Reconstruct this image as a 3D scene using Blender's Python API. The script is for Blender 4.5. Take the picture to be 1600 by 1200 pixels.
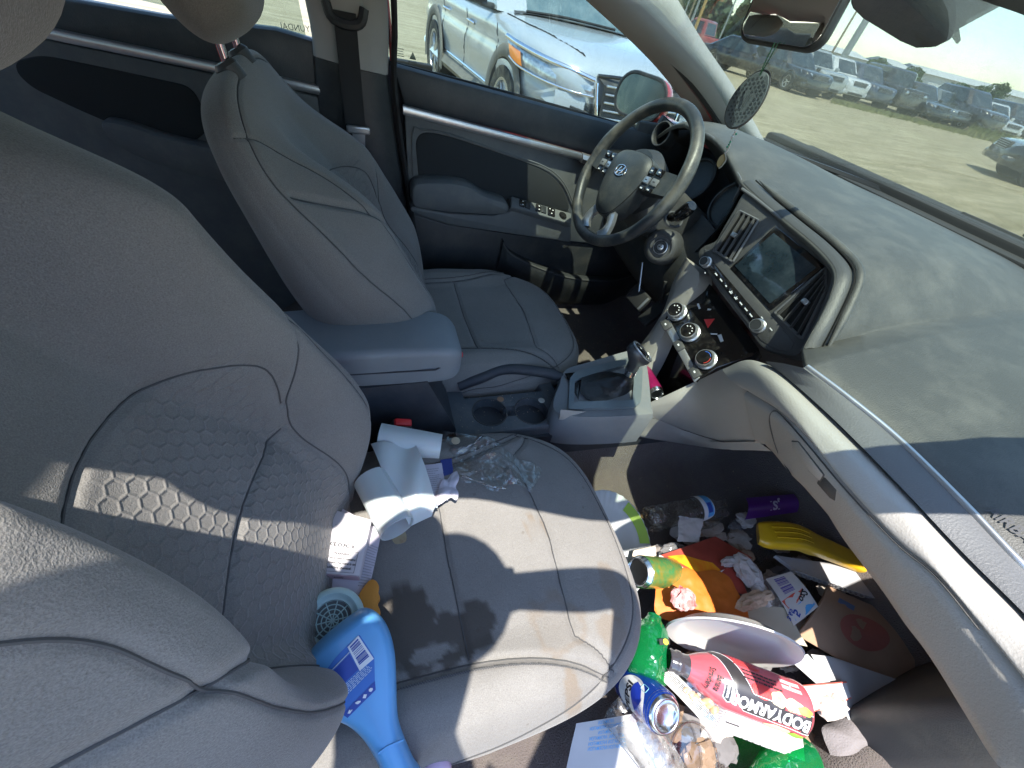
import bpy, bmesh, math, random
import numpy as np
from mathutils import Vector, Matrix, noise as mnoise

# ---------------------------------------------------------------- scene, camera, light
random.seed(11)
rng = np.random.default_rng(11)
S = bpy.context.scene
COL = S.collection
for o in list(bpy.data.objects):
    bpy.data.objects.remove(o)

# car axes: x forward, y to the driver's (left) side, z up from the ground
CAM = np.array([0.0, -0.62, 1.25])
FPX = 610.0                                    # focal length in pixels of a 1600 px wide picture
_lat = np.array([525 - 800, 53 + .264 * (525 - 1115) - 600, FPX]); _lat /= np.linalg.norm(_lat)
_p0 = np.array([0, 53 + .264 * (800 - 1115) - 600, FPX]); _d = np.array([1, .264, 0])
_fw = _p0 - (_p0 @ _lat) / (_d @ _lat) * _d; _fw /= np.linalg.norm(_fw)
_up = np.cross(_lat, _fw)
if _up[1] > 0: _up = -_up
ROT = np.array([_fw, _lat, _up])

cam = bpy.data.cameras.new('camera')
cam.sensor_width = 36; cam.lens = FPX / 1600 * 36
cam.clip_start = 0.01; cam.clip_end = 3000
camo = bpy.data.objects.new('camera', cam); COL.objects.link(camo)
_r = ROT @ np.array([1, 0, 0]); _u = ROT @ np.array([0, -1, 0]); _b = ROT @ np.array([0, 0, -1])
camo.matrix_world = Matrix(((_r[0], _u[0], _b[0], CAM[0]), (_r[1], _u[1], _b[1], CAM[1]),
                            (_r[2], _u[2], _b[2], CAM[2]), (0, 0, 0, 1)))
S.camera = camo

LIGHT = Vector((0.10, 0.30, -1.0)).normalized()      # the way the sunlight travels
sun = bpy.data.lights.new('sun', 'SUN'); sun.energy = 2.7; sun.angle = math.radians(0.55)
sun.color = (1.0, 0.955, 0.88)
suno = bpy.data.objects.new('sun', sun); COL.objects.link(suno)
suno.rotation_euler = LIGHT.to_track_quat('-Z', 'Y').to_euler()

W = bpy.data.worlds.new('World'); S.world = W; W.use_nodes = True
_nt = W.node_tree; _bg = _nt.nodes['Background']
_sky = _nt.nodes.new('ShaderNodeTexSky'); _sky.sky_type = 'NISHITA'; _sky.sun_disc = False
_sky.sun_elevation = math.asin(-LIGHT.z); _sky.sun_rotation = math.atan2(-LIGHT.x, -LIGHT.y)
_sky.air_density = 1.0; _sky.dust_density = 0.4; _sky.ozone_density = 3.0
_nt.links.new(_sky.outputs[0], _bg.inputs['Color'])
_bg.inputs['Strength'].default_value = 0.15

S.view_settings.view_transform = 'Standard'
S.view_settings.look = 'None'
S.view_settings.exposure = 2.05
S.view_settings.gamma = 1.0
S.view_settings.use_curve_mapping = False
S.render.engine = 'CYCLES'
S.cycles.use_denoising = True
S.cycles.max_bounces = 10; S.cycles.diffuse_bounces = 6; S.cycles.glossy_bounces = 5
S.cycles.transparent_max_bounces = 24; S.cycles.transmission_bounces = 8
S.cycles.caustics_reflective = False; S.cycles.caustics_refractive = False
S.cycles.sample_clamp_indirect = 6.0

# ---------------------------------------------------------------- measuring helper
def at(px, py, ax, val):
    """the point of the place, on the plane x, y or z = val, that the survey picture shows at px, py"""
    d = ROT @ np.array([px - 800.0, py - 600.0, FPX])
    i = 'xyz'.index(ax)
    return CAM + (val - CAM[i]) / d[i] * d

def ats(pts, ax=None, val=None):
    out = []
    for p in pts:
        if ax is None: out.append(at(p[0], p[1], p[2], p[3]))
        elif len(p) == 3: out.append(at(p[0], p[1], ax, p[2]))
        else: out.append(at(p[0], p[1], ax, val))
    return np.array(out)

def onplane(px, py, p0, n):
    d = ROT @ np.array([px - 800.0, py - 600.0, FPX]); n = np.asarray(n, float)
    return CAM + ((np.asarray(p0) - CAM) @ n) / (d @ n) * d

# ---------------------------------------------------------------- objects
MW = {}
def thing(name, label, cat, loc=(0, 0, 0), M=None, group=None):
    o = bpy.data.objects.new(name, None); COL.objects.link(o)
    o.empty_display_size = .05
    m = Matrix.Translation(Vector(loc)) if M is None else M.copy()
    o.matrix_world = m; MW[o.name] = m
    o['label'] = label; o['category'] = cat
    if group: o['group'] = group
    return o

def tag(o, label=None, cat=None, group=None, kind=None):
    if label: o['label'] = label
    if cat: o['category'] = cat
    if group: o['group'] = group
    if kind: o['kind'] = kind
    return o

def mk(name, VF, mat, parent=None, smooth=35, local=False, uv=None, attrs=None, kind=None, label=None):
    """link (verts, faces) as ONE mesh object; verts are world coordinates unless local"""
    V, F = VF[0], VF[1]
    V = np.asarray(V, float)
    if parent is not None and not local:
        mi = np.array(MW[parent.name].inverted())
        V = V @ mi[:3, :3].T + mi[:3, 3]
    me = bpy.data.meshes.new(name)
    me.from_pydata(V.tolist(), [], [tuple(int(i) for i in f) for f in F])
    me.validate(clean_customdata=False)
    mats = mat if isinstance(mat, (list, tuple)) else [mat]
    for m in mats: me.materials.append(m)
    if len(VF) > 2 and VF[2] is not None and len(VF[2]) == len(me.polygons):
        me.polygons.foreach_set('material_index', np.asarray(VF[2], dtype=np.int32))
    if smooth:
        me.polygons.foreach_set('use_smooth', np.ones(len(me.polygons), dtype=bool))
        if smooth < 180: me.set_sharp_from_angle(angle=math.radians(smooth))
    if uv is not None:
        l = me.uv_layers.new(name='UVMap')
        li = np.empty(len(me.loops), dtype=np.int32); me.loops.foreach_get('vertex_index', li)
        l.data.foreach_set('uv', np.asarray(uv, dtype=np.float32)[li].ravel())
    if attrs:
        for k, a in attrs.items():
            at_ = me.attributes.new(k, 'FLOAT', 'POINT'); at_.data.foreach_set('value', np.asarray(a, dtype=np.float32))
    me.update()
    o = bpy.data.objects.new(name, me); COL.objects.link(o)
    if parent is not None:
        o.parent = parent; MW[o.name] = MW[parent.name]
    else:
        MW[o.name] = Matrix.Identity(4)
    if kind: o['kind'] = kind
    if label: o['label'] = label
    return o

def dup(root, M, label=None, group=None, swap=None):
    """a copy of a thing with copies of its parts and sub-parts"""
    c = root.copy(); COL.objects.link(c); c.matrix_world = M; MW[c.name] = M
    if label: c['label'] = label
    if group: c['group'] = group
    def rec(src, dst):
        for ch in list(src.children):
            k = ch.copy(); COL.objects.link(k); k.parent = dst; MW[k.name] = M
            if swap:
                for i, s in enumerate(k.material_slots):
                    if s.material and s.material.name in swap:
                        s.link = 'OBJECT'; s.material = swap[s.material.name]
            rec(ch, k)
    rec(root, c)
    return c

# ---------------------------------------------------------------- shapes: every one returns (verts, faces)
def join(*parts):
    V, F, MI = [], [], []
    n = 0
    for p in parts:
        v, f = p[0], p[1]
        V.append(np.asarray(v, float)); F += [tuple(i + n for i in q) for q in f]
        MI += list(p[2]) if len(p) > 2 and p[2] is not None else [0] * len(f)
        n += len(v)
    return np.vstack(V), F, MI

def setm(p, i): return (p[0], p[1], [i] * len(p[1]))

def xf(p, M):
    M = np.array(M); V = np.asarray(p[0], float)
    return (V @ M[:3, :3].T + M[:3, 3], p[1]) + tuple(p[2:])

def frame(o, z, x=None):
    """4x4 with local z along z and local x near x, at o"""
    z = Vector(z).normalized()
    x = Vector(x) if x is not None else (Vector((1, 0, 0)) if abs(z.x) < .9 else Vector((0, 1, 0)))
    x = (x - z * x.dot(z)).normalized(); y = z.cross(x)
    return Matrix(((x.x, y.x, z.x, o[0]), (x.y, y.y, z.y, o[1]), (x.z, y.z, z.z, o[2]), (0, 0, 0, 1)))

def bmout(bm):
    bm.verts.ensure_lookup_table(); bm.verts.index_update()
    V = np.array([v.co[:] for v in bm.verts]); F = [tuple(v.index for v in f.verts) for f in bm.faces]
    bm.free(); return V, F

def rbox(c, s, r=.004, seg=2, M=None):
    bm = bmesh.new(); bmesh.ops.create_cube(bm, size=1)
    for v in bm.verts: v.co = Vector((v.co.x * s[0], v.co.y * s[1], v.co.z * s[2]))
    r = min(r, .49 * min(s))
    if r > 0: bmesh.ops.bevel(bm, geom=list(bm.edges), offset=r, segments=seg, profile=.5, affect='EDGES')
    p = bmout(bm)
    if M is not None: p = xf(p, M)
    return (p[0] + np.asarray(c, float), p[1])

def prism(poly, nvec, depth, bev=.0, seg=2):
    """extrude a planar 3D polygon along nvec by depth (the polygon is the outer face, depth goes behind it)"""
    bm = bmesh.new(); nv = Vector(nvec).normalized() * depth
    vs = [bm.verts.new(Vector(p)) for p in poly]
    f = bm.faces.new(vs)
    r = bmesh.ops.extrude_face_region(bm, geom=[f])
    for e in r['geom']:
        if isinstance(e, bmesh.types.BMVert): e.co -= nv
    bmesh.ops.recalc_face_normals(bm, faces=bm.faces)
    if bev > 0:
        bm.faces.ensure_lookup_table()
        ed = [e for e in bm.edges if e.is_manifold and e.calc_face_angle(0) > .6]
        bmesh.ops.bevel(bm, geom=ed, offset=bev, segments=seg, profile=.5, affect='EDGES', clamp_overlap=True)
    return bmout(bm)

def cr(pts, n, closed=False):
    """Catmull-Rom through pts, n samples"""
    P = np.asarray(pts, float); m = len(P)
    if m < 3 and not closed:
        t = np.linspace(0, 1, n)[:, None]; return P[0] * (1 - t) + P[-1] * t
    if closed: Q = np.vstack([P[-1], P, P[0], P[1]]); ns = m
    else: Q = np.vstack([2 * P[0] - P[1], P, 2 * P[-1] - P[-2]]); ns = m - 1
    seg = np.linalg.norm(np.diff(Q[1:2 + ns], axis=0), axis=1); cum = np.r_[0, np.cumsum(seg)]
    ts = np.linspace(0, cum[-1], n, endpoint=not closed); out = []
    for t in ts:
        i = min(np.searchsorted(cum, t, 'right') - 1, ns - 1); u = (t - cum[i]) / max(seg[i], 1e-9)
        a, b, c, d = Q[i], Q[i + 1], Q[i + 2], Q[i + 3]
        out.append(.5 * (2 * b + (c - a) * u + (2 * a - 5 * b + 4 * c - d) * u * u + (3 * b - a - 3 * c + d) * u ** 3))
    return np.array(out)

def lin(pts, n):
    P = np.asarray(pts, float); s = np.r_[0, np.cumsum(np.linalg.norm(np.diff(P, axis=0), axis=1))]
    t = np.linspace(0, s[-1], n); return np.stack([np.interp(t, s, P[:, k]) for k in range(P.shape[1])], 1)

def grid(P):
    P = np.asarray(P, float); a, b = P.shape[:2]
    F = [(i * b + j, i * b + j + 1, (i + 1) * b + j + 1, (i + 1) * b + j) for i in range(a - 1) for j in range(b - 1)]
    return P.reshape(-1, 3), F

def loft(rings, closed=True, cap=True):
    P = np.asarray(rings, float); a, b = P.shape[:2]
    F = []
    for i in range(a - 1):
        for j in range(b if closed else b - 1):
            k = (j + 1) % b; F.append((i * b + j, i * b + k, (i + 1) * b + k, (i + 1) * b + j))
    if cap and closed: F += [tuple(range(b))[::-1], tuple((a - 1) * b + j for j in range(b))]
    return P.reshape(-1, 3), F

def tube(pts, r, n=8, closed=False, cap=True):
    P = np.asarray(pts, float); m = len(P); rr = np.full(m, r) if np.isscalar(r) else np.asarray(r, float)
    T = np.gradient(P, axis=0) if not closed else np.roll(P, -1, 0) - np.roll(P, 1, 0)
    T /= np.maximum(np.linalg.norm(T, axis=1)[:, None], 1e-9)
    up = np.array([0, 0, 1.0]) if abs(T[0] @ [0, 0, 1]) < .9 else np.array([1.0, 0, 0])
    rings = []; x = np.cross(up, T[0]); x /= np.linalg.norm(x)
    for i in range(m):
        x = x - T[i] * (x @ T[i]); x /= max(np.linalg.norm(x), 1e-9); y = np.cross(T[i], x)
        a = np.arange(n) * 2 * np.pi / n
        rings.append(P[i] + rr[i] * (np.cos(a)[:, None] * x + np.sin(a)[:, None] * y))
    if closed: rings.append(rings[0])
    return loft(rings, True, cap and not closed)

def lathe(prof, n=32, M=None, cap=True):
    a = np.arange(n) * 2 * np.pi / n
    rings = [np.stack([r * np.cos(a), r * np.sin(a), np.full(n, z)], 1) for r, z in prof]
    p = loft(rings, True, cap)
    return xf(p, M) if M is not None else p

def coons(b, t, l, r, na, nb):
    """surface patch between four curves: bottom/top run left to right, left/right run bottom to top"""
    B, T, L, R_ = cr(b, na), cr(t, na), cr(l, nb), cr(r, nb)
    u = np.linspace(0, 1, na)[None, :, None]; v = np.linspace(0, 1, nb)[:, None, None]
    return ((1 - v) * B[None] + v * T[None] + (1 - u) * L[:, None] + u * R_[:, None]
            - ((1 - u) * (1 - v) * B[0] + u * (1 - v) * B[-1] + (1 - u) * v * T[0] + u * v * T[-1]))

def ribs(curves, n, m, closed=False):
    """surface through a list of curves: each resampled to n points, m rows across"""
    Cs = np.array([cr(c, n) for c in curves])
    return np.array([cr(Cs[:, j], m) for j in range(n)]).transpose(1, 0, 2)

def thick(p, t):
    """give a grid or patch a back face t behind it"""
    bm = bmesh.new(); vs = [bm.verts.new(v) for v in p[0]]
    for f in p[1]:
        try: bm.faces.new([vs[i] for i in f])
        except ValueError: pass
    bm.normal_update(); bm.verts.index_update()
    V = np.array([v.co[:] for v in bm.verts]); N = np.array([v.normal[:] for v in bm.verts]); F = [tuple(v.index for v in f.verts) for f in bm.faces]
    edge = [(e.verts[0].index, e.verts[1].index) for e in bm.edges if len(e.link_faces) == 1]; dirn = {}
    for f in F:
        for a, b in zip(f, f[1:] + f[:1]): dirn[(a, b)] = 1
    bm.free(); n = len(V)
    G = F + [tuple(i + n for i in f[::-1]) for f in F]
    for a, b in edge:
        if (a, b) not in dirn: a, b = b, a
        G.append((b, a, a + n, b + n))
    return np.vstack([V, V - N * t]), G

def smoothstep(a, b, x):
    t = np.clip((np.asarray(x, float) - a) / (b - a), 0, 1); return t * t * (3 - 2 * t)

def vnoise(P, s, oct=2, seed=0.0):
    return np.array([mnoise.fractal(Vector((p[0] * s + seed, p[1] * s - seed, p[2] * s + 2 * seed)), 1.0, 2.0, oct) for p in P])

def bez(p0, p1, p2, n):
    t = np.linspace(0, 1, n)[:, None]; p0, p1, p2 = map(np.asarray, (p0, p1, p2))
    return (1 - t) ** 2 * p0 + 2 * t * (1 - t) * p1 + t * t * p2

def rrect(w, h, r, k=5):
    """rounded rectangle outline, centred, counter-clockwise"""
    out = []
    for cx, cy, a0 in ((w / 2 - r, h / 2 - r, 0), (-w / 2 + r, h / 2 - r, 90), (-w / 2 + r, -h / 2 + r, 180), (w / 2 - r, -h / 2 + r, 270)):
        for i in range(k + 1):
            a = math.radians(a0 + 90 * i / k); out.append((cx + r * math.cos(a), cy + r * math.sin(a)))
    return np.array(out)

_txt = {}
def glyphs(s, size=1.0, bold=0.0, align='CENTER', shear=0.0, sub=0.0):
    """flat lettering mesh in the xy plane from the built-in font"""
    key = (s, size, bold, align, shear, sub)
    if key in _txt: return _txt[key]
    cu = bpy.data.curves.new('lettering', 'FONT'); cu.body = s; cu.size = size; cu.align_x = align; cu.align_y = 'CENTER'
    cu.offset = bold; cu.shear = shear; cu.resolution_u = 3
    ob = bpy.data.objects.new('lettering', cu)
    me = bpy.data.meshes.new_from_object(ob)
    bm = bmesh.new(); bm.from_mesh(me); bmesh.ops.triangulate(bm, faces=bm.faces)
    if sub > 0:
        for _ in range(4):
            ed = [e for e in bm.edges if e.calc_length() > sub]
            if not ed: break
            bmesh.ops.subdivide_edges(bm, edges=ed, cuts=1)
            bmesh.ops.triangulate(bm, faces=bm.faces)
    p = bmout(bm)
    bpy.data.objects.remove(ob); bpy.data.curves.remove(cu); bpy.data.meshes.remove(me)
    if len(p[0]) == 0: p = (np.zeros((0, 3)), [])
    _txt[key] = p
    return p

def onsurf(p, f, off=.0006, u0=0, v0=0, rot=0, sx=1, sy=1):
    """wrap a flat mesh onto a surface function f(u, v) -> (points, normals); u, v in the surface's own units"""
    V = np.asarray(p[0], float)
    c, s = math.cos(rot), math.sin(rot)
    u = u0 + sx * V[:, 0] * c - sy * V[:, 1] * s; v = v0 + sx * V[:, 0] * s + sy * V[:, 1] * c
    P, N = f(u, v)
    return (P + N * off, p[1]) + tuple(p[2:])

def flatrect(u0, v0, u1, v1, nu=1, nv=1):
    us, vs = np.linspace(u0, u1, nu + 1), np.linspace(v0, v1, nv + 1)
    return grid(np.array([[(u, v, 0) for u in us] for v in vs]))

def flatpoly(pts):
    bm = bmesh.new(); bm.faces.new([bm.verts.new((p[0], p[1], 0)) for p in pts]); bmesh.ops.triangulate(bm, faces=bm.faces)
    return bmout(bm)

def barcode(w, h, n=22, seed=1):
    r = random.Random(seed); out = []; x = 0.0; ws = [r.choice((1, 1, 2, 3)) for _ in range(2 * n)]; k = w / sum(ws)
    for i, q in enumerate(ws):
        if i % 2 == 0: out.append(flatrect(x - w / 2, -h / 2, x + q * k - w / 2, h / 2))
        x += q * k
    return join(*out)

def textlines(w, h, n, seed=1, fill=.6, ragged=.25):
    """rows of word-length dashes, as small print reads at this size"""
    r = random.Random(seed); out = []; dy = h / n
    for i in range(n):
        y = h / 2 - (i + .5) * dy; x = -w / 2; end = w / 2 - r.random() * ragged * w
        while x < end - .02 * w:
            L = w * r.uniform(.03, .11); L = min(L, end - x)
            out.append(flatrect(x, y - dy * fill / 2 * .6, x + L, y + dy * fill / 2 * .6)); x += L + w * .018
    return join(*out)

# ---------------------------------------------------------------- materials
def mat(name, col, rough=.6, metal=0., spec=.5, bump=(), var=None, coat=0., sheen=0., coord='Object', emit=None, alpha=None, dust=None, sss=0):
    m = bpy.data.materials.new(name); m.use_nodes = True; nt = m.node_tree; N = nt.nodes; L = nt.links
    b = N['Principled BSDF']
    b.inputs['Base Color'].default_value = (*col, 1); b.inputs['Roughness'].default_value = rough
    b.inputs['Metallic'].default_value = metal; b.inputs['Specular IOR Level'].default_value = spec
    b.inputs['Coat Weight'].default_value = coat; b.inputs['Coat Roughness'].default_value = .08
    b.inputs['Sheen Weight'].default_value = sheen
    if sss: b.inputs['Subsurface Weight'].default_value = sss; b.inputs['Subsurface Scale'].default_value = .01
    tc = N.new('ShaderNodeTexCoord')
    colsock = None
    if var:                                   # (scale, amount[, second colour])
        n = N.new('ShaderNodeTexNoise'); n.inputs['Scale'].default_value = var[0]; n.inputs['Detail'].default_value = 5; n.inputs['Roughness'].default_value = .62
        L.new(tc.outputs[coord], n.inputs['Vector'])
        r = N.new('ShaderNodeMapRange'); r.inputs['From Min'].default_value = .3; r.inputs['From Max'].default_value = .7
        L.new(n.outputs['Fac'], r.inputs['Value'])
        mx = N.new('ShaderNodeMix'); mx.data_type = 'RGBA'
        if len(var) > 2: a, c2 = col, var[2]
        else: a, c2 = tuple(c * (1 - var[1]) for c in col), tuple(min(1, c * (1 + var[1])) for c in col)
        mx.inputs[6].default_value = (*a, 1); mx.inputs[7].default_value = (*c2, 1)
        L.new(r.outputs[0], mx.inputs[0]); colsock = mx.outputs[2]
    if dust:                                  # (colour, amount, scale): dirt caught in patches
        n = N.new('ShaderNodeTexNoise'); n.inputs['Scale'].default_value = dust[2]; n.inputs['Detail'].default_value = 8; n.inputs['Roughness'].default_value = .7
        L.new(tc.outputs[coord], n.inputs['Vector'])
        r = N.new('ShaderNodeMapRange'); r.inputs['From Min'].default_value = .45; r.inputs['From Max'].default_value = .75; r.inputs['To Max'].default_value = dust[1]
        L.new(n.outputs['Fac'], r.inputs['Value'])
        mx = N.new('ShaderNodeMix'); mx.data_type = 'RGBA'
        if colsock: L.new(colsock, mx.inputs[6])
        else: mx.inputs[6].default_value = (*col, 1)
        mx.inputs[7].default_value = (*dust[0], 1); L.new(r.outputs[0], mx.inputs[0]); colsock = mx.outputs[2]
    if colsock: L.new(colsock, b.inputs['Base Color'])
    h = None
    for (sc, st, di) in bump:                 # (scale, strength, distance)
        n = N.new('ShaderNodeTexNoise'); n.inputs['Scale'].default_value = sc; n.inputs['Detail'].default_value = 3
        L.new(tc.outputs[coord], n.inputs['Vector'])
        bp = N.new('ShaderNodeBump'); bp.inputs['Strength'].default_value = st; bp.inputs['Distance'].default_value = di
        L.new(n.outputs['Fac'], bp.inputs['Height'])
        if h: L.new(h, bp.inputs['Normal'])
        h = bp.outputs[0]
    if h: L.new(h, b.inputs['Normal'])
    if emit: b.inputs['Emission Color'].default_value = (*emit[0], 1); b.inputs['Emission Strength'].default_value = emit[1]
    return m

def clear(name, tint=(1, 1, 1), refl=.08, rough=.03, bump=None, edge=.5, haze=0., hazecol=(.8, .8, .8), spots=None):
    """thin clear sheet: lets light straight through, mirrors some at grazing angles, an even film of haze if asked"""
    m = bpy.data.materials.new(name); m.use_nodes = True; nt = m.node_tree; N = nt.nodes; L = nt.links
    N.remove(N['Principled BSDF']); out = N['Material Output']
    t = N.new('ShaderNodeBsdfTransparent'); t.inputs[0].default_value = (*tint, 1)
    g = N.new('ShaderNodeBsdfGlossy'); g.inputs['Roughness'].default_value = rough
    lw = N.new('ShaderNodeLayerWeight'); lw.inputs['Blend'].default_value = edge
    mr = N.new('ShaderNodeMapRange'); mr.inputs['To Min'].default_value = refl; mr.inputs['To Max'].default_value = min(1, refl + .55)
    L.new(lw.outputs['Facing'], mr.inputs['Value'])
    mx = N.new('ShaderNodeMixShader'); L.new(mr.outputs[0], mx.inputs[0]); L.new(t.outputs[0], mx.inputs[1]); L.new(g.outputs[0], mx.inputs[2])
    last = mx.outputs[0]
    if bump:
        tc = N.new('ShaderNodeTexCoord'); n = N.new('ShaderNodeTexNoise'); n.inputs['Scale'].default_value = bump[0]; n.inputs['Detail'].default_value = 2
        L.new(tc.outputs['Object'], n.inputs['Vector'])
        bp = N.new('ShaderNodeBump'); bp.inputs['Strength'].default_value = bump[1]; bp.inputs['Distance'].default_value = bump[2]
        L.new(n.outputs['Fac'], bp.inputs['Height']); L.new(bp.outputs[0], g.inputs['Normal']); L.new(bp.outputs[0], lw.inputs['Normal'])
    if haze:
        d = N.new('ShaderNodeBsdfDiffuse'); d.inputs[0].default_value = (*hazecol, 1)
        m2 = N.new('ShaderNodeMixShader'); m2.inputs[0].default_value = haze
        L.new(last, m2.inputs[1]); L.new(d.outputs[0], m2.inputs[2]); last = m2.outputs[0]
        if spots:
            tc = N.new('ShaderNodeTexCoord'); n = N.new('ShaderNodeTexNoise'); n.inputs['Scale'].default_value = spots; n.inputs['Detail'].default_value = 8; n.inputs['Roughness'].default_value = .75
            L.new(tc.outputs['Object'], n.inputs['Vector'])
            r = N.new('ShaderNodeMapRange'); r.inputs['From Min'].default_value = .4; r.inputs['From Max'].default_value = .75; r.inputs['To Max'].default_value = haze * 2.2
            L.new(n.outputs['Fac'], r.inputs['Value']); L.new(r.outputs[0], m2.inputs[0])
    L.new(last, out.inputs['Surface'])
    return m

def M_(name, *a, **k):
    if name not in _M: _M[name] = mat(name, *a, **k)
    return _M[name]
_M = {}
# ---------------------------------------------------------------- common materials
FINE = ((900, .25, .0006),)
GRAIN = ((420, .45, .0012),)
m_black = mat('black_plastic', (.024, .027, .030), .45, bump=GRAIN, dust=((.12, .11, .09), .35, 14))
m_dark = mat('dark_grained_plastic', (.055, .056, .058), .55, bump=GRAIN, dust=((.16, .15, .12), .3, 9))
m_dashtop = mat('soft_dash_skin', (.060, .060, .055), .52, bump=((520, .55, .0014),), var=(3, .10), dust=((.19, .18, .155), .42, 9))
m_dashmid = mat('dash_trim_grey', (.11, .112, .115), .5, bump=GRAIN, var=(5, .08))
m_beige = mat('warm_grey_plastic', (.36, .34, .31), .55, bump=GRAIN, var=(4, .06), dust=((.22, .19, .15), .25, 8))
m_console = mat('console_grey', (.17, .18, .19), .5, bump=GRAIN, dust=((.3, .28, .24), .3, 12))
m_gloss = mat('piano_black', (.006, .006, .007), .12, coat=.6, dust=((.14, .13, .11), .22, 90))
m_silver = mat('satin_silver', (.55, .56, .57), .32, metal=.85, var=(30, .08))
m_chrome = mat('chrome', (.8, .8, .82), .08, metal=1)
m_white = mat('printed_white', (.75, .76, .76), .6)
m_inkdark = mat('dark_ink', (.03, .03, .035), .7)
m_carpet = mat('floor_carpet', (.115, .094, .086), .95, bump=((350, 1, .004), (40, .4, .004)), dust=((.16, .14, .11), .55, 25), sheen=.2)  # base lightened and reddened: lens flare haze put into the carpet colour
m_liner = mat('headliner_fabric', (.42, .41, .39), .95, bump=((700, .4, .001),))
m_red = mat('red_car_paint', (.45, .02, .018), .3, coat=.8, dust=((.35, .3, .22), .3, 4))
m_rubber = mat('black_rubber', (.012, .012, .013), .7)
m_doortop = mat('door_upper_plastic', (.038, .046, .054), .5, bump=GRAIN, dust=((.2, .19, .17), .25, 7))
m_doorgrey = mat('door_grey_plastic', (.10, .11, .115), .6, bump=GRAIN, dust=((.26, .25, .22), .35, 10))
m_doorcloth = mat('door_cloth', (.026, .030, .033), .95, bump=((800, .6, .001),))
m_pillar = mat('pillar_trim', (.40, .40, .39), .75, bump=((600, .5, .001),), dust=((.3, .27, .22), .3, 5))
m_glass = clear('tinted_window_glass', (.70, .77, .74), .045, .0, edge=.35, haze=.028, hazecol=(.85, .85, .75), spots=7)
m_wind = clear('windscreen_glass', (.80, .85, .785), .04, .0, edge=.3, haze=.05, hazecol=(.85, .87, .78), spots=4)
m_mirror = mat('mirror_glass', (.86, .88, .86), .02, metal=1)
m_under = mat('underbody_steel', (.03, .03, .03), .8)

# ---------------------------------------------------------------- the lot outside
def ground_mat():
    m = mat('pale_gravel', (.40, .36, .265), .95); nt = m.node_tree; N = nt.nodes; L = nt.links; b = N['Principled BSDF']
    tc = N.new('ShaderNodeTexCoord')
    def nz(s, det=6, stretch=None):
        n = N.new('ShaderNodeTexNoise'); n.inputs['Scale'].default_value = s; n.inputs['Detail'].default_value = det; n.inputs['Roughness'].default_value = .65
        if stretch:
            mp = N.new('ShaderNodeMapping'); mp.inputs['Rotation'].default_value = (0, 0, stretch[1]); mp.inputs['Scale'].default_value = (1, stretch[0], 1)
            L.new(tc.outputs['Object'], mp.inputs[0]); L.new(mp.outputs[0], n.inputs['Vector'])
        else: L.new(tc.outputs['Object'], n.inputs['Vector'])
        return n
    a, c, e, g = nz(.12, 5), nz(2.5, 8), nz(45, 3), nz(.5, 6, (7, -.9))
    def ramp(src, lo, hi, c0, c1):
        r = N.new('ShaderNodeValToRGB'); r.color_ramp.elements[0].position = lo; r.color_ramp.elements[1].position = hi
        r.color_ramp.elements[0].color = (*c0, 1); r.color_ramp.elements[1].color = (*c1, 1); L.new(src.outputs['Fac'], r.inputs[0]); return r
    r1 = ramp(a, .35, .65, (.36, .315, .225), (.385, .345, .245))
    r2 = ramp(g, .38, .66, (.72, .70, .60), (1.06, 1.04, 1.0))
    r3 = ramp(c, .35, .7, (.86, .85, .83), (1.08, 1.07, 1.05))
    r4 = ramp(e, .3, .7, (.78, .78, .78), (1.15, 1.15, 1.15))
    last = r1.outputs[0]
    for r in (r2, r3, r4):
        mx = N.new('ShaderNodeMix'); mx.data_type = 'RGBA'; mx.blend_type = 'MULTIPLY'; mx.inputs[0].default_value = 1
        L.new(last, mx.inputs[6]); L.new(r.outputs[0], mx.inputs[7]); last = mx.outputs[2]
    L.new(last, b.inputs['Base Color'])
    bp = N.new('ShaderNodeBump'); bp.inputs['Strength'].default_value = .6; bp.inputs['Distance'].default_value = .03
    L.new(e.outputs['Fac'], bp.inputs['Height']); L.new(bp.outputs[0], b.inputs['Normal'])
    return m
tag(mk('ground', flatrect(-1200, -1200, 1600, 1600, 8, 8), ground_mat(), smooth=0), kind='structure', label='pale dusty gravel of the storage lot')

# ---------------------------------------------------------------- the shell of the red car
def st(name, p, m, label, **k):
    o = mk(name, p, m, **k); o['kind'] = 'structure'; o['label'] = label; return o

ZF = .275                                                # footwell carpet height
# floor with tunnel, firewall, sills
Y = np.linspace(-.98, .74, 87)
def floor_z(x, y):
    z = ZF + .012 * np.sin(9 * x + 3 * y) * .3
    tun = .13 * (1 - smoothstep(.10, .17, abs(y)))
    z = z + tun
    z = z + smoothstep(1.02, 1.42, x) * .36               # toe board
    z = z + np.where(y > 0, .10 * smoothstep(.655, .70, y - .02), .12 * smoothstep(-.78, -.86, y))      # sill
    return z
X = np.r_[np.linspace(-1.3, 1.5, 90)]
G = np.array([[(x, y, floor_z(x, y)) for y in Y] for x in X])
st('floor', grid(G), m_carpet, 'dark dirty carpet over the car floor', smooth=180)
# bulkhead and dark structure behind the dash
st('bulkhead', join(rbox((1.56, .02, .62), (.08, 1.5, .82), .01), rbox((1.62, .02, 1.0), (.30, 1.46, .02), .005)), m_under, 'dark bulkhead ahead of the footwells')
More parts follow.
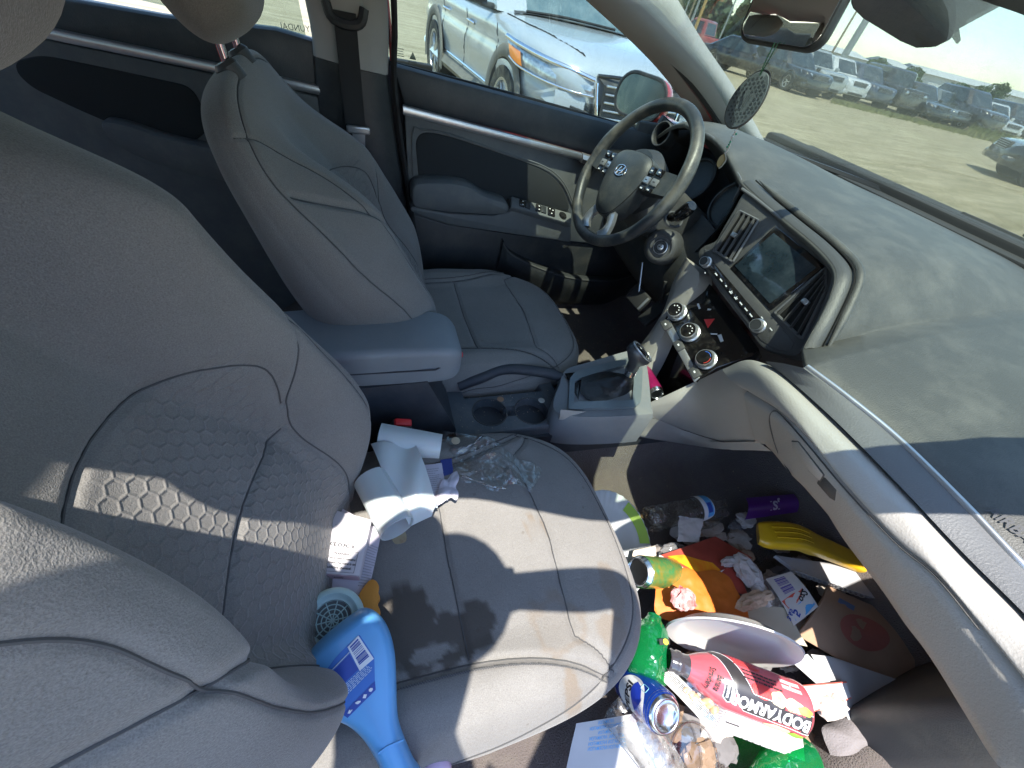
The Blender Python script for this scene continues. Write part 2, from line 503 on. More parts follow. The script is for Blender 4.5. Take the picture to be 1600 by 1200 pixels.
# outer skin below the window line (left and rear), bonnet
st('bodywork', join(
    rbox((.10, .845, .62), (2.9, .05, .66), .02), rbox((-1.0, -.845, .62), (1.0, .05, .66), .02),
    rbox((1.95, .02, .66), (.85, 1.62, .30), .10, 4), rbox((-1.55, .02, .62), (.5, 1.62, .75), .08, 3),
    rbox((.1, .02, .19), (3.6, 1.96, .02), .005), rbox((1.42, -.84, .62), (.62, .05, .66), .02)), m_red, 'red painted bodywork of the car')
# roof slab and lining
def roof_z(x, y): return 1.375 - .045 * (np.abs(y) / .58) ** 2.6 - .06 * (x + .15) ** 2
def roof_w(x): return .505 + .105 * smoothstep(.0, .36, x)
def head_x(y): return .575 - .16 * (y / .6) ** 2
G = []
for k in np.linspace(-1, 1, 41):
    xs = np.linspace(-1.05, head_x(k * .6), 40); G.append([(x, k * (roof_w(x) if k < 0 else .625), roof_z(x, k * (roof_w(x) if k < 0 else .60))) for x in xs])
st('ceiling', thick(grid(G), .012), m_liner, 'pale fabric lining under the roof', smooth=60)
G2 = np.array(G); G2[:, :, 2] += .035; G2[:, :, 1] *= 1.02
st('roof', thick(grid(G2), .006), m_red, 'red roof skin of the car', smooth=60)
# side rails of the roof
for s in (-1, 1):
    pts = [(x, s * (roof_w(x) - .028) if s < 0 else .605, roof_z(x, roof_w(x)) - (.01 if s < 0 else .02)) for x in np.linspace(-1.05, .5, 12)]
    st('roof_rail', tube(cr(pts, 20), .024, 10), m_liner, 'padded roof rail above the %s doors' % ('passenger side' if s < 0 else 'driver side'))
    # window pillar behind the rear door, rear shelf sides
    st('rear_pillar', loft([[(-1.05, s * .62, 1.30), (-.93, s * .60, 1.31), (-.93, s * .56, 1.31), (-1.05, s * .58, 1.31)],
                            [(-1.55, s * .80, 1.0), (-1.25, s * .80, 1.0), (-1.25, s * .74, 1.0), (-1.55, s * .74, 1.0)]]), m_pillar, 'rear roof pillar', smooth=30)
# passenger side centre pillar
st('door_pillar', loft([[(-.37, -.52, 1.36), (-.265, -.52, 1.36), (-.265, -.48, 1.36), (-.37, -.48, 1.36)], [(-.34, -.70, 1.0), (-.225, -.70, 1.0), (-.225, -.66, 1.0), (-.34, -.66, 1.0)], [(-.25, -.80, .40), (-.10, -.80, .40), (-.10, -.74, .40), (-.25, -.74, .40)]]), m_black, 'dark pillar behind the open passenger doorway', smooth=30)
st('hinge_pillar', join(rbox((1.12, -.84, .64), (.60, .10, .70), .03, 3)), m_dark, 'dark body side ahead of the open passenger doorway')
m_tint = clear('dark_tinted_glass', (.42, .46, .45), .06, .0, edge=.35)
st('rear_glass', thick(grid([[(-1.06, y, 1.30) for y in np.linspace(-.5, .5, 9)], [(-1.55, y * 1.25, 1.0) for y in np.linspace(-.5, .5, 9)]]), .004), m_tint, 'sloping tinted rear window')
st('quarter_glass', thick(grid([[(x, -.72, .97) for x in np.linspace(-1.25, -.33, 9)], [(x, -.53, 1.325) for x in np.linspace(-1.05, -.36, 9)]]), .004), m_tint, 'tinted rear door window on the passenger side')
st('parcel_shelf', rbox((-1.42, 0, .985), (.30, 1.3, .03), .01), m_dark, 'dark shelf below the rear window')
# windscreen pillars: left one shows; right one mirrors it
inner = ats([(1037, -4, .575), (1085, 72, .595), (1140, 150, .625), (1192, 238, .665)], 'y')
outer = ats([(900, -14, .60), (985, 64, .645), (1034, 116, .69), (1085, 182, .735)], 'y')
mid = (inner + outer) / 2 + np.array([(-.012, -.022, -.004)] * 4)
back_i = inner + np.array([(.05, .035, .012)] * 4); back_o = outer + np.array([(.03, .03, .01)] * 4)
def pillar(sgn):
    cs = [c * np.array([1, sgn, 1]) + np.array([0, -.05 if sgn < 0 else 0, 0]) for c in (back_i, inner, mid, outer, back_o)]
    P = np.array([cr(c, 24) for c in cs]); P = np.array([cr(P[:, j], 17) for j in range(24)])
    lo = P[-1] + np.array((.12, sgn * .02, -.10)); hi = P[0] + np.array((-.16, 0, .035)); P = np.concatenate([[hi], P, [lo]])
    return loft(P, True, True)
tag(mk('windscreen_pillar', pillar(1), m_pillar, smooth=60), label='pale trim over the driver side windscreen pillar', kind='structure')
tag(mk('windscreen_pillar', pillar(-1), m_pillar, smooth=60), label='pale trim over the passenger side windscreen pillar', kind='structure')
# windscreen
def base_x(y): return 1.60 - .30 * (abs(y) / .68) ** 2.2
WS = []
for y in np.linspace(-.70, .70, 25):
    k = y * .60 / .70
    a = np.array([head_x(k), k, roof_z(head_x(k), k) + .01]); b = np.array([base_x(y), y, 1.005])
    m_ = (a + b) / 2 + np.array([.03, 0, .035])
    WS.append(bez(a, 2 * m_ - (a + b) / 2, b, 12))
ws = mk('windscreen', thick(grid(WS), .004), m_wind, smooth=60); tag(ws, 'greenish windscreen glass with dust on it', 'windscreen')
edge = np.array([w[-1] + (-.035, 0, .006) for w in WS])
m_frit = mat('black_glass_border', (.01, .01, .011), .4)
mk('glass_border', tube(edge, .011, 6), m_frit, ws)
mk('glass_border', tube(np.array([w for w in WS[-1]]) + np.array((-.02, -.022, -.012)), .010, 6), m_frit, ws)
mk('glass_border', tube(np.array([w for w in WS[0]]) + np.array((-.02, .022, -.012)), .010, 6), m_frit, ws)
# cowl and wiper under the glass
cw = thing('wiper', 'black windscreen wiper resting on the ridged cowl below the glass', 'wiper', (1.5, -.2, 1.0))
pts = np.array([(base_x(y) + .09, y, 1.015) for y in np.linspace(-.62, .10, 20)])
mk('blade', tube(pts, .009, 6), m_rubber, cw)
mk('arm', tube(pts[4:16] + np.array((.01, 0, .016)), .008, 6), m_black, cw)
cow = []
for i, y in enumerate(np.linspace(-.66, .66, 45)):
    x = base_x(y); cow.append([(x + .0, y, .995), (x + .06, y, 1.0), (x + .12, y, 1.0 + (.012 if i % 2 else 0)), (x + .2, y, .985)])
st('cowl', grid(cow), m_black, 'ridged black cowl below the windscreen', smooth=20)

# ---------------------------------------------------------------- driver side centre pillar with its trim and belt
bp_ = thing('centre_pillar', 'door pillar behind the driver, pale cloth above and black plastic below', 'pillar', (0, .68, .5))
R_hi = ats([(604, -40, .645), (606, 0, .655), (608, 60, .665), (607, 118, .675)], 'y'); L_hi = ats([(470, -40, .645), (476, 0, .655), (486, 50, .665), (489, 88, .675)], 'y')
def slab(Lc, Rc, d, bulge=.012, n=16):
    Lc, Rc = cr(Lc, n), cr(Rc, n); rows = []
    for a, b in zip(Lc, Rc):
        rows.append([a + (0, d, 0), a + (.0, .012, 0), a + (.008, 0, 0), (a * .67 + b * .33) + (0, -bulge, 0), (a * .33 + b * .67) + (0, -bulge, 0), b + (-.008, 0, 0), b + (0, .012, 0), b + (0, d, 0)])
    return loft(rows, True, True)
mk('upper_trim', slab(L_hi, R_hi, .06), m_pillar, bp_, smooth=50)
R_lo = ats([(607, 119, .674), (616, 200, .672), (630, 290, .668), (655, 450, .66)], 'y'); L_lo = ats([(489, 89, .674), (497, 170, .672), (520, 300, .668), (560, 450, .66)], 'y')
mk('lower_trim', slab(L_lo, R_lo, .06), m_black, bp_, smooth=50)
pr = ats([(600, -40, .70), (608, 40, .715), (613, 100, .73)], 'y')
mk('door_edge', tube(cr(pr, 10), .006, 6), m_red, bp_)
mk('door_seal', tube(cr(np.vstack([R_hi[0:1], R_hi[1:], R_lo[1:]]) + np.array((.014, .01, 0)), 24), .008, 6), m_rubber, bp_)

mk('door_gap', rbox((.05, .765, .72), (.34, .03, .66), .004), m_rubber, bp_)
sb = thing('seat_belt', 'black seat belt hanging down the pillar behind the driver with its metal tongue', 'seat belt', (0, .65, 1.0))
m_web = mat('belt_webbing', (.02, .021, .023), .8, bump=((1200, .5, .0006),))
a = ats([(538, 18, .628), (545, 90, .628), (556, 200, .628)], 'y'); c0 = cr(a, 12)
mk('webbing', thick(grid([[p + (-.024, 0, 0) for p in c0], [p + (.024, 0, 0) for p in c0]]), .0015), m_web, sb, smooth=0)
g0 = at(540, 18, 'y', .632)
mk('guide', tube(cr([g0 + (-.040, 0, .012), g0 + (-.03, -.004, -.014), g0 + (0, -.006, -.022), g0 + (.03, -.004, -.014), g0 + (.040, 0, .012)], 16), .010, 8), m_black, sb)
mk('guide_cover', rbox(g0 + (0, .012, .05), (.075, .02, .12), .02, 3), m_pillar, sb)
t0 = at(560, 203, 'y', .620)
tg = mk('tongue', join(rbox(t0, (.058, .012, .018), .004), prism([t0 + (-.016, -.002, -.008), t0 + (.016, -.002, -.008), t0 + (.013, -.002, -.046), t0 + (-.013, -.002, -.046)], (0, -1, 0), .002)), m_silver, sb, smooth=20)
mk('slot', rbox(t0 + (0, -.0025, -.036), (.013, .001, .010), 0), m_rubber, tg)
# ---------------------------------------------------------------- seats
def fabric(name, col, hexa=True, weave=1.0):
    m = bpy.data.materials.new(name); m.use_nodes = True; nt = m.node_tree; N = nt.nodes; L = nt.links; b = N['Principled BSDF']
    b.inputs['Roughness'].default_value = .92; b.inputs['Specular IOR Level'].default_value = .15
    b.inputs['Sheen Weight'].default_value = .25; b.inputs['Sheen Roughness'].default_value = .4
    tc = N.new('ShaderNodeTexCoord')
    def math_(op, *a):
        n = N.new('ShaderNodeMath'); n.operation = op
        for i, v in enumerate(a):
            if isinstance(v, (int, float)): n.inputs[i].default_value = v
            else: L.new(v, n.inputs[i])
        return n.outputs[0]
    def vm(op, *a, out=0):
        n = N.new('ShaderNodeVectorMath'); n.operation = op
        for i, v in enumerate(a):
            if isinstance(v, tuple): n.inputs[i].default_value = v
            else: L.new(v, n.inputs[i])
        return n.outputs['Value' if op in ('DOT_PRODUCT', 'LENGTH') else 'Vector']
    def attr(nm):
        n = N.new('ShaderNodeAttribute'); n.attribute_name = nm; return n.outputs['Fac']
    def mixc(fac, a, c, bt='MIX'):
        mx = N.new('ShaderNodeMix'); mx.data_type = 'RGBA'; mx.blend_type = bt
        for i, v in ((0, fac), (6, a), (7, c)):
            if isinstance(v, tuple): mx.inputs[i].default_value = (*v, 1)
            elif isinstance(v, (int, float)): mx.inputs[i].default_value = v
            else: L.new(v, mx.inputs[i])
        return mx.outputs[2]
    n1 = N.new('ShaderNodeTexNoise'); n1.inputs['Scale'].default_value = 900; n1.inputs['Detail'].default_value = 2; L.new(tc.outputs['Object'], n1.inputs['Vector'])
    n2 = N.new('ShaderNodeTexNoise'); n2.inputs['Scale'].default_value = 6; n2.inputs['Detail'].default_value = 6; n2.inputs['Roughness'].default_value = .65; L.new(tc.outputs['Object'], n2.inputs['Vector'])
    r1 = N.new('ShaderNodeMapRange'); r1.inputs['To Min'].default_value = .55; r1.inputs['To Max'].default_value = 1.45; L.new(n1.outputs['Fac'], r1.inputs['Value'])
    r2 = N.new('ShaderNodeMapRange'); r2.inputs['From Min'].default_value = .3; r2.inputs['From Max'].default_value = .7; r2.inputs['To Min'].default_value = .9; r2.inputs['To Max'].default_value = 1.08; L.new(n2.outputs['Fac'], r2.inputs['Value'])
    base = mixc(1.0, tuple(col), vm('SCALE', (1, 1, 1)), 'MULTIPLY')
    s = vm('SCALE', (col[0], col[1], col[2])); s.node.inputs['Scale'].default_value = 1
    L.new(math_('MULTIPLY', r1.outputs[0], r2.outputs[0]), s.node.inputs['Scale'])
    # spots of spilt dirt
    n3 = N.new('ShaderNodeTexVoronoi'); n3.inputs['Scale'].default_value = 26; L.new(tc.outputs['Object'], n3.inputs['Vector'])
    n4 = N.new('ShaderNodeTexNoise'); n4.inputs['Scale'].default_value = 5; n4.inputs['Detail'].default_value = 4; L.new(tc.outputs['Object'], n4.inputs['Vector'])
    spot = math_('MULTIPLY', math_('LESS_THAN', n3.outputs['Distance'], .085), math_('GREATER_THAN', n4.outputs['Fac'], .52))
    c1 = mixc(math_('MULTIPLY', math_('MULTIPLY', spot, attr('spots')), .35), s, (.09, .07, .05))
    c2 = mixc(math_('MULTIPLY', attr('wet'), .85), c1, tuple(c * .42 for c in (.16, .135, .11)))
    c3 = mixc(math_('MULTIPLY', attr('tan'), .5), c2, (.17, .115, .065))
    L.new(c3, b.inputs['Base Color'])
    # weave and embossed hexagons
    n9 = N.new('ShaderNodeTexNoise'); n9.inputs['Scale'].default_value = 380; n9.inputs['Detail'].default_value = 2; L.new(tc.outputs['Object'], n9.inputs['Vector'])
    h = math_('ADD', math_('MULTIPLY', n1.outputs['Fac'], .0006 * weave), math_('MULTIPLY', n9.outputs['Fac'], .00035 * weave))
    if hexa:
        uv = N.new('ShaderNodeUVMap'); uv.uv_map = 'UVMap'
        p = vm('SCALE', uv.outputs[0]); p.node.inputs['Scale'].default_value = 1 / .0165
        R_ = (1.0, 1.7320508, 1.0); H_ = (.5, .8660254, .5)
        a_ = vm('SUBTRACT', vm('MODULO', vm('ADD', p, (200., 200 * 1.7320508, 200.)), R_), H_)
        b_ = vm('SUBTRACT', vm('MODULO', vm('ADD', p, (200.5, 200.5 * 1.7320508, 200.5)), R_), H_)
        def xy(v): return vm('MULTIPLY', v, (1, 1, 0))
        a_, b_ = xy(a_), xy(b_)
        sel = math_('LESS_THAN', vm('DOT_PRODUCT', a_, a_), vm('DOT_PRODUCT', b_, b_))
        mv = N.new('ShaderNodeMix'); mv.data_type = 'VECTOR'; L.new(sel, mv.inputs[0]); L.new(b_, mv.inputs[4]); L.new(a_, mv.inputs[5])
        g = vm('ABSOLUTE', mv.outputs[1])
        sx = N.new('ShaderNodeSeparateXYZ'); L.new(g, sx.inputs[0])
        d = math_('SUBTRACT', .5, math_('MAXIMUM', vm('DOT_PRODUCT', g, (.5, .8660254, 0)), sx.outputs[0]))
        e = N.new('ShaderNodeMapRange'); e.interpolation_type = 'SMOOTHSTEP'; e.inputs['From Min'].default_value = 0; e.inputs['From Max'].default_value = .16; L.new(d, e.inputs['Value'])
        hx = math_('MULTIPLY', math_('MULTIPLY', e.outputs[0], attr('hex')), .0011)
        h = math_('ADD', h, hx)
    bp = N.new('ShaderNodeBump'); bp.inputs['Strength'].default_value = 1.0; bp.inputs['Distance'].default_value = 1.0
    L.new(h, bp.inputs['Height']); L.new(bp.outputs[0], b.inputs['Normal'])
    return m

SEATC = (.205, .195, .18)
m_seat = fabric('grey_seat_cloth', SEATC)
m_thread = mat('grey_thread', (.075, .074, .073), .9)
m_hole = mat('dark_gap', (.004, .004, .004), .9)

def groove(UV, lines, depth, width):
    """how deep each (u, v) lies in the seams: lines are polylines in the same units"""
    out = np.zeros(len(UV))
    for ln in lines:
        P = lin(np.asarray(ln, float), max(8, int(np.sum(np.linalg.norm(np.diff(ln, axis=0), axis=1)) / .003)))
        for i in range(0, len(UV), 4000):
            d2 = ((UV[i:i + 4000, None, :] - P[None]) ** 2).sum(-1).min(1)
            out[i:i + 4000] = np.maximum(out[i:i + 4000], depth * np.exp(-d2 / width ** 2))
    return out

def se(t, n):
    c, s = np.cos(t), np.sin(t)
    return np.sign(c) * np.abs(c) ** (2 / n), np.sign(s) * np.abs(s) ** (2 / n)

def seat_cushion(sg):
    """sg: +1 when the outer side is towards +y.  local x forward from the crease, y from the seat centre"""
    L0, xr, L1 = -.16, .13, .445
    th = np.r_[np.linspace(0, math.pi, 150), np.linspace(math.pi, 2 * math.pi, 30)[1:-1]]
    ph = np.r_[np.linspace(L0, xr, 70), xr + (L1 - xr) * np.sin(np.linspace(0, np.pi / 2, 80))[1:]]
    V = []; UV = []
    for x in ph:
        k = max(0, (x - xr) / (L1 - xr)); w = .268 * (1 - k ** 3.3) ** (1 / 3.3) if k < 1 else 0
        w = max(w, .0005); w *= (.93 + .07 * smoothstep(-.1, .12, x))
        zt = .548 + .004 * smoothstep(.1, .3, x) - .012 * smoothstep(.0, -.14, x)
        zb = .415
        f = (1 - k ** 5) ** (1 / 2.2) if k < 1 else 0
        zm = zb + (zt - zb) * .42
        c, s = se(th, 3.4)
        y = w * c; z = np.where(s > 0, zm + (zt - zm) * s * (.22 + .78 * f), zm + (zm - zb) * s * (.4 + .6 * f))
        ay = np.abs(y)
        bol = .026 * smoothstep(.13, .205, ay) * (1 - smoothstep(.225, .275, ay)) * (1 - smoothstep(.18, .36, x))
        dip = -.014 * (1 - smoothstep(.0, .17, ay)) * (1 - smoothstep(.12, .33, x))
        z = z + (bol + dip) * (s > .3)
        V.append(np.stack([np.full_like(y, x), y, z], 1)); UV.append(np.stack([np.full_like(y, x), y], 1))
    V = np.array(V); UV = np.array(UV).reshape(-1, 2); P = V.reshape(-1, 3)
    top = P[:, 2] > .50
    def sym(l): return [l, [(a, -b) for a, b in l]]
    bs = cr([(-.15, .158), (.02, .160), (.14, .172), (.24, .200), (.31, .236)], 30)
    seams = sym([tuple(q) for q in bs]) + [[(.098, -.16), (.094, .16)], [(.268, -.172), (.285, 0), (.268, .172)]] + \
        sym([tuple(q) for q in cr([(.268, .172), (.30, .200), (.322, .232)], 10)])
    gr = groove(UV, seams[:2], .0075, .0055) + groove(UV, seams[2:], .0065, .0042)
    side = cr([(-.15, .252), (.05, .262), (.16, .262), (.27, .245), (.36, .20), (.41, .13), (.428, 0), (.41, -.13), (.36, -.2), (.27, -.245), (.16, -.262), (.05, -.262), (-.15, -.252)], 120)
    gr2 = groove(UV, [side], .004, .004)
    P = P.copy(); P[:, 2] -= np.where(top, gr, 0); P[:, 2] -= np.where(P[:, 2] > .49, gr2, 0)
    n = np.array([mnoise.noise(Vector((q[0] * 9, q[1] * 9, sg * 3))) for q in P]) * .0035
    P[:, 2] += np.where(top, n, 0)
    hexm = np.where(top, 1.0, 0) * (1 - smoothstep(.148, .158, np.abs(UV[:, 1]))) * smoothstep(.09, .10, UV[:, 0]) * .18
    _, F = loft(V, True, True)
    return (P, F), UV, hexm, bs, side, seams

def make_seat(name, label, ox, oy, sg, lean, base, bolh=.085, TOP=.655, curve=.0, shear=.0, wide=1.0, hrf=.0, hro=.106, hw_=.150, bf0=.50, bf1=.64, wet=None, tan=None):
    M = Matrix.Translation((ox, oy, 0)); t = thing(name, label, 'car seat', M=M)
    (P, F), UV, hexm, bs, side, cseams = seat_cushion(sg)
    aw = wet(P[:, 0], P[:, 1], P[:, 2]) if wet else np.zeros(len(P)); atn = tan(P[:, 0], P[:, 1], P[:, 2]) if tan else np.zeros(len(P))
    cu = mk('cushion', (P, F), m_seat, t, local=True, uv=UV, attrs={'hex': hexm, 'wet': aw, 'tan': atn, 'spots': np.ones(len(P))}, smooth=180)
    # stitches along the bolster seams
    st_ = []
    for s in (1, -1):
        q = lin(bs, 260)
        for i in range(40, 256, 2):
            a, b = q[i], q[i + 1]
            for off in ((.0085,)):
                y = s * (a[1] + off); x = a[0]
                j = np.argmin((UV[:, 0] - x) ** 2 + (UV[:, 1] - y) ** 2 + (P[:, 2] < .5) * 9)
                z = P[j, 2] + .0012
                st_.append(rbox((x, y, z), (.0042, .0018, .0012), 0, M=Matrix.Rotation(.5 * s, 3, 'Z').to_4x4()))
    mk('stitching', join(*st_), m_thread, cu, local=True, smooth=0, kind='stuff')
    def seamline(ln, P_, UV_, ok, par, up, r=.0011, n=90):
        q = lin(np.asarray(ln, float), n); pts = []
        for a in q:
            d2 = ((UV_ - a) ** 2).sum(1) + (~ok) * 9; j = np.argpartition(d2, 4)[:4]; w = 1 / (d2[j] + 1e-7); pts.append((P_[j] * w[:, None]).sum(0) / w.sum())
        pts = np.array(pts); pts[1:-1] = (pts[:-2] + pts[1:-1] + pts[2:]) / 3
        mk('seam', tube(pts + np.asarray(up) * .0006, r, 5), m_thread, par, local=True)
    for ln in cseams: seamline(ln, P, UV, P[:, 2] > .49, cu, (0, 0, 1))
    seamline(side, P, UV, P[:, 2] > .47, cu, (0, 0, 1), .0013, 160)
    # plastic shield and runners under the cushion
    sh = [(-.22, .30), (-.2, .47), (-.05, .475), (.15, .455), (.30, .425), (.385, .395), (.36, .36), (.1, .33), (-.15, .30)]
    for s in (1, -1):
        poly = [(x, s * (.262 - .03 * smoothstep(.2, .4, x)), z) for x, z in sh]
        mk('side_shield', prism(poly if s > 0 else poly[::-1], (0, s, 0), .03, .006), m_dark, t, local=True, smooth=40)
        mk('runner', rbox((.06, s * .19, .315), (.56, .035, .03), .004), m_under, t, local=True)
    mk('pan', rbox((.09, 0, .375), (.50, .46, .07), .02), m_under, t, local=True)
    mk('front_bracket', rbox((.30, 0, .335), (.03, .36, .05), .004), m_under, t, local=True)
    # backrest: s runs up, w across, d forward
    sl, cl = math.sin(lean), math.cos(lean)
    def bk(w, s, d):
        d = d + curve * np.clip(np.asarray(s, float) / .6, 0, 1.03) ** 4 + shear * np.asarray(w, float) * (1 - smoothstep(.15, .45, s))
        return np.stack([base[0] - s * sl + d * cl, w + 0 * s, base[1] + s * cl + d * sl], -1)
    Wk = cr([(-.06, .200), (.02, .222), (.10, .247), (.20, .263), (.30, .262), (.40, .256), (.50, .240), (.56, .226)], 200)
    def Wf(s): return (1 + (wide - 1) * float(smoothstep(.18, .38, s))) * np.interp(s, Wk[:, 0], Wk[:, 1])
    top = TOP
    ss = np.r_[np.linspace(-.06, .54, 190), .54 + (top - .54) * np.sin(np.linspace(0, np.pi / 2, 50))[1:]]
    th = np.linspace(-.5 * math.pi, 1.5 * math.pi, 900)
    frac = np.r_[np.linspace(0, .18, 14), np.linspace(.18, .82, 380)[1:], np.linspace(.82, 1, 15)[1:-1]]
    rows, uvs, msk = [], [], []
    for s in ss:
        k = max(0, (s - .47) / (top - .47)); f = (1 - k ** 3.4) ** (1 / 3.4) if k < 1 else 0
        w0 = max(Wf(min(s, .55)) * (f if k > 0 else 1), .0005)
        c, sn = se(th, 3.0)
        w = w0 * c
        dth = (.052 - .02 * smoothstep(.35, .6, s)) * (.12 + .88 * (f if k > 0 else 1)); db = (.150 - .095 * smoothstep(.15, .62, s)) * (.12 + .88 * (f if k > 0 else 1))
        r = np.abs(w) / max(w0, .01)
        wc = .158 + .037 * smoothstep(.0, .22, s) - .055 * smoothstep(.2, .5, s); aw_ = np.abs(w)
        bol = bolh * smoothstep(-.08, .17, s) * (1 - smoothstep(bf0, bf1, s)) * smoothstep(wc - .085, wc - .005, aw_) * (1 - .65 * smoothstep(wc + .005, wc + .10, aw_))
        lum = .020 * np.exp(-((s - .17) / .11) ** 2) * (1 - smoothstep(.3, .62, r)) - .012 * (1 - smoothstep(0, .6, r)) * smoothstep(.28, .4, s) * (1 - smoothstep(.48, .6, s))
        d = np.where(sn > -.2, -.015 + dth * np.maximum(sn, -.2) + (bol + lum) * smoothstep(-.1, .5, sn), -.015 + db * sn)
        cum = np.r_[0, np.cumsum(np.hypot(np.diff(w), np.diff(d)))]; cum /= max(cum[-1], 1e-9)
        w, d, sn = np.interp(frac, cum, w), np.interp(frac, cum, d), np.interp(frac, cum, sn)
        rows.append(bk(w, np.full_like(w, s), d)); uvs.append(np.stack([w, np.full_like(w, s)], 1)); msk.append(sn > .15)
    V = np.array(rows); UVb = np.array(uvs).reshape(-1, 2); front = np.array(msk).reshape(-1)
    vs_ = [tuple(q) for q in cr([(.128, -.04), (.130, .10), (.138, .22), (.160, .32), (.205, .42), (.238, .47)], 40)]
    arc = [tuple(q) for q in cr([(-.142, .26), (-.132, .335), (-.085, .385), (0, .40), (.085, .385), (.132, .335), (.142, .26)], 50)]
    seams = [vs_, [(-a, b) for a, b in vs_]]
    crest = [tuple(q) for q in cr([(.160, -.03), (.172, .08), (.190, .22), (.178, .38), (.165, .46), (.185, .53), (.225, .56)], 60)]
    fine = [arc, [tuple(q) for q in cr([(-.131, .225), (0, .245), (.131, .225)], 20)]]
    seams += [crest, [(-a, b) for a, b in crest]]
    edgek = [(Wf(min(s, .55)) * (.955 if s < .47 else .955 * (1 - max(0, (s - .47) / (top - .015 - .47)) ** 2.8) ** (1 / 2.8)), s) for s in np.linspace(-.05, top - .016, 120)]
    g = groove(UVb, seams[:2], .0085, .006) + groove(UVb, seams[2:], .0035, .0032) + groove(UVb, fine, .006, .0045) + groove(UVb, [edgek, [(-a, b) for a, b in edgek]], .0036, .0036)
    Pb = V.reshape(-1, 3) - np.where(front, g, 0)[:, None] * np.array([cl, 0, sl])
    n = np.array([mnoise.noise(Vector((q[0] * 8 + ox * 7, q[1] * 8, q[2] * 8))) for q in Pb]) * .003
    Pb = Pb + (n * front)[:, None] * np.array([cl, 0, sl])
    wl = np.abs(UVb[:, 0])
    inside = front * (1 - smoothstep(.122, .130, wl)) * (1 - smoothstep(.37, .40, UVb[:, 1] + .35 * wl ** 1.6)) * (1.0)
    _, Fb = loft(V, True, True)
    z0 = np.zeros(len(Pb))
    ba = mk('backrest', (Pb, Fb), m_seat, t, local=True, uv=UVb, attrs={'hex': inside, 'wet': z0, 'tan': z0}, smooth=180)
    for ln in seams + fine: seamline(ln, Pb, UVb, front, ba, (cl, 0, sl), .0011)
    for s_ in (1, -1): seamline([(s_ * a, b) for a, b in edgek], Pb, UVb, front, ba, (cl, 0, sl), .0013, 140)
    # hinge cover
    for s in (1, -1):
        c = bk(np.array(s * .245), np.array(-.01), np.array(-.03))
        mk('recliner_cover', xf(lathe([(.0, .012), (.05, .012), (.056, .0), (.056, -.02), (0, -.02)], 24), frame(c, (0, s, 0))), m_dark, t, local=True)
    # headrest on two posts
    hrM = 0.0
    hs = TOP + hro
    a = np.linspace(0, 2 * np.pi, 60, endpoint=False); rows = []
    for b_ in np.linspace(-np.pi / 2, np.pi / 2, 34):
        cb, sb_ = se(np.array([b_]), 2.9); ca, sa = se(a, 3.0)
        w = hw_ * cb * ca * (1 - .10 * sb_); d = .058 * cb * sa + .01 + .012 * (w / .13) ** 2
        rows.append(bk(w, np.full_like(w, hs) + .088 * sb_ + .0 * w, d - .012 + hrf))
    Vh = np.array(rows); UVh = np.tile(np.stack([np.linspace(0, .5, 60), np.zeros(60)], 1), (34, 1))
    zz = np.zeros(34 * 60)
    hd = mk('headrest', loft(Vh, True, True), m_seat, t, local=True, uv=UVh, attrs={'hex': zz, 'wet': zz, 'tan': zz}, smooth=180)
    lp = np.array([bk(np.array(.016 * sg), np.array(hs + .0885 * np.sin(q)), np.array(.0605 * np.cos(q) + hrf)) for q in np.linspace(-1.35, 1.35, 30)])
    mk('seam', tube(lp, .0016, 5), m_thread, hd, local=True)
    for w in (-.058, .058):
        pa, pb = bk(np.array(w), np.array(TOP - .015), np.array(-.018 + hrf * .25)), bk(np.array(w), np.array(TOP + .07), np.array(-.006 + hrf))
        ps = mk('headrest_post', tube([pa, pb], .0062, 12), m_chrome, t, local=True)
        mk('collar', xf(lathe([(0, .010), (.014, .010), (.0185, .004), (.0185, -.016), (0, -.016)], 20), frame(bk(np.array(w), np.array(TOP - .003), np.array(-.016 + hrf * .3)), (-sl, 0, cl))), m_dark, ps, local=True)
    return t

def blob(x, y, cx, cy, rx, ry, k=8.0, seed=0.0, edge=.14):
    d = np.sqrt(((x - cx) / rx) ** 2 + ((y - cy) / ry) ** 2)
    n = np.array([mnoise.fractal(Vector((a * 34, b * 34, seed)), 1.0, 2.0, 3) for a, b in zip(x, y)]) * .42
    return 1 - smoothstep(1 - edge, 1 + edge * .3, d + n)

SX, SY = -.005, -.375                                     # passenger seat
def p_wet(x, y, z):
    x, y = x + SX, y + SY
    a = blob(x, y, .055, -.500, .085, .036, seed=1) + blob(x, y, .0, -.455, .05, .05, seed=2) + blob(x, y, .115, -.49, .03, .035, seed=3) - 1.2 * blob(x, y, .04, -.512, .04, .012, seed=4)
    return np.clip(a, 0, 1) * (z > .49)
def p_tan(x, y, z):
    x, y = x + SX, y + SY
    ring = lambda cx, cy, r, s: np.clip(blob(x, y, cx, cy, r, r, seed=s) - .75 * blob(x, y, cx, cy, r * .7, r * .7, seed=s), 0, 1)
    a = ring(.26, -.362, .024, 5) + .9 * blob(x, y, .235, -.615, .016, .035, seed=6) + .7 * blob(x, y, .33, -.56, .03, .03, seed=7) + .6 * ring(.24, -.525, .05, 8) + .6 * blob(x, y, .36, -.50, .02, .05, seed=9) + .8 * blob(x, y, .16, -.215, .01, .012, seed=10)
    return np.clip(a, 0, 1) * (z > .40)
make_seat('passenger_seat', 'grey cloth front passenger seat nearest the camera, stained and strewn with rubbish', SX, SY, -1, math.radians(17), (-.122, .545), bolh=.11, TOP=.665, curve=.02, shear=.13, hrf=.125, hro=.035, hw_=.128, wet=p_wet, tan=p_tan)
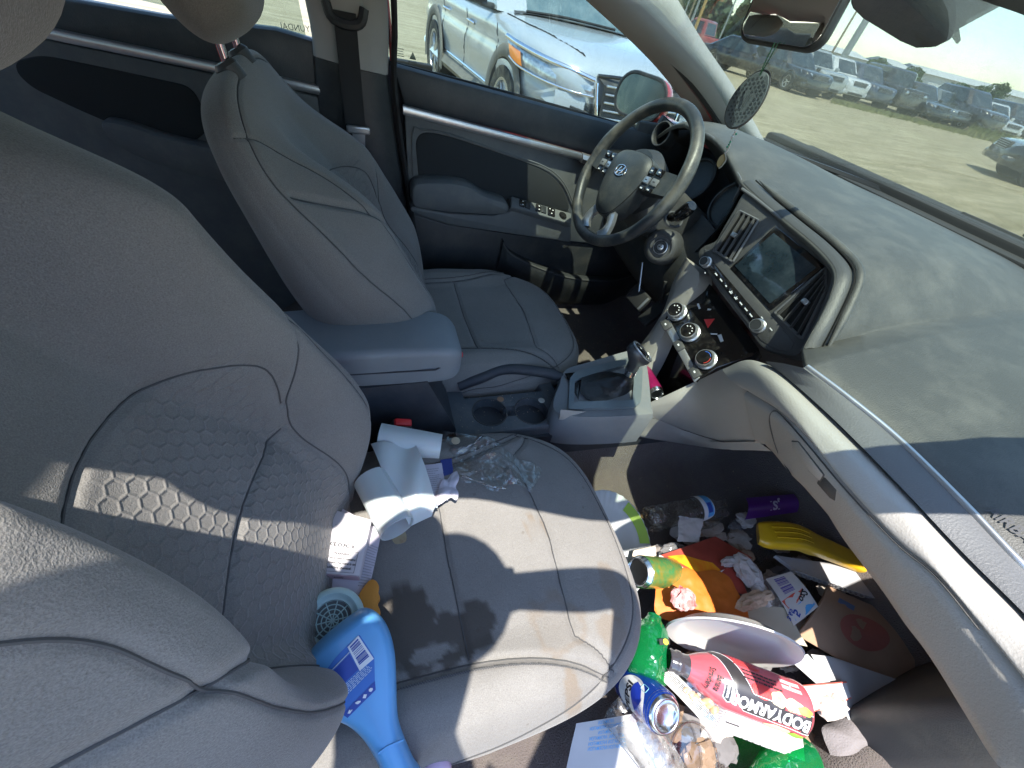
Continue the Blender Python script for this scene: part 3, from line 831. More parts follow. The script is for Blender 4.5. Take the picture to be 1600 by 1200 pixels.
make_seat('driver_seat', 'grey cloth driver seat behind the steering wheel with nothing lying on it', .168, .305, 1, math.radians(31), (-.045, .545), TOP=.612, curve=.02, wide=1.07, bolh=.075, bf0=.34, bf1=.55, hrf=.035)
# ---------------------------------------------------------------- driver door
dd = thing('driver_door', 'closed driver door with cloth inset, silver strip and window switches, beyond the steering wheel', 'car door', (.5, .70, .55))
def plate(name, pts, y, depth, m, par, bev=.006, label=None, smooth=40):
    P = ats(pts, 'y', y); P[:, 1] = y
    if name in ('cloth_inset', 'armrest', 'armrest_pad') : P = np.vstack([lin(np.vstack([P, P[:1]]), 240)[:-1]]); P = sum(np.roll(P, k, 0) for k in range(-7, 8)) / 15; P = P[::2]
    a = Vector(P[1] - P[0]).cross(Vector(P[2] - P[1]))
    return mk(name, prism(P, (0, -1, 0), depth, bev), m, par, smooth=smooth, label=label)
plate('upper_panel', [(612, 100), (700, 124), (800, 151), (900, 178), (985, 200), (1055, 219), (1100, 245), (1085, 300), (1000, 266), (930, 246), (800, 210), (632, 168)], .690, .05, m_doortop, dd, .014)
plate('middle_panel', [(632, 176), (800, 219), (905, 250), (985, 275), (1040, 300), (1040, 390), (890, 378), (800, 366), (700, 352), (640, 333)], .676, .05, m_doorgrey, dd, .006)
ins = [(648, 207), (660, 205), (705, 214), (790, 243), (848, 263), (876, 286), (892, 322), (890, 335), (800, 322), (735, 300), (656, 298)]
plate('cloth_inset', ins, .672, .02, m_doorcloth, dd, .004)
mk('inset_seam', tube(cr(np.vstack([ats([(646, 290), (645, 207), (658, 202), (706, 211), (792, 240), (851, 260), (880, 284), (897, 320)], 'y', .671)]), 60), .0022, 6), m_doorgrey, dd)
sp = cr(ats([(630, 172), (780, 211.5), (908, 245.5)], 'y', .664), 20)
mk('silver_strip', loft([[p + (0, .012, .011), p + (0, -.001, .010), p + (0, -.005, 0), p + (0, -.001, -.010), p + (0, .012, -.011)] for p in sp], True, True), m_silver, dd, smooth=50)
hp = cr(ats([(909, 247), (930, 254), (985, 272)], 'y', .66), 12)
hh = mk('door_handle', loft([[p + (0, .014, .014), p + (0, -.004, .012), p + (0, -.010, 0), p + (0, -.004, -.013), p + (0, .014, -.014)] for p in hp], True, True), m_silver, dd, smooth=50)
mk('handle_recess', rbox(at(952, 238, 'y', .684), (.11, .02, .035), .012), m_black, hh)
arm = plate('armrest_pad', [(643, 289), (660, 285), (705, 286), (735, 291), (755, 306), (797, 319), (797, 336), (770, 338), (700, 334), (644, 326)], .612, .075, m_doorgrey, dd, .016, label='dusty padded armrest')
plate('armrest_body', [(642, 322), (700, 333), (770, 337), (796, 331), (800, 317), (893, 343), (893, 380), (850, 374), (780, 364), (700, 351), (641, 331)], .625, .07, m_doorgrey, dd, .012)
sw_o = at(846, 326, 'y', .632)
sp_ = [at(799, 306, 'y', .655), at(893, 333, 'y', .655), at(893, 350, 'y', .612), at(799, 322, 'y', .612)]
swp = mk('switch_panel', prism(sp_[::-1], Vector(sp_[1] - sp_[0]).cross(Vector(sp_[3] - sp_[0])) * -1, .02, .004), m_doorgrey, dd)
def sq(u, v):
    a, b, c, d = sp_; u = np.asarray(u, float)[..., None]; v = np.asarray(v, float)[..., None]
    return (1 - v) * ((1 - u) * a + u * b) + v * ((1 - u) * d + u * c)
nrm = np.cross(sp_[1] - sp_[0], sp_[3] - sp_[0]); nrm /= np.linalg.norm(nrm); nrm = nrm if nrm[2] > 0 else -nrm
for (u0, u1) in ((.12, .20), (.21, .29), (.38, .46), (.47, .55)):
    q = [sq(u0, .18) , sq(u1, .18), sq(u1, .80), sq(u0, .80)]
    b_ = mk('window_switch', prism([p + nrm * .005 for p in q], nrm, .008, .0015), m_gloss if u0 in (.12, .38) else m_black, swp)
    if u0 in (.12, .38):
        for v in (.33, .64):
            c = sq((u0 + u1) / 2 + .01, v) + nrm * .0056
            mk('switch_mark', xf(flatpoly([(-.003, -.0025), (.003, -.0025), (0, .003)]), frame(c, nrm, sp_[1] - sp_[0])), m_white, b_, smooth=0)
q = [sq(.58, .16), sq(.70, .16), sq(.70, .86), sq(.58, .86)]
lk = mk('lock_switch', prism([p + nrm * .005 for p in q], nrm, .008, .0015), m_gloss, swp)
for (u, v) in ((.61, .3), (.66, .36), (.64, .68)):
    mk('switch_mark', xf(flatrect(-.0022, -.002, .0022, .002), frame(sq(u, v) + nrm * .0056, nrm, sp_[1] - sp_[0])), m_white, lk, smooth=0)
mk('mirror_switch', xf(lathe([(0, .006), (.0125, .006), (.0155, .003), (.0155, -.004), (0, -.004)], 24), frame(sq(.84, .5), nrm)), m_gloss, swp)
plate('lower_panel', [(640, 332), (700, 351), (800, 366), (890, 378), (1040, 390), (1060, 470), (990, 560), (640, 520)], .684, .05, m_black, dd, .008)
lip = cr(ats([(786, 378, .66), (800, 398, .655), (845, 420, .645), (900, 436, .64), (960, 438, .645), (1000, 425, .66)], 'y'), 30)
pk = mk('pocket', loft([[p + (0, .03, .004), p + (0, .004, .006), p + (0, -.002, 0), p + (0, .0, -.05), p + (0, .02, -.13)] for p in lip], False, False), m_black, dd, smooth=60)
mk('pocket_rim', tube(lip, .0035, 6), m_dark, pk)
# window glass and its frame
bl = [(.10, .735, 1.045), (.45, .737, 1.02), (.80, .738, .99), (1.16, .735, .955)]
tl = [(.05, .605, 1.30), (.30, .60, 1.295), (.62, .64, 1.26), (.95, .70, 1.13), (1.16, .735, 1.03)]
G = np.array([bez(a, (np.array(a) + np.array(b)) / 2 + (0, .02, 0), b, 10) for a, b in zip(cr(bl, 20), cr(tl, 20))])
dg = mk('window_glass', thick(grid(G), .003), m_glass, dd, smooth=60)
mk('window_seal', tube(cr(np.array(bl) + (0, -.012, .0), 24), .006, 6), m_rubber, dd)
# etched maker's marks low on the glass, read from outside
m_etch = mat('etched_mark', (.10, .12, .11), .7)
def etch(glassobj, items, px, py, y, h):
    o = at(px, py, 'y', y); M = frame(o, (0, 1, 0), (-1, 0, -.06)); out = []
    for s, x, yy, k in items: out.append(xf(glyphs(s, h * k, align='CENTER'), M @ Matrix.Translation((x, yy, 0))))
    mk('lettering', join(*out), m_etch, glassobj, smooth=0)
tri = join(flatpoly([(-.009, -.004), (0, .012), (.009, -.004)]), flatrect(-.012, -.011, .012, -.009), flatrect(-.010, -.015, .010, -.0135))
mk('glass_mark', xf(tri, frame(at(645, 90, 'y', .726), (0, -1, 0), (1, 0, 0))), m_etch, dg, smooth=0)
mk('glass_mark', xf(textlines(.022, .020, 4, 3), frame(at(626, 82, 'y', .726), (0, -1, 0), (1, 0, 0))), m_etch, dg, smooth=0)

# ---------------------------------------------------------------- red door mirror outside the driver window
wm = thing('door_mirror', 'red door mirror outside the driver window, its glass dusty', 'car mirror', (1.0, .88, 1.0))
o = at(1000, 152, 'y', .86)
nz = Vector((-.85, -.50, .12)).normalized()
fr = frame(o, nz, (-.45, .85, 0))
ring = rrect(.19, .125, .055, 6)
body = []
for k, (s_, d_) in enumerate(((1.0, 0), (1.06, -.012), (1.05, -.05), (.85, -.10), (.45, -.13))):
    body.append([(p[0] * s_, p[1] * s_, d_) for p in ring])
mk('housing', xf(loft(body, True, True), fr), m_red, wm, smooth=60)
mk('bezel', xf(tube([(p[0] * 1.0, p[1] * 1.0, .002) for p in ring], .006, 6, closed=True), fr), m_black, wm)
mk('mirror_glass', xf(prism([(p[0] * .96, p[1] * .96, .003) for p in ring], (0, 0, 1), .004, 0), fr), mat('dusty_mirror', (.09, .105, .10), .16, metal=.8, dust=((.22, .22, .18), .7, 18)), wm)
mk('foot', rbox((1.07, .80, .985), (.10, .14, .05), .02, 3), m_red, wm)
mk('sail_panel', prism([(1.0, .728, 1.03), (1.12, .728, .985), (1.12, .728, .955), (.98, .728, .965)], (0, -1, 0), .02, .004), m_black, wm)

# ---------------------------------------------------------------- rear door, rear seat
rd = thing('rear_door', 'closed rear door behind the driver seat, dark above a silver strip', 'car door', (-.5, .70, .55))
plate('upper_panel', [(60, -10), (250, 24), (300, 30), (430, 45), (494, 64), (505, 150), (300, 106), (96, 62), (40, 50)], .690, .05, m_doortop, rd, .012)
sp = cr(ats([(40, 44), (95, 57), (290, 97), (500, 142)], 'y', .676), 20)
mk('silver_strip', loft([[p + (0, .012, .010), p + (0, -.001, .009), p + (0, -.005, 0), p + (0, -.001, -.009), p + (0, .012, -.010)] for p in sp], True, True), m_silver, rd, smooth=50)
plate('middle_panel', [(-60, 40), (40, 55), (92, 66), (290, 106), (503, 152), (540, 420), (330, 560), (120, 500), (-60, 400), (-100, 200)], .682, .05, m_doorgrey, rd)
plate('cloth_inset', [(14, 98), (62, 86), (180, 110), (300, 136), (330, 200), (300, 225), (225, 216), (130, 176), (40, 134)], .676, .02, m_doorcloth, rd, .005)
plate('armrest', [(150, 186), (200, 196), (245, 212), (300, 226), (420, 250), (420, 300), (300, 276), (225, 252), (165, 220)], .640, .05, m_doorgrey, rd, .014)
G = np.array([bez(a, (np.array(a) + np.array(b)) / 2 + (0, .02, 0), b, 8) for a, b in zip(cr([(-1.05, .735, 1.10), (-.6, .735, 1.088), (-.09, .735, 1.06)], 14), cr([(-.95, .60, 1.30), (-.5, .60, 1.305), (-.10, .605, 1.305)], 14))])
rg = mk('window_glass', thick(grid(G), .003), m_glass, rd, smooth=60)
etch(rg, [('HYUNDAI', 0, 0, 1.0), ('M-12 AS2', 0, -.016, .62)], 466, 44, .728, .017)
rs = thing('rear_bench', 'grey cloth rear bench glimpsed between the front seats', 'car seat', (-.8, 0, .3))
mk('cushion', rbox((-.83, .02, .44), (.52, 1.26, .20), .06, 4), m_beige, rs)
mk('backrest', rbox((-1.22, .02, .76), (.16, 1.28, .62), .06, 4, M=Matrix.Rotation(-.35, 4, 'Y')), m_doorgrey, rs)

# ---------------------------------------------------------------- front passenger door sill and open doorway
st('sill', join(rbox((.30, -.885, .315), (1.30, .09, .10), .02, 3)), m_dark, 'dark sill of the open passenger doorway')

od = thing('passenger_door', 'open front passenger door swung out beside the photographer', 'car door', (.93, -.90, .6))
oM = Matrix.Translation((.94, -.885, 0)) @ Matrix.Rotation(math.radians(180 + 66), 4, 'Z')
mk('panel', rbox((.52, .03, .64), (1.02, .10, .66), .03, 3, M=None), m_doorgrey, od, local=True) if False else mk('panel', xf(rbox((.52, .03, .64), (1.02, .10, .66), .03, 3), oM), m_doorgrey, od)
mk('outer_skin', xf(rbox((.52, -.035, .64), (1.04, .03, .68), .012, 2), oM), m_red, od)
mk('window_frame', xf(tube(cr([(.02, .0, .97), (.25, .03, 1.14), (.55, .07, 1.29), (.92, .07, 1.31), (1.02, .02, 1.0)], 30), .018, 8), oM), m_rubber, od)
mk('armrest', xf(rbox((.55, .10, .66), (.55, .07, .07), .025, 3), oM), m_doorgrey, od)
# ---------------------------------------------------------------- dashboard
da = thing('dashboard', 'grey dashboard with silver strip, glovebox and central screen under the windscreen', 'dashboard', (.9, 0, .8))
# rear edge of the top skin, from the passenger end round the screen hood and over the dials
rear = ats([(1640, 915, 'z', .905), (1590, 870, 'z', .905), (1500, 776, 'z', .906), (1400, 679, 'z', .906), (1320, 614, 'z', .906), (1262, 571, 'z', .904)])
hood = ats([(1256, 546, 'x', .735), (1276, 508, 'x', .755), (1298, 462, 'x', .785), (1306, 436, 'x', .80), (1301, 414, 'x', .815), (1272, 382, 'x', .83), (1230, 347, 'x', .84), (1185, 309, 'x', .845), (1160, 285, 'x', .85), (1146, 258, 'x', .86), (1133, 234, 'x', .875), (1115, 215, 'x', .89), (1092, 203, 'x', .90)])
tail = np.array([hood[-1] + (.01, .08, -.002), hood[-1] + (.03, .16, -.03), hood[-1] + (.04, .24, -.09)])
E0 = np.vstack([cr(rear, 50), cr(hood, 90), cr(tail, 20)])
n = len(E0)
ys = np.interp(np.linspace(0, 1, n), np.linspace(0, 1, 6), [-.76, -.5, -.2, .15, .45, .70])
E3 = np.array([(base_x(y) - .005, y, .992) for y in ys])
rows = []
for k in np.linspace(0, 1, 40):
    p = E0 * (1 - k) + E3 * k
    lift = .030 * np.sin(np.pi * k ** .8)
    p = p + np.stack([0 * p[:, 0], 0 * p[:, 0], np.full(n, lift)], 1)
    rows.append(p)
rows = [E0 + (.004, 0, -.012), E0 + (-.002, 0, -.004)] + rows
Pt = np.array(rows)
# moulded edge of the raised pad on the passenger side
hp_ = hood[:9]; pl = np.vstack([hp_[1:] * 1.0])
V = Pt.reshape(-1, 3)
top = mk('dash_top', (V, grid(Pt)[1]), m_dashtop, da, smooth=70)
# raised pad edge running beside the screen hood, and the ribbed band between them
def on_top(p, k): return p * (1 - k) + E3[np.argmin(np.abs(E3[:, 1] - p[1] * 1.1))] * k
hb = cr(np.vstack([hood[:9]]), 60)
bandq = [hb + np.array((.000, 0, .001)), hb + np.array((.006, -.004, .007)), hb + np.array((.016, -.009, .010)), hb + np.array((.022, -.012, .007))]
mk('hood_band', grid(np.array(bandq)), mat('hood_band_grey', (.055, .056, .055), .5, bump=GRAIN), da, smooth=70)
pe = hb + np.array((.030, -.016, .012))
mk('pad_edge', tube(pe, np.interp(np.linspace(0, 1, len(pe)), [0, .12, .85, 1], [.003, .008, .007, .001]), 8), m_dashtop, da, smooth=80)
mk('pad_shutline', tube(pe + np.array((-.0075, .004, -.001)), .0016, 5), m_hole, da)
# lettering pressed into the skin at the passenger end
o = onplane(1592, 815, at(1590, 800, 'z', .935), (.25, 0, 1)); du = onplane(1640, 872, o, (.25, 0, 1)) - o
xdir = onplane(1600, 822, o, (-.25, 0, 1)) - onplane(1570, 796, o, (-.25, 0, 1))
_near = V[np.argsort(((V[:, :2] - at(1580, 800, 'z', .935)[:2]) ** 2).sum(1))[:60]]
_pl = np.linalg.lstsq(np.c_[_near[:, :2], np.ones(60)], _near[:, 2], rcond=None)[0]
def top_at(p): return _pl[0] * p[0] + _pl[1] * p[1] + _pl[2]
L_ = glyphs('AIRBAG', .016, bold=.0003, sub=.006)
Mx = frame((0, 0, 0), (0, 0, 1), (0.02, -1, 0)); pts = xf(L_, Mx)[0][:, :2] + np.array(at(1600, 822, 'z', .925)[:2])
mk('lettering', (np.array([(p[0], p[1], top_at(p) + .0065) for p in pts]), L_[1]), mat('pressed_lettering', (.055, .056, .06), .6), top, smooth=0)

# silver-edged trim, dark band, light padded roll, glovebox face
right = lambda c: c
c_top = cr(rear, 40)
c_sil = c_top + np.array((-.006, 0, -.004))
band_lo = ats([(1640, 1010, 'x', .605), (1600, 962, 'x', .622), (1500, 862, 'x', .636), (1400, 756, 'x', .645), (1300, 655, 'x', .655), (1225, 588, 'x', .668), (1196, 566, 'x', .680)])
band_lo = cr(band_lo, 40)
sil = np.array([c_top + (.004, 0, .0005), c_top + (.001, 0, .0018), c_top + (-.002, 0, .0008), c_top + (-.0035, 0, -.002), c_sil + (.003, 0, -.006)])
mk('silver_strip', grid(sil), m_silver, da, smooth=70)
bm_ = (c_sil + band_lo) / 2 + np.array((-.004, 0, .004))
mk('trim_band', grid(np.array([c_top + (-.001, 0, -.0035), c_top + (-.006, 0, -.005), bm_, band_lo + (-.002, 0, .003), band_lo + (.012, 0, -.006)])), m_dashmid, da, smooth=70)
seam = cr(ats([(1640, 1118, 'x', .565), (1600, 1062, 'x', .575), (1533, 978, 'x', .588), (1461, 893, 'x', .598), (1400, 842, 'x', .603), (1320, 756, 'x', .612), (1262, 684, 'x', .622), (1215, 640, 'x', .640), (1165, 610, 'x', .675)]), 44)
r0 = cr(np.vstack([band_lo[::8], ats([(1160, 563, 'x', .705), (1128, 577, 'x', .73), (1090, 597, 'x', .735)])]), 44)
r0 = cr(ats([(1640, 1016, 'x', .607), (1600, 966, 'x', .624), (1500, 866, 'x', .638), (1400, 760, 'x', .647), (1300, 659, 'x', .657), (1225, 590, 'x', .670), (1188, 568, 'x', .685), (1160, 564, 'x', .705), (1128, 577, 'x', .722)]), 44)
rm1 = r0 * .72 + seam * .28 + np.array((-.013, 0, .006)); rm2 = r0 * .35 + seam * .65 + np.array((-.013, 0, .003))
mk('padded_roll', grid(ribs([r0 + (.02, 0, -.004), r0 + (.002, 0, .0), rm1, rm2, seam + (-.003, 0, .0025), seam + (.006, 0, .0)], 60, 24)), m_beige, da, smooth=80)
low = cr(ats([(1640, 1250, 'x', .545), (1572, 1200, 'x', .555), (1505, 1108, 'x', .578), (1440, 1005, 'x', .60), (1370, 905, 'x', .622), (1300, 815, 'x', .645), (1240, 742, 'x', .672), (1205, 700, 'x', .71), (1180, 690, 'x', .74)]), 44)
gm = (seam + low) / 2 + np.array((-.004, 0, 0))
gl = mk('lower_panel', grid(ribs([seam + (.006, 0, -.0012), seam + (-.002, 0, -.0035), gm, low + (-.002, 0, .004), low + (.006, 0, -.004), low + (.10, .01, -.012), low + (.40, .02, .02)], 60, 30)), m_beige, da, smooth=80)
# glovebox door: an arched outline standing 2 mm proud, with a latch recess
def gface(px, py, push=0.0):
    """point on the lower panel face"""
    q = np.array([proj_px(v) for v in gm_all]); j = np.argsort(((q - (px, py)) ** 2).sum(1))[:3]
    w = 1 / (((q[j] - (px, py)) ** 2).sum(1) + 1e-6); x = (gm_all[j, 0] * w).sum() / w.sum()
    return at(px, py, 'x', x - push)
def proj_px(v):
    c = ROT.T @ (np.asarray(v) - CAM); return 800 + FPX * c[0] / c[2], 600 + FPX * c[1] / c[2]
gm_all = ribs([seam + (.0, 0, -.004), gm, low + (-.002, 0, .004)], 60, 16).reshape(-1, 3)
gb = [(1206, 643), (1226, 660), (1262, 700), (1300, 742), (1345, 795), (1420, 872), (1500, 962), (1560, 1030)]
arch = [gface(*p, .0025) for p in [(1236, 742), (1216, 708), (1204, 670), (1203, 650), (1210, 642), (1222, 650), (1262, 695), (1320, 764), (1400, 849), (1461, 900), (1530, 984)]]
mk('glovebox_gap', tube(cr(arch, 70), .0011, 6), m_dark, gl)
lat = [gface(*p, .006) for p in [(1236, 690), (1246, 690), (1286, 742), (1280, 752), (1262, 735), (1238, 702)]]
mk('latch', prism(lat, (-1, -.2, .3), .008, .002), m_beige, gl)
mk('latch_gap', tube(lin(np.array(lat + lat[:1]) + np.array((.003, 0, 0)), 50), .0014, 5), m_dark, gl)
hol = [gface(*p, .0025) for p in [(1282, 744), (1290, 746), (1307, 766), (1304, 783), (1296, 778), (1276, 755)]]
mk('latch_hole', prism(hol, (-1, -.2, .3), .004, .001), m_dark, gl)
# rounded end of the dash by the door with its air duct

# ---- cheek between console and passenger knee space
ck_t = ats([(1008, 632, 'y', -.118), (1040, 618, 'y', -.122), (1085, 597, 'y', -.128), (1128, 577, 'x', .724)])
ck_b = ats([(1012, 650, 'y', -.125), (1070, 672, 'y', -.14), (1130, 690, 'x', .82), (1192, 700, 'x', .775)])
ck_r = np.array([ck_b[-1], at(1196, 668, 'x', .715), at(1172, 612, 'x', .678), ck_t[-1]])
ck_l = np.array([ck_b[0], ck_t[0]])
CK = coons(ck_b, ck_t, ck_l, ck_r, 30, 16)
mk('console_cheek', grid(CK), m_beige, da, smooth=80)
ck_b2 = ats([(872, 655, 'y', -.112), (960, 676, 'y', -.125), (1070, 694, 'y', -.143), (1130, 702, 'x', .825), (1204, 704, 'x', .755)])
ck_m = ats([(876, 640, 'y', -.115), (1012, 652, 'y', -.128), (1070, 673, 'y', -.143), (1130, 691, 'x', .822), (1198, 698, 'x', .765)])
mk('lower_cheek', grid(ribs([ck_m, (cr(ck_m, 5) + cr(ck_b2, 5)) / 2 + (0, -.004, 0), ck_b2, ck_b2 + (0, .03, -.01)], 30, 10)), m_beige, da, smooth=80)
# driver side of the stack: the pale strut running down to the console
s1 = ats([(1072, 402, 'x', .80), (1052, 440, 'x', .79), (1034, 490, 'x', .77), (1000, 540, 'x', .745), (975, 568, 'x', .72)])
s2 = ats([(1092, 425, 'x', .80), (1088, 450, 'x', .79), (1046, 505, 'x', .765), (1020, 560, 'x', .74), (1004, 590, 'x', .72)])
mk('console_strut', loft([[a + (.02, .012, -.01), a, (a + b) / 2 + (-.008, .004, .004), b, b + (.05, .0, -.01)] for a, b in zip(cr(s1, 24), cr(s2, 24))], True, True), m_beige, da, smooth=60)

# ---- dials: dark recess under the hood
rec = ats([(1090, 205, 'x', .915), (1117, 218, 'x', .905), (1136, 240, 'x', .89), (1150, 265, 'x', .875), (1162, 288, 'x', .865), (1150, 318, 'x', .87), (1130, 350, 'x', .89), (1110, 372, 'x', .89), (1080, 400, 'x', .89), (1040, 420, 'x', .92)])
cen = np.array([1.02, .36, .93])
mk('dial_recess', grid(np.array([cr(rec, 60) + (-.006, 0, .002), cr(rec, 60) + (.0, 0, -.003), cr(rec, 60) * .6 + cen * .4 + (.03, 0, 0), np.tile(cen + (.06, 0, 0), (60, 1))])), m_black, da, smooth=70)
mk('hood_edge', tube(cr(np.array(rec[:6]) + (-.012, 0, .004), 50), .0028, 6), m_dashmid, da)
for yy in (.27, .45):
    M = frame((.995, yy, .925), (-.9, 0, .43), (0, -1, 0))
    dl = mk('dial', xf(lathe([(0, 0), (.058, 0), (.064, .006), (.067, .006), (.067, -.01), (0, -.01)], 40), M), m_black, da)
    mk('dial_ring', xf(tube([(.062 * math.cos(a), .062 * math.sin(a), .007) for a in np.linspace(0, 2 * np.pi, 40, endpoint=False)], .0014, 5, closed=True), M), m_dashmid, dl)
    tk = []
    for a in np.radians(np.linspace(-40, 220, 27)): tk.append(xf(flatrect(.046, -.0006, .054, .0006), Matrix.Rotation(a, 4, 'Z')))
    mk('dial_ticks', xf(join(*tk), M @ Matrix.Translation((0, 0, .001))), mat('dial_print', (.05, .055, .055), .6) if 'dial_print' not in bpy.data.materials else bpy.data.materials['dial_print'], dl, smooth=0, kind='stuff')
# knee panel and dark underside on the driver side
mk('knee_panel', grid(ribs([[(.93, .70, .92), (.93, .40, .90), (.93, .12, .86)], [(.86, .70, .80), (.84, .40, .78), (.86, .12, .74)], [(.92, .70, .62), (.90, .40, .60), (.92, .12, .58)], [(1.2, .70, .60), (1.2, .40, .58), (1.2, .12, .56)]], 20, 20)), m_black, da, smooth=80)
vt = mk('side_vent', xf(lathe([(.0, -.03), (.028, -.03), (.030, .0), (.034, .003), (.036, 0), (.036, -.04), (0, -.04)], 28), frame((.93, .615, 1.00), (-.95, -.15, .25))), m_black, da)
mk('vent_ring', xf(tube([(.034 * math.cos(a), .034 * math.sin(a), .003) for a in np.linspace(0, 6.283, 30, endpoint=False)], .0022, 6, closed=True), frame((.93, .615, 1.00), (-.95, -.15, .25))), m_dark, vt)

# ---------------------------------------------------------------- centre stack face: a tilted plane with screen, vents, radio row
PN = np.array([-.93, -.10, .36]); PN /= np.linalg.norm(PN); PO = at(1213, 420, 'x', .825)
def fp(px, py, off=0.0): return onplane(px, py, PO, PN) + PN * off
outl = [(1164, 300), (1185, 316), (1230, 353), (1270, 386), (1296, 412), (1301, 432), (1292, 464), (1272, 510), (1254, 546), (1242, 556), (1215, 552), (1190, 542), (1160, 502), (1120, 450), (1098, 412), (1090, 395), (1100, 384), (1118, 376), (1126, 362), (1146, 328)]
ob = [fp(*p) for p in outl]
bz = mk('stack_bezel', prism(cr(ob, 90, closed=True), PN, .10, .004), m_dark, da, smooth=40)
mk('bezel_rim', tube(cr([fp(*p, .003) for p in [(1160, 296), (1185, 314), (1232, 352), (1273, 386), (1299, 412), (1303, 434), (1294, 466), (1274, 512), (1254, 549)]], 60), .0035, 8), m_dashmid, da)
def fpoly(name, px, off, depth, m, par, bev=.0015, **k):
    return mk(name, prism([fp(*p, off) for p in px], PN, depth, bev), m, par, **k)
sc = fpoly('screen_surround', [(1213, 352), (1290, 416), (1204, 486), (1140, 420)], .003, .02, m_gloss, da, .003)
scr_m = mat('dusty_screen', (.012, .022, .03), .10, spec=.6, coat=.3, dust=((.16, .20, .22), .22, 16))
fpoly('screen', [(1210, 365), (1277, 419), (1204, 475), (1149, 416)], .0045, .004, scr_m, sc, .0006)
def vent(quad, nsl, lab):
    a, b, c, d = quad                                                # a-b one long side, d-c the other
    vv = fpoly('air_vent', quad, .0025, .03, m_hole, da, .002, label=lab)
    q = [fp(*p, .004) for p in quad]
    mk('vent_frame', tube(lin(q + [q[0]], 60), .0028, 6), m_dashmid, vv)
    for i in range(nsl):
        t = (i + .5) / nsl
        p0 = q[0] * (1 - t) + q[1] * t; p1 = q[3] * (1 - t) + q[2] * t
        ax = (p1 - p0); ax = ax / np.linalg.norm(ax); s_ = np.cross(PN, ax)
        w = s_ * .0016 + PN * .006
        mk('slat', loft([[p0 + w, p0 + w + s_ * .0014, p0 - w + s_ * .0014, p0 - w], [p1 + w, p1 + w + s_ * .0014, p1 - w + s_ * .0014, p1 - w]], True, True), m_dark, vv, smooth=0)
    m0 = (q[0] + q[1] + q[2] + q[3]) / 4
    e1 = (q[1] - q[0]) / np.linalg.norm(q[1] - q[0])
    mk('vent_tab', xf(rbox((0, 0, .006), (.014, .010, .010), .002), frame(m0, PN, e1)), m_silver, vv)
vent([(1116, 392), (1146, 410), (1186, 345), (1156, 330)], 4, 'left air vent beside the dials')
vent([(1212, 489), (1254, 530), (1292, 452), (1290, 420)], 4, 'right air vent beside the dash top')
# radio row
rb = fpoly('radio_panel', [(1100, 388), (1122, 398), (1150, 428), (1204, 490), (1242, 536), (1236, 548), (1214, 548), (1188, 532), (1140, 470), (1106, 425)], .002, .02, m_dark, da, .003)
rr = fpoly('radio_strip', [(1106, 418), (1116, 410), (1196, 505), (1184, 516)], .0035, .01, m_gloss, rb, .001)
def knob(px, py, r, h, m_side, m_face, par, name='knob', N_=None, O_=None, mark=None):
    N_ = PN if N_ is None else N_; O_ = PO if O_ is None else O_
    o = onplane(px, py, O_, N_) + N_ * .003
    M = frame(o, N_, (0, -1, 0))
    k = mk(name, xf(lathe([(r * 1.18, 0), (r * 1.18, h * .22), (r * 1.06, h * .28), (r * 1.0, h * .32), (r * .97, h * .9), (r * .90, h), (r * .86, h), (r * .86, h - .001)], 36), M), m_side, par, smooth=30)
    f = mk('knob_face', xf(lathe([(0, h - .0008), (r * .86, h - .0008), (r * .86, h - .004), (0, h - .004)], 30), M), m_face, k)
    return k, f, M, h
knob(1105, 411, .0115, .016, m_silver, m_black, rb); knob(1186, 510, .0135, .018, m_silver, m_black, rb)
u_ = np.array(fp(1190, 505) - fp(1112, 410)); u_ /= np.linalg.norm(u_)
for i in range(8):
    t = (i + .5) / 8
    c = fp(1117 + t * 62, 425 + t * 73, .0052)
    w = (.009, .009, .005, .008, .008, .009, .010, .010)[i]
    b_ = mk('radio_button', xf(rbox((0, 0, -.001), (.0165, .011, .003), .0008), frame(c, PN, u_)), m_gloss, rr)
    if i in (3, 4): mark = join(flatrect(-.004, -.003, .004, -.0005), flatrect(-.001, -.0005, .001, .003), flatrect(.002, 0, .005, .0014))
    else: mark = flatrect(-w / 2, -.0013, w / 2, .0013)
    mk('button_mark', xf(mark, frame(c + PN * .0009, PN, u_)), m_white, b_, smooth=0)
for (px, py, w) in ((1192, 497, .006), (1206, 515, .008), (1103, 427, .004)):
    mk('button_mark', xf(flatrect(-w / 2, -.001, w / 2, .001), frame(fp(px, py, .0045), PN, u_)), m_white, rb, smooth=0)

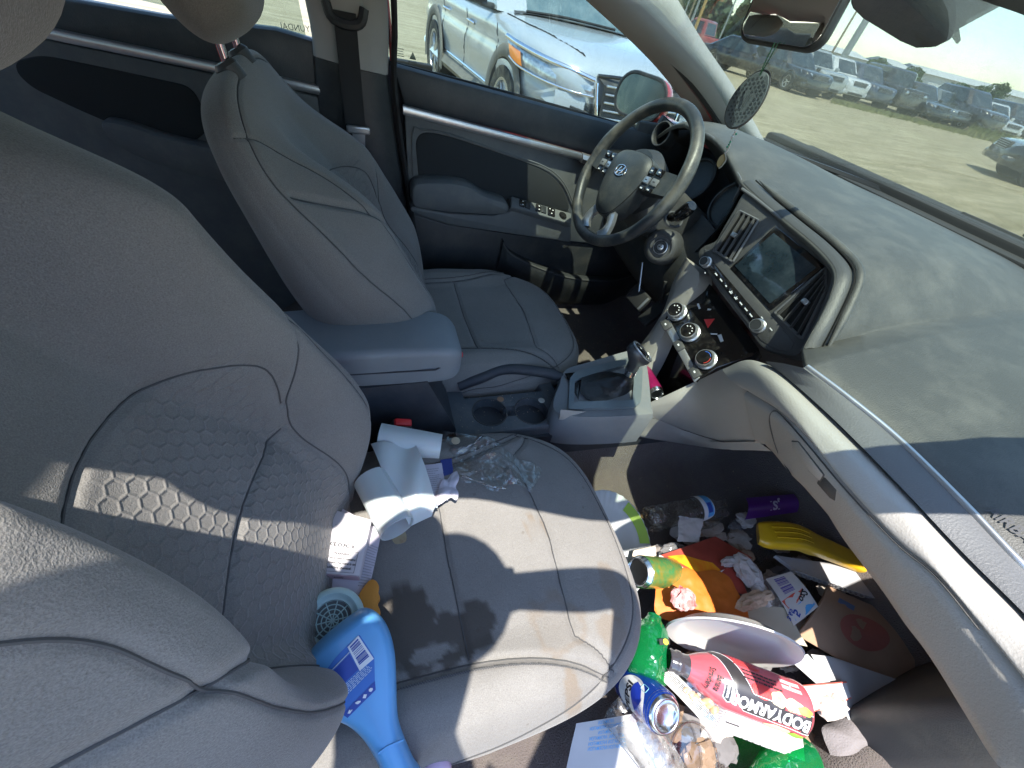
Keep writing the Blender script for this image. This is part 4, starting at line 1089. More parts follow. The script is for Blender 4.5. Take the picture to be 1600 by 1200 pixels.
# ---- climate panel below, leaning back more
QN = np.array([-.80, -.10, .60]); QN /= np.linalg.norm(QN); QO = at(1082, 522, 'x', .775)
def qp(px, py, off=0.0): return onplane(px, py, QO, QN) + QN * off
def qpoly(name, px, off, depth, m, par, bev=.0015, **k): return mk(name, prism([qp(*p, off) for p in px], QN, depth, bev), m, par, **k)
cp = qpoly('climate_panel', [(1092, 440), (1104, 436), (1186, 545), (1176, 556), (1120, 575), (1086, 597), (1036, 505), (1048, 478)], 0, .06, m_gloss, da, .003)
qpoly('panel_rail', [(1034, 503), (1045, 497), (1094, 590), (1085, 598)], .004, .02, m_silver, cp, .002)
uq = np.array(qp(1105, 562) - qp(1060, 487)); uq /= np.linalg.norm(uq)
mfan = mat('red_print', (.55, .04, .03), .5); mblue = mat('blue_print', (.03, .12, .5), .5)
for i, (px, py) in enumerate(((1059, 489), (1079, 521), (1104, 563))):
    k, f, M, h = knob(px, py, .0215, .022, m_silver, m_gloss, cp, 'climate_knob', QN, QO)
    if i < 2:
        for a in np.radians((-60, -20, 20, 60, 100)):
            mk('knob_mark', xf(rbox((.011 * math.sin(a), .011 * math.cos(a), h), (.0032, .0024, .0006), 0), M), m_white, f, smooth=0)
    else:
        for mm, a0, a1 in ((mfan, 0, 80), (mblue, 95, 175)):
            arc_ = [(.0145 * math.cos(math.radians(a)), .0145 * math.sin(math.radians(a)), h - .0005) for a in np.linspace(a0 - 40, a1 - 40, 14)]
            mk('knob_mark', xf(tube(arc_, .0010, 5), M), mm, f)
    b0 = qp(px - 17, py + 20, .006)
    bb = mk('climate_button', xf(rbox((0, 0, 0), (.030, .022, .010), .003), frame(b0, QN, uq)), m_dark, cp)
    mk('button_mark', xf(flatrect(-.003, -.002, .003, .002), frame(b0 + QN * .0054, QN, uq)), m_white, bb, smooth=0)
hz = qpoly('hazard_button', [(1100, 499), (1117, 498), (1106, 513)], .0012, .004, mat('hazard_red', (.75, .05, .05), .35), cp, .0004)
for pts_ in ([(1089, 475), (1092, 474), (1095, 482), (1092, 483)], [(1121, 524), (1127, 522), (1131, 533), (1126, 535)], [(1110, 521), (1121, 521), (1121, 523), (1111, 523)], [(1106, 482), (1112, 483), (1110, 485), (1105, 485)]):
    mk('printed_mark', prism([qp(*p, .0008) for p in pts_], QN, .0004, 0), m_white, cp, smooth=0)
# open tray under the climate panel
tr = [at(1004, 592, 'z', .60), at(1040, 520, 'z', .62), at(1086, 598, 'z', .64), at(1012, 634, 'z', .60)]
mk('tray', grid(np.array([[at(1000, 585, 'z', .545), at(1012, 634, 'z', .545)], [at(1022, 560, 'x', .80), at(1045, 617, 'x', .80)], [at(1036, 500, 'x', .82), at(1090, 597, 'x', .82)]])), m_gloss, da, smooth=0)

mk('dial_backing', join(rbox((1.16, .40, .82), (.03, .72, .30), .01), rbox((1.04, .705, .86), (.30, .02, .30), .005)), m_black, da)
# ---------------------------------------------------------------- centre console
cc = thing('centre_console', 'grey centre console with padded armrest, two empty cup holders and gear selector surround', 'console', (.3, 0, .3))
m_consdark = mat('console_dark_navy', (.028, .033, .042), .6, bump=GRAIN, dust=((.14, .13, .12), .3, 9))
# storage box with padded lid
mk('storage_box', loft([[(-.16, -.075, .30), (.20, -.085, .30), (.20, .11, .30), (-.16, .11, .30)], [(-.16, -.070, .50), (.165, -.078, .50), (.165, .10, .50), (-.16, .10, .50)], [(-.16, -.055, .640), (.10, -.050, .640), (.10, .085, .640), (-.16, .085, .640)]], True, True), m_consdark, cc, smooth=25)
rows = []
for x, w, zt, zb in ((-.20, .070, .722, .668), (-.10, .075, .727, .664), (.02, .075, .727, .660), (.10, .072, .724, .657), (.145, .068, .718, .658), (.165, .060, .708, .664), (.174, .048, .698, .672)):
    zb -= .030; ring = rrect(2 * w, zt - zb, .016, 5); cy = .022 + .01 * (1 - (x + .2) / .37)
    rows.append([(x, cy + p[0], (zt + zb) / 2 + p[1]) for p in ring])
R_ = np.array(rows); R_ = np.array([cr(R_[:, j], 40) for j in range(R_.shape[1])]).transpose(1, 0, 2)
m_lid = mat('armrest_vinyl', (.20, .22, .235), .55, bump=((500, .5, .0012),), var=(5, .10), dust=((.30, .29, .26), .22, 7))
ld = mk('armrest_lid', loft(R_, True, True), m_lid, cc, smooth=60)
sd = [(x, .022 + .01 * (1 - (x + .2) / .37) - .0752 + (.010 if x > .12 else 0), .676) for x in np.linspace(-.19, .150, 20)]
mk('lid_seam', tube(np.array(sd), .0018, 5), m_consdark, ld)
# top plate with cup holders and tray, one height field
CH = [(.262, -.033), (.372, -.045)]
xs = np.arange(.165, .462, .0030); ysv = np.arange(-.105, .105, .0030)
XX, YY = np.meshgrid(xs, ysv, indexing='ij')
Z = .492 - .006 * smoothstep(.2, .1, XX)
hole = np.zeros_like(Z)
for cx, cy in CH: hole = np.maximum(hole, 1 - smoothstep(.0400, .0440, np.hypot(XX - cx, YY - cy)))
neck = (1 - smoothstep(.012, .015, np.abs(YY + .038))) * (XX > CH[0][0]) * (XX < CH[1][0])
tray = smoothstep(.205, .215, XX) * (1 - smoothstep(.415, .425, XX)) * smoothstep(.018, .024, YY) * (1 - smoothstep(.062, .070, YY))
Z = Z - np.maximum(hole * .078, np.maximum(neck * .045, tray * .022))
Z = Z + .010 * smoothstep(.075, .1, np.abs(YY)) * 0 - .035 * smoothstep(.092, .105, np.abs(YY)) ** 2
m_constop = mat('console_top_grey', (.065, .078, .090), .5, bump=GRAIN, dust=((.24, .22, .19), .35, 16))
mk('console_top', grid(np.stack([XX, YY, Z], -1)), m_constop, cc, smooth=45)
for cx, cy in CH: mk('cup_holder_ring', tube([(cx + .0442 * math.cos(a), cy + .0442 * math.sin(a), .4925) for a in np.linspace(0, 2 * np.pi, 40, endpoint=False)], .0016, 6, closed=True), m_dark, cc)
mk('console_side', loft([[(.15, -.112, .28), (1.05, -.135, .28), (1.05, .10, .28), (.15, .10, .28)], [(.15, -.104, .46), (.70, -.120, .47), (.70, .09, .47), (.15, .10, .46)]], True, True), m_consdark, cc, smooth=20)
# hand brake
hb = cr(ats([(716, 602, 'z', .505), (752, 590, 'z', .525), (790, 577, 'z', .54), (850, 582, 'z', .545), (880, 590, 'z', .535)]), 20)
b_ = mk('parking_brake', tube(hb, np.interp(np.linspace(0, 1, 20), [0, .4, .9, 1], [.016, .014, .015, .011]), 12), m_consdark, cc, smooth=60)
mk('brake_button', xf(rbox((0, 0, 0), (.011, .012, .010), .003), frame(hb[-1] + (0, 0, .002), hb[-1] - hb[-3])), m_chrome, b_)
# gear surround: outer grey block, raised frame, dark well
so = [(872, 648), (874, 596), (884, 576), (915, 566), (998, 544), (1010, 560), (1019, 634), (1010, 650)]
top = [at(x, y, 'z', .545 + .045 * (x - 870) / 150) for x, y in so]
gs = mk('gear_surround', loft([[p + np.array((0, 0, -.11)) for p in cr(top, 60, True)], [p + np.array((0, 0, -.012)) for p in cr(top, 60, True)], [(p - np.mean(top, 0)) * (.975, .965, 1) + np.mean(top, 0) for p in cr(top, 60, True)]], True, True), m_console, cc, smooth=50)
si = [(888, 640), (890, 592), (898, 582), (925, 574), (1004, 553), (1003, 600), (1001, 628), (992, 637)]
ti = np.array([at(x, y, 'z', .550 + .045 * (x - 870) / 150) for x, y in si])
ui = np.array([at(x, y, 'z', .5535 + .045 * (x - 870) / 150) for x, y in [(897, 628), (898, 597), (906, 591), (930, 583), (990, 567), (990, 600), (988, 625)]])
ti_, ui_ = lin(np.vstack([ti, ti[:1]]), 80)[:-1], lin(np.vstack([ui, ui[:1]]), 80)[:-1]
def roll_to(a, b):
    k = np.argmin([np.linalg.norm(a - np.roll(b, -j, 0), axis=1).sum() for j in range(len(b))]); return np.roll(b, -k, 0)
ui_ = roll_to(ti_, ui_)
m_frame = mat('gear_frame_grey', (.16, .19, .205), .38, metal=.3, dust=((.35, .33, .28), .3, 20))
mk('gear_frame', loft([ti_ + (0, 0, -.006), ti_ + (0, 0, .002), ui_ + (0, 0, .001), ui_ + (0, 0, -.03)], True, False), m_frame, gs, smooth=40)
mk('gear_well', grid([[ui_.mean(0) + (-.09, -.07, -.022), ui_.mean(0) + (.09, -.07, -.016)], [ui_.mean(0) + (-.09, .07, -.022), ui_.mean(0) + (.09, .07, -.016)]]), m_gloss, gs, smooth=0)

gv = thing('gear_lever', 'automatic gear lever with glossy oval top above its dark leather boot', 'gear lever', at(940, 610, 'z', .55))
m_leather = mat('boot_leather', (.014, .014, .016), .38, bump=((60, .5, .004), (300, .2, .001)))
base_c = ui_.mean(0) + np.array((0.01, 0, -.012)); tip = at(985, 584, 'z', .622)
rows = []
for k in np.linspace(0, 1, 22):
    c = base_c * (1 - k) + tip * k; c = c + np.array((.012 * math.sin(k * 3.1), 0, 0))
    w = (.075 * (1 - k) ** 2.4 + .012, .050 * (1 - k) ** 2.4 + .012)
    a = np.linspace(0, 2 * np.pi, 40, endpoint=False); rp = 1 + .06 * np.sin(4 * a + k * 9) * (1 - k) + .05 * math.sin(k * 26) * (1 - k * .6)
    rows.append(np.stack([c[0] + w[0] * np.cos(a) * rp, c[1] + w[1] * np.sin(a) * rp, np.full(40, c[2])], 1))
mk('boot', loft(rows, True, True), m_leather, gv, smooth=80)
kb = cr(ats([(984, 582, 'z', .632), (990, 570, 'z', .655), (998, 558, 'z', .685), (1004, 550, 'z', .70)]), 16)
mk('collar', tube([kb[0] + (0, 0, -.006), kb[2]], .0155, 20), m_chrome, gv)
ax = Vector((.55, -.10, .83)).normalized(); kc = at(1000, 552, 'z', .705)
fr = frame(kc, ax, (.83, 0, -.55))
mk('knob', loft([[kb[1] + np.array((.014 * math.cos(a), .014 * math.sin(a), 0)) for a in np.linspace(0, 2 * np.pi, 28, endpoint=False)],
                 [kb[7] + np.array((.017 * math.cos(a), .016 * math.sin(a), 0)) for a in np.linspace(0, 2 * np.pi, 28, endpoint=False)],
                 *[[(np.array(fr) @ np.array((sx * math.cos(a), sy * math.sin(a), h, 1)))[:3] for a in np.linspace(0, 2 * np.pi, 28, endpoint=False)] for sx, sy, h in ((.036, .025, -.014), (.040, .0285, -.002), (.0365, .0255, .007))]], True, True), mat('knob_grey', (.05, .052, .055), .35), gv, smooth=60)
mk('knob_rim', xf(tube([(.0368 * math.cos(a), .0258 * math.sin(a), .0075) for a in np.linspace(0, 2 * np.pi, 40, endpoint=False)], .0022, 6, closed=True), fr), m_silver, gv)
mk('knob_top', xf(lathe([(1, .004), (.93, .0075), (.6, .0105), (0, .0118)], 36, cap=False), fr @ Matrix.Diagonal((.0358, .0248, 1.1, 1))), mat('knob_gloss', (.008, .008, .01), .04, coat=1), gv, smooth=80)

# belt buckles beside the seats
def buckle(label, p, d, k=1.0):
    t = thing('belt_buckle', label, 'belt buckle', p, group='belt buckles beside the console')
    fr = frame(p, d, (0, 1, 0))
    mk('housing', xf(rbox((0, 0, -.03), (.026, .042, .075), .007, 3), fr), m_black, t, smooth=50)
    mk('button', xf(rbox((.002, 0, .007), (.016, .036, .012), .004, 3), fr), mat('buckle_red', (.75, .03, .035), .4) if 'buckle_red' not in bpy.data.materials else bpy.data.materials['buckle_red'], t, smooth=50)
    return t
buckle('red button belt buckle between the white plastic roll and the armrest box', at(628, 664, 'y', -.105), (.25, -.25, .9))
buckle('red button belt buckle in front of the armrest lid, at the driver seat edge', at(711, 552, 'y', .075), (.75, -.3, .6))

# ---------------------------------------------------------------- steering column and wheel
m_wheel = mat('wheel_leather', (.030, .034, .037), .42, bump=((260, .35, .0012),), dust=((.32, .29, .22), .5, 9), var=(8, .2))
WC = np.array([.69, .362, .948]); wa = math.radians(26)
WN = np.array([-math.cos(wa), 0, math.sin(wa)]); Wv = np.array([math.sin(wa), 0, math.cos(wa)]); Wu = np.array([0, 1.0, 0])
rt = math.radians(9); wu = Wu * math.cos(rt) + Wv * -math.sin(rt); wv = Wu * math.sin(rt) + Wv * math.cos(rt)
WM = Matrix(((-wu[0], wv[0], WN[0], WC[0]), (-wu[1], wv[1], WN[1], WC[1]), (-wu[2], wv[2], WN[2], WC[2]), (0, 0, 0, 1)))  # x to the right, y up, z to the driver
sw = thing('steering_wheel', 'worn black steering wheel with oval H badge and silver lower spoke', 'steering wheel', WC)
RW = .186
a = np.linspace(0, 2 * np.pi, 120, endpoint=False)
rimp = []
for t in a:
    th_ = .0155 + .0035 * math.exp(-((abs(math.sin(t)) - .25) / .25) ** 2)
    c = np.array([RW * math.cos(t), RW * math.sin(t) * .985, 0]); rad = c / np.linalg.norm(c)
    rimp.append([c + rad * (.0155 * math.cos(b)) + np.array((0, 0, 1)) * (th_ * math.sin(b)) for b in np.linspace(0, 2 * np.pi, 16, endpoint=False)])
rimp.append(rimp[0])
mk('rim', xf(loft(rimp, True, False), WM), m_wheel, sw, smooth=80)
hubp = cr([(-.062, .048), (0, .056), (.062, .048), (.082, .018), (.075, -.030), (.055, -.080), (.030, -.112), (0, -.120), (-.030, -.112), (-.055, -.080), (-.075, -.030), (-.082, .018)], 72, True)
hub = loft([[(p[0], p[1], -.035) for p in hubp], [(p[0], p[1], .004) for p in hubp], [(p[0] * .95, p[1] * .95, .018) for p in hubp], [(p[0] * .75, p[1] * .75, .028) for p in hubp], [(p[0] * .3, p[1] * .3, .033) for p in hubp]], True, True)
m_hub = mat('airbag_cover', (.034, .04, .044), .5, bump=GRAIN, dust=((.28, .26, .2), .25, 14))
hb_ = mk('airbag_cover', xf(hub, WM), m_hub, sw, smooth=60)
mk('cover_seam', xf(tube([(p[0] * .965, p[1] * .965, .0135) for p in hubp], .0012, 5, closed=True), WM), m_hole, hb_)
mk('back_hub', xf(lathe([(.075, -.07), (.085, -.03), (.07, .0), (0, .0)], 30), WM), m_black, sw)
# oval badge with the slanted H
eo = Matrix.Translation((0, -.006, .0335)); ew, eh = .0215, .0135
bd = mk('badge', xf(tube([(ew * math.cos(t), eh * math.sin(t), 0) for t in np.linspace(0, 2 * np.pi, 40, endpoint=False)], .0022, 8, closed=True), WM @ eo), m_chrome, sw)
Hs = []
for s in (-1, 1):
    pts = cr([(s * .0075 - .0045, -.0098, 0), (s * .0078 - .0006, -.002, 0), (s * .0078 + .0012, .003, 0), (s * .0075 + .0045, .0098, 0)], 10)
    Hs.append(tube(pts, np.interp(np.linspace(0, 1, 10), [0, .5, 1], [.0022, .0014, .0022]), 6))
Hs.append(tube(cr([(-.0105, -.0022, 0), (-.003, -.0010, 0), (.003, .0010, 0), (.0105, .0022, 0)], 10), .0015, 6))
mk('badge_letter', xf(join(*Hs), WM @ eo), m_chrome, bd)
mk('badge_field', xf(lathe([(0, -.002), (1, -.002), (1, -.004), (0, -.004)], 30), WM @ eo @ Matrix.Diagonal((ew, eh, 1, 1))), m_hub, bd)
for s in (-1, 1):
    sp_ = mk('spoke', xf(loft([[(s * .06, .038, -.02), (s * .06, .038, .012), (s * .06, -.030, .012), (s * .06, -.030, -.02)], [(s * .12, .034, -.016), (s * .12, .034, .012), (s * .12, -.022, .012), (s * .12, -.022, -.016)], [(s * .182, .036, -.008), (s * .182, .036, .006), (s * .182, -.014, .006), (s * .182, -.014, -.008)]], True, True), WM), m_hub, sw, smooth=30)
    for i, (x, y) in enumerate(((.088, .024), (.116, .026), (.088, .001), (.118, .002), (.090, -.020), (.116, -.018))):
        mk('wheel_button', xf(rbox((s * x, y, .0135), (.024, .018 if i < 4 else .012, .006), .003, 2), WM), m_silver if i == 2 else (m_console if i == 3 else m_gloss), sp_)
        mk('button_mark', xf(flatrect(s * x - .004, y - .0015, s * x + .004, y + .0015), WM @ Matrix.Translation((0, 0, .0168))), m_white if i not in (2, 3) else m_inkdark, sp_, smooth=0)
lo = []
outer_ = cr([(-.045, -.094), (-.060, -.120), (-.066, -.150), (-.058, -.176)], 12); inner_ = cr([(-.022, -.112), (-.036, -.128), (-.036, -.146), (-.022, -.160)], 12)
for s in (-1, 1):
    o_, i_ = outer_ * (s, 1), inner_ * (s, 1)
    mk('lower_spoke', xf(loft([[(p[0], p[1], -.006), (p[0], p[1], .006), ((p[0] + q[0]) / 2, (p[1] + q[1]) / 2, .010), (q[0], q[1], .004), (q[0], q[1], -.006)] for p, q in zip(o_, i_)], True, True), WM), m_silver, sw, smooth=60)
mk('lower_spoke', xf(loft([[(x, -.158 - .012 * math.cos(x * 24), -.004), (x, -.158 - .012 * math.cos(x * 24), .007), (x, -.178 - .006 * math.cos(x * 20), .006), (x, -.178 - .006 * math.cos(x * 20), -.006)] for x in np.linspace(-.058, .058, 16)], True, True), WM), m_silver, sw, smooth=60)

sc_ = thing('steering_column', 'dark steering column shroud with ignition lock and control stalks', 'steering column', WC + (.1, 0, -.05))
CM = WM
rows = []
for z, w, h0, h1 in ((-.055, .060, -.055, .040), (-.09, .078, -.085, .048), (-.16, .082, -.095, .050), (-.30, .080, -.08, .05)):
    ring = rrect(2 * w, h1 - h0, .03, 6); rows.append([(p[0], p[1] + (h0 + h1) / 2, z) for p in ring])
mk('shroud', xf(loft(rows, True, True), CM), m_dark, sc_, smooth=60)
ig = at(1032, 386, 'y', .225); IN = Vector((-.72, -.58, .30)).normalized(); IM = frame(ig, IN, (0, 0, 1))
mk('lock_boss', xf(lathe([(.052, -.09), (.047, -.01), (.040, .0), (.034, .003), (.030, .003), (.029, -.003), (0, -.003)], 36), IM), m_dark, sc_, smooth=50)
lk_ = mk('ignition_lock', xf(lathe([(.019, -.003), (.019, .002), (.016, .004), (.0135, .004), (.013, .001), (0, .001)], 30), IM), m_black, sc_, smooth=40)
mk('lock_ring', xf(tube([(.0185 * math.cos(t), .0185 * math.sin(t), .003) for t in np.linspace(0, 6.283, 36, endpoint=False)], .0011, 5, closed=True), IM), m_silver, lk_)
mk('lock_barrel', xf(lathe([(.0085, .0), (.0085, .004), (.007, .005), (0, .005)], 24), IM), m_silver, lk_)
mk('key_slot', xf(rbox((0, 0, .005), (.0025, .010, .001), 0), IM), m_hole, lk_)
w0 = at(1040, 335, 'y', .255); w1 = at(1055, 340, 'y', .215); w2 = at(1082, 321, 'y', .175)
mk('wiper_stalk', tube(cr([w0, w1, w2], 14), np.interp(np.linspace(0, 1, 14), [0, .45, .55, .9, 1], [.009, .011, .016, .0165, .012]), 14), m_gloss, sc_, smooth=60)
mk('stalk_collar', xf(tube([(.026 * math.cos(t), .020 * math.sin(t), 0) for t in np.linspace(0, 6.283, 30, endpoint=False)], .004, 6, closed=True), frame(at(1052, 343, 'y', .222), w2 - w1)), m_dark, sc_)
l0 = at(1010, 268, 'y', .44); l1 = at(985, 243, 'y', .50)
st_ = mk('light_stalk', tube(cr([l0, (l0 + l1) / 2, l1], 10), [.006] * 5 + [.0085, .010, .010, .010, .008], 12), m_dark, sc_, smooth=60)
mk('stalk_mark', xf(flatrect(-.004, -.003, .004, .003), frame(l1 * .7 + l0 * .3 + np.array((-.0105, 0, .002)), (-1, 0, .2), (0, -1, 0))), m_white, st_, smooth=0)

# ---------------------------------------------------------------- pedals and hanging plate in the driver footwell
pd = thing('brake_pedal', 'brake pedal with dark rubber pad and pale edge low in the driver footwell', 'pedal', at(998, 466, 'y', .24))
pm = frame(at(998, 466, 'y', .24), (-.85, -.2, .45), (0, -1, 0))
mk('pad', xf(rbox((0, 0, 0), (.075, .055, .014), .006, 3), pm), m_rubber, pd)
mk('pad_edge', xf(rbox((.030, 0, .008), (.008, .046, .004), .001), pm), m_silver, pd)
mk('arm', tube([at(998, 458, 'y', .25), at(1004, 410, 'y', .30)], .0028, 8), m_silver, pd)
pa = thing('accelerator_pedal', 'long dark accelerator pedal right of the brake pedal', 'pedal', at(1040, 480, 'y', .14))
mk('pad', xf(rbox((0, 0, 0), (.045, .13, .014), .005, 3), frame(at(1030, 482, 'y', .16), (-.8, 0, .6), (0, -1, 0))), m_rubber, pa)
mk('arm', tube([at(1030, 482, 'y', .165), at(1040, 440, 'y', .18)], .005, 8), m_under, pa)

# ---------------------------------------------------------------- mirror, sensor cover, air freshener
rm = thing('rear_view_mirror', 'rear view mirror hanging under the windscreen with a black rim', 'mirror', (.6, .02, 1.28))
mz = Vector((-.93, -.36, .06)).normalized()
mc = (at(1155, 60, 'y', .055) + at(1268, 78, 'y', -.052)) / 2 + np.array((.0, 0, .036))
MM = frame(mc, mz, (at(1155, 60, 'y', .055) - at(1268, 78, 'y', -.052)))
ring = rrect(.122, .074, .020, 6)
mk('housing', xf(loft([[(p[0] * s_, p[1] * s_, d_) for p in ring] for s_, d_ in ((1, .002), (1.05, -.004), (1.06, -.014), (.97, -.030), (.7, -.042))], True, True), MM), m_black, rm, smooth=60)
mk('mirror_glass', xf(prism([(p[0] * .965, p[1] * .95, .0035) for p in ring], (0, 0, 1), .003, .0008), MM), m_mirror, rm)
mk('stem', tube(cr([mc + (.03, 0, .01), mc + (.06, .0, .05), mc + (.09, .0, .07)], 10), .010, 10), m_black, rm)
se_ = thing('sensor_cover', 'dark plastic sensor cover fixed high on the windscreen beside the mirror', 'sensor cover', at(1415, 20, 'y', -.07))
sv = [(1325, -40), (1330, 5), (1347, 22), (1412, 62), (1440, 74), (1462, 73), (1484, 62), (1486, 40), (1470, -40)]
P = np.array([at(x, y, 'y', -.05 - .05 * (x - 1330) / 150) for x, y in sv])
up = np.array((.06, .0, .05))
mk('cover', loft([P + up, P + (.002, 0, .012), P, P.mean(0) + (P - P.mean(0)) * .9 + (-.003, 0, -.004), P.mean(0) + (P - P.mean(0)) * .2 + (-.004, 0, -.006)], True, True), m_dark, se_, smooth=50)
dp = [at(x, y, 'y', -.085) for x, y in [(1458, -40), (1474, 20), (1487, 58), (1494, 68), (1499, 62), (1494, 30), (1480, -40)]]
mk('dotted_border', prism(dp, (-1, .2, 0), .003, 0), m_frit, se_)
# visor edge along the windscreen top on the passenger side
vz = ats([(1480, -26, 'y', -.20), (1560, 0, 'y', -.30), (1605, 13, 'y', -.38), (1680, 38, 'y', -.5)])
vs_ = thing('sun_visor', 'grey sun visor folded up above the windscreen, only its edge showing', 'sun visor', vz[1])
mk('panel', loft([[p + (-.005, 0, .004), p + (.0, 0, -.003), p + (.005, 0, .004), p + (-.10, 0, .040), p + (-.11, 0, .034)] for p in cr(vz, 20)], True, True), m_doorgrey, vs_, smooth=60)

af = thing('air_freshener', 'dark oval air freshener disc with dimpled face hanging from the mirror', 'air freshener', at(1167, 157, 'y', .0))
fc = at(1167, 157, 'y', .0); fx = at(1189, 118, 'y', -.01) - at(1147, 197, 'y', .01)
fn = Vector((-.90, -.36, .05)).normalized()
FM = frame(fc, fn, Vector(fx))
LA = np.linalg.norm(fx) / 2 * 1.045; LB = LA * .62
def near(i): return 0
mfr = mat('freshener_face', (.10, .13, .148), .7, bump=((500, .4, .001),)); mfd = mat('freshener_spots', (.045, .062, .074), .8)
def ell(k, z): return [(LA * k * math.cos(t), LB * k * math.sin(t) * (1 - .06 * math.cos(t)), z) for t in np.linspace(0, 2 * np.pi, 64, endpoint=False)]
mk('disc', xf(loft([ell(.96, -.0025), ell(1, -.0012), ell(1, .0012), ell(.96, .0025), ell(.5, .0025), ell(.02, .0025)], True, True), FM), mfr, af, smooth=40)
mk('edge', xf(tube(ell(1.0, 0), .0018, 6, closed=True), FM), m_dark, af)
r_ = random.Random(4); sp_ = []
for i in range(-7, 8):
    for j in range(-5, 6):
        x = (i + .5 * (j % 2)) * LA / 6.2; y = j * LB / 4.6
        d = math.hypot(x / LA, y / LB)
        if d > .9 or (abs(x) < LA * .30 and abs(y) < LB * .22): continue
        rr = LA * .052 * r_.uniform(.7, 1.15)
        sp_.append(xf(lathe([(rr, .0026), (rr * .9, .0030), (0, .0030)], 8), Matrix.Translation((x, y, 0))))
mk('spots', xf(join(*sp_), FM), mfd, af, smooth=0, kind='stuff')
mk('print', xf(join(textlines(LA * .5, LB * .34, 3, 6)), FM @ Matrix.Translation((0, 0, .0028))), mfd, af, smooth=0, kind='stuff')
s0 = at(1187, 118, 'y', -.01); s1 = at(1208, 72, 'y', -.01)
mk('cord', join(tube(cr([s0, (s0 + s1) / 2 + (0, .001, 0), s1 + (0, 0, .004)], 8), .0010, 5), tube(cr([s0, (s0 + s1) / 2 + (0, -.004, .001), s1 + (0, -.006, .004)], 8), .0008, 5)), mat('green_cord', (.02, .09, .05), .7), af)
tb = cr(ats([(1152, 200), (1144, 215), (1138, 232), (1132, 240)], 'y', .015), 30)
tas = thing('beaded_charm', 'little beaded charm with a leaf hanging below the oval air freshener', 'charm', tb[0])
mk('thread', tube(tb, .0014, 5), mat('pale_thread', (.5, .45, .42), .8), tas)
for i in range(0, 30, 3):
    q = tb[i] + np.array((r_.uniform(-.003, .003), r_.uniform(-.003, .003), 0))
    mk('bead', xf(lathe([(.0, -.0022), (.0022, 0), (0, .0022)], 8), Matrix.Translation(q)), (mat('bead_green', (.03, .28, .14), .3) if i == 0 else bpy.data.materials['bead_green']) if i > 14 or i % 2 == 0 else m_white, tas)
lf = ats([(1132, 240), (1124, 246), (1120, 256), (1124, 263), (1131, 256), (1134, 247)], 'y', .015)
mk('leaf', prism(cr(lf, 24, True), (-1, -.4, 0), .0012, 0), mat('leaf_brown', (.16, .12, .05), .5), tas)
mk('leaf_stem', tube(cr(ats([(1133, 240), (1134, 250), (1128, 259), (1123, 263)], 'y', .014), 10), .0011, 5), m_silver, tas)
# ---------------------------------------------------------------- vehicles outside
m_tyre = mat('tyre', (.02, .02, .021), .85, dust=((.3, .27, .2), .7, 6))
m_rim = mat('alloy', (.45, .46, .47), .3, metal=.8, dust=((.35, .31, .23), .5, 8))
m_cglass = mat('vehicle_glass', (.02, .03, .032), .06, spec=.7, coat=.5, dust=((.35, .36, .32), .25, 3))
m_lamp = mat('lamp_lens', (.42, .46, .48), .12, coat=1, metal=.5, var=(22, .5))
m_tail = mat('tail_lens', (.4, .02, .02), .15, coat=1)
m_plast = mat('vehicle_black_plastic', (.03, .031, .033), .6, dust=((.25, .23, .18), .5, 5))
m_dustyplast = mat('dusty_cladding', (.16, .15, .13), .8, dust=((.33, .30, .23), .6, 5))
m_amber = mat('amber_lens', (.85, .24, .02), .2, coat=1)
def paint(name, col, dust=.3): return mat(name, col, .25, coat=.9, spec=.5, dust=((.36, .33, .25), dust, 2.2))

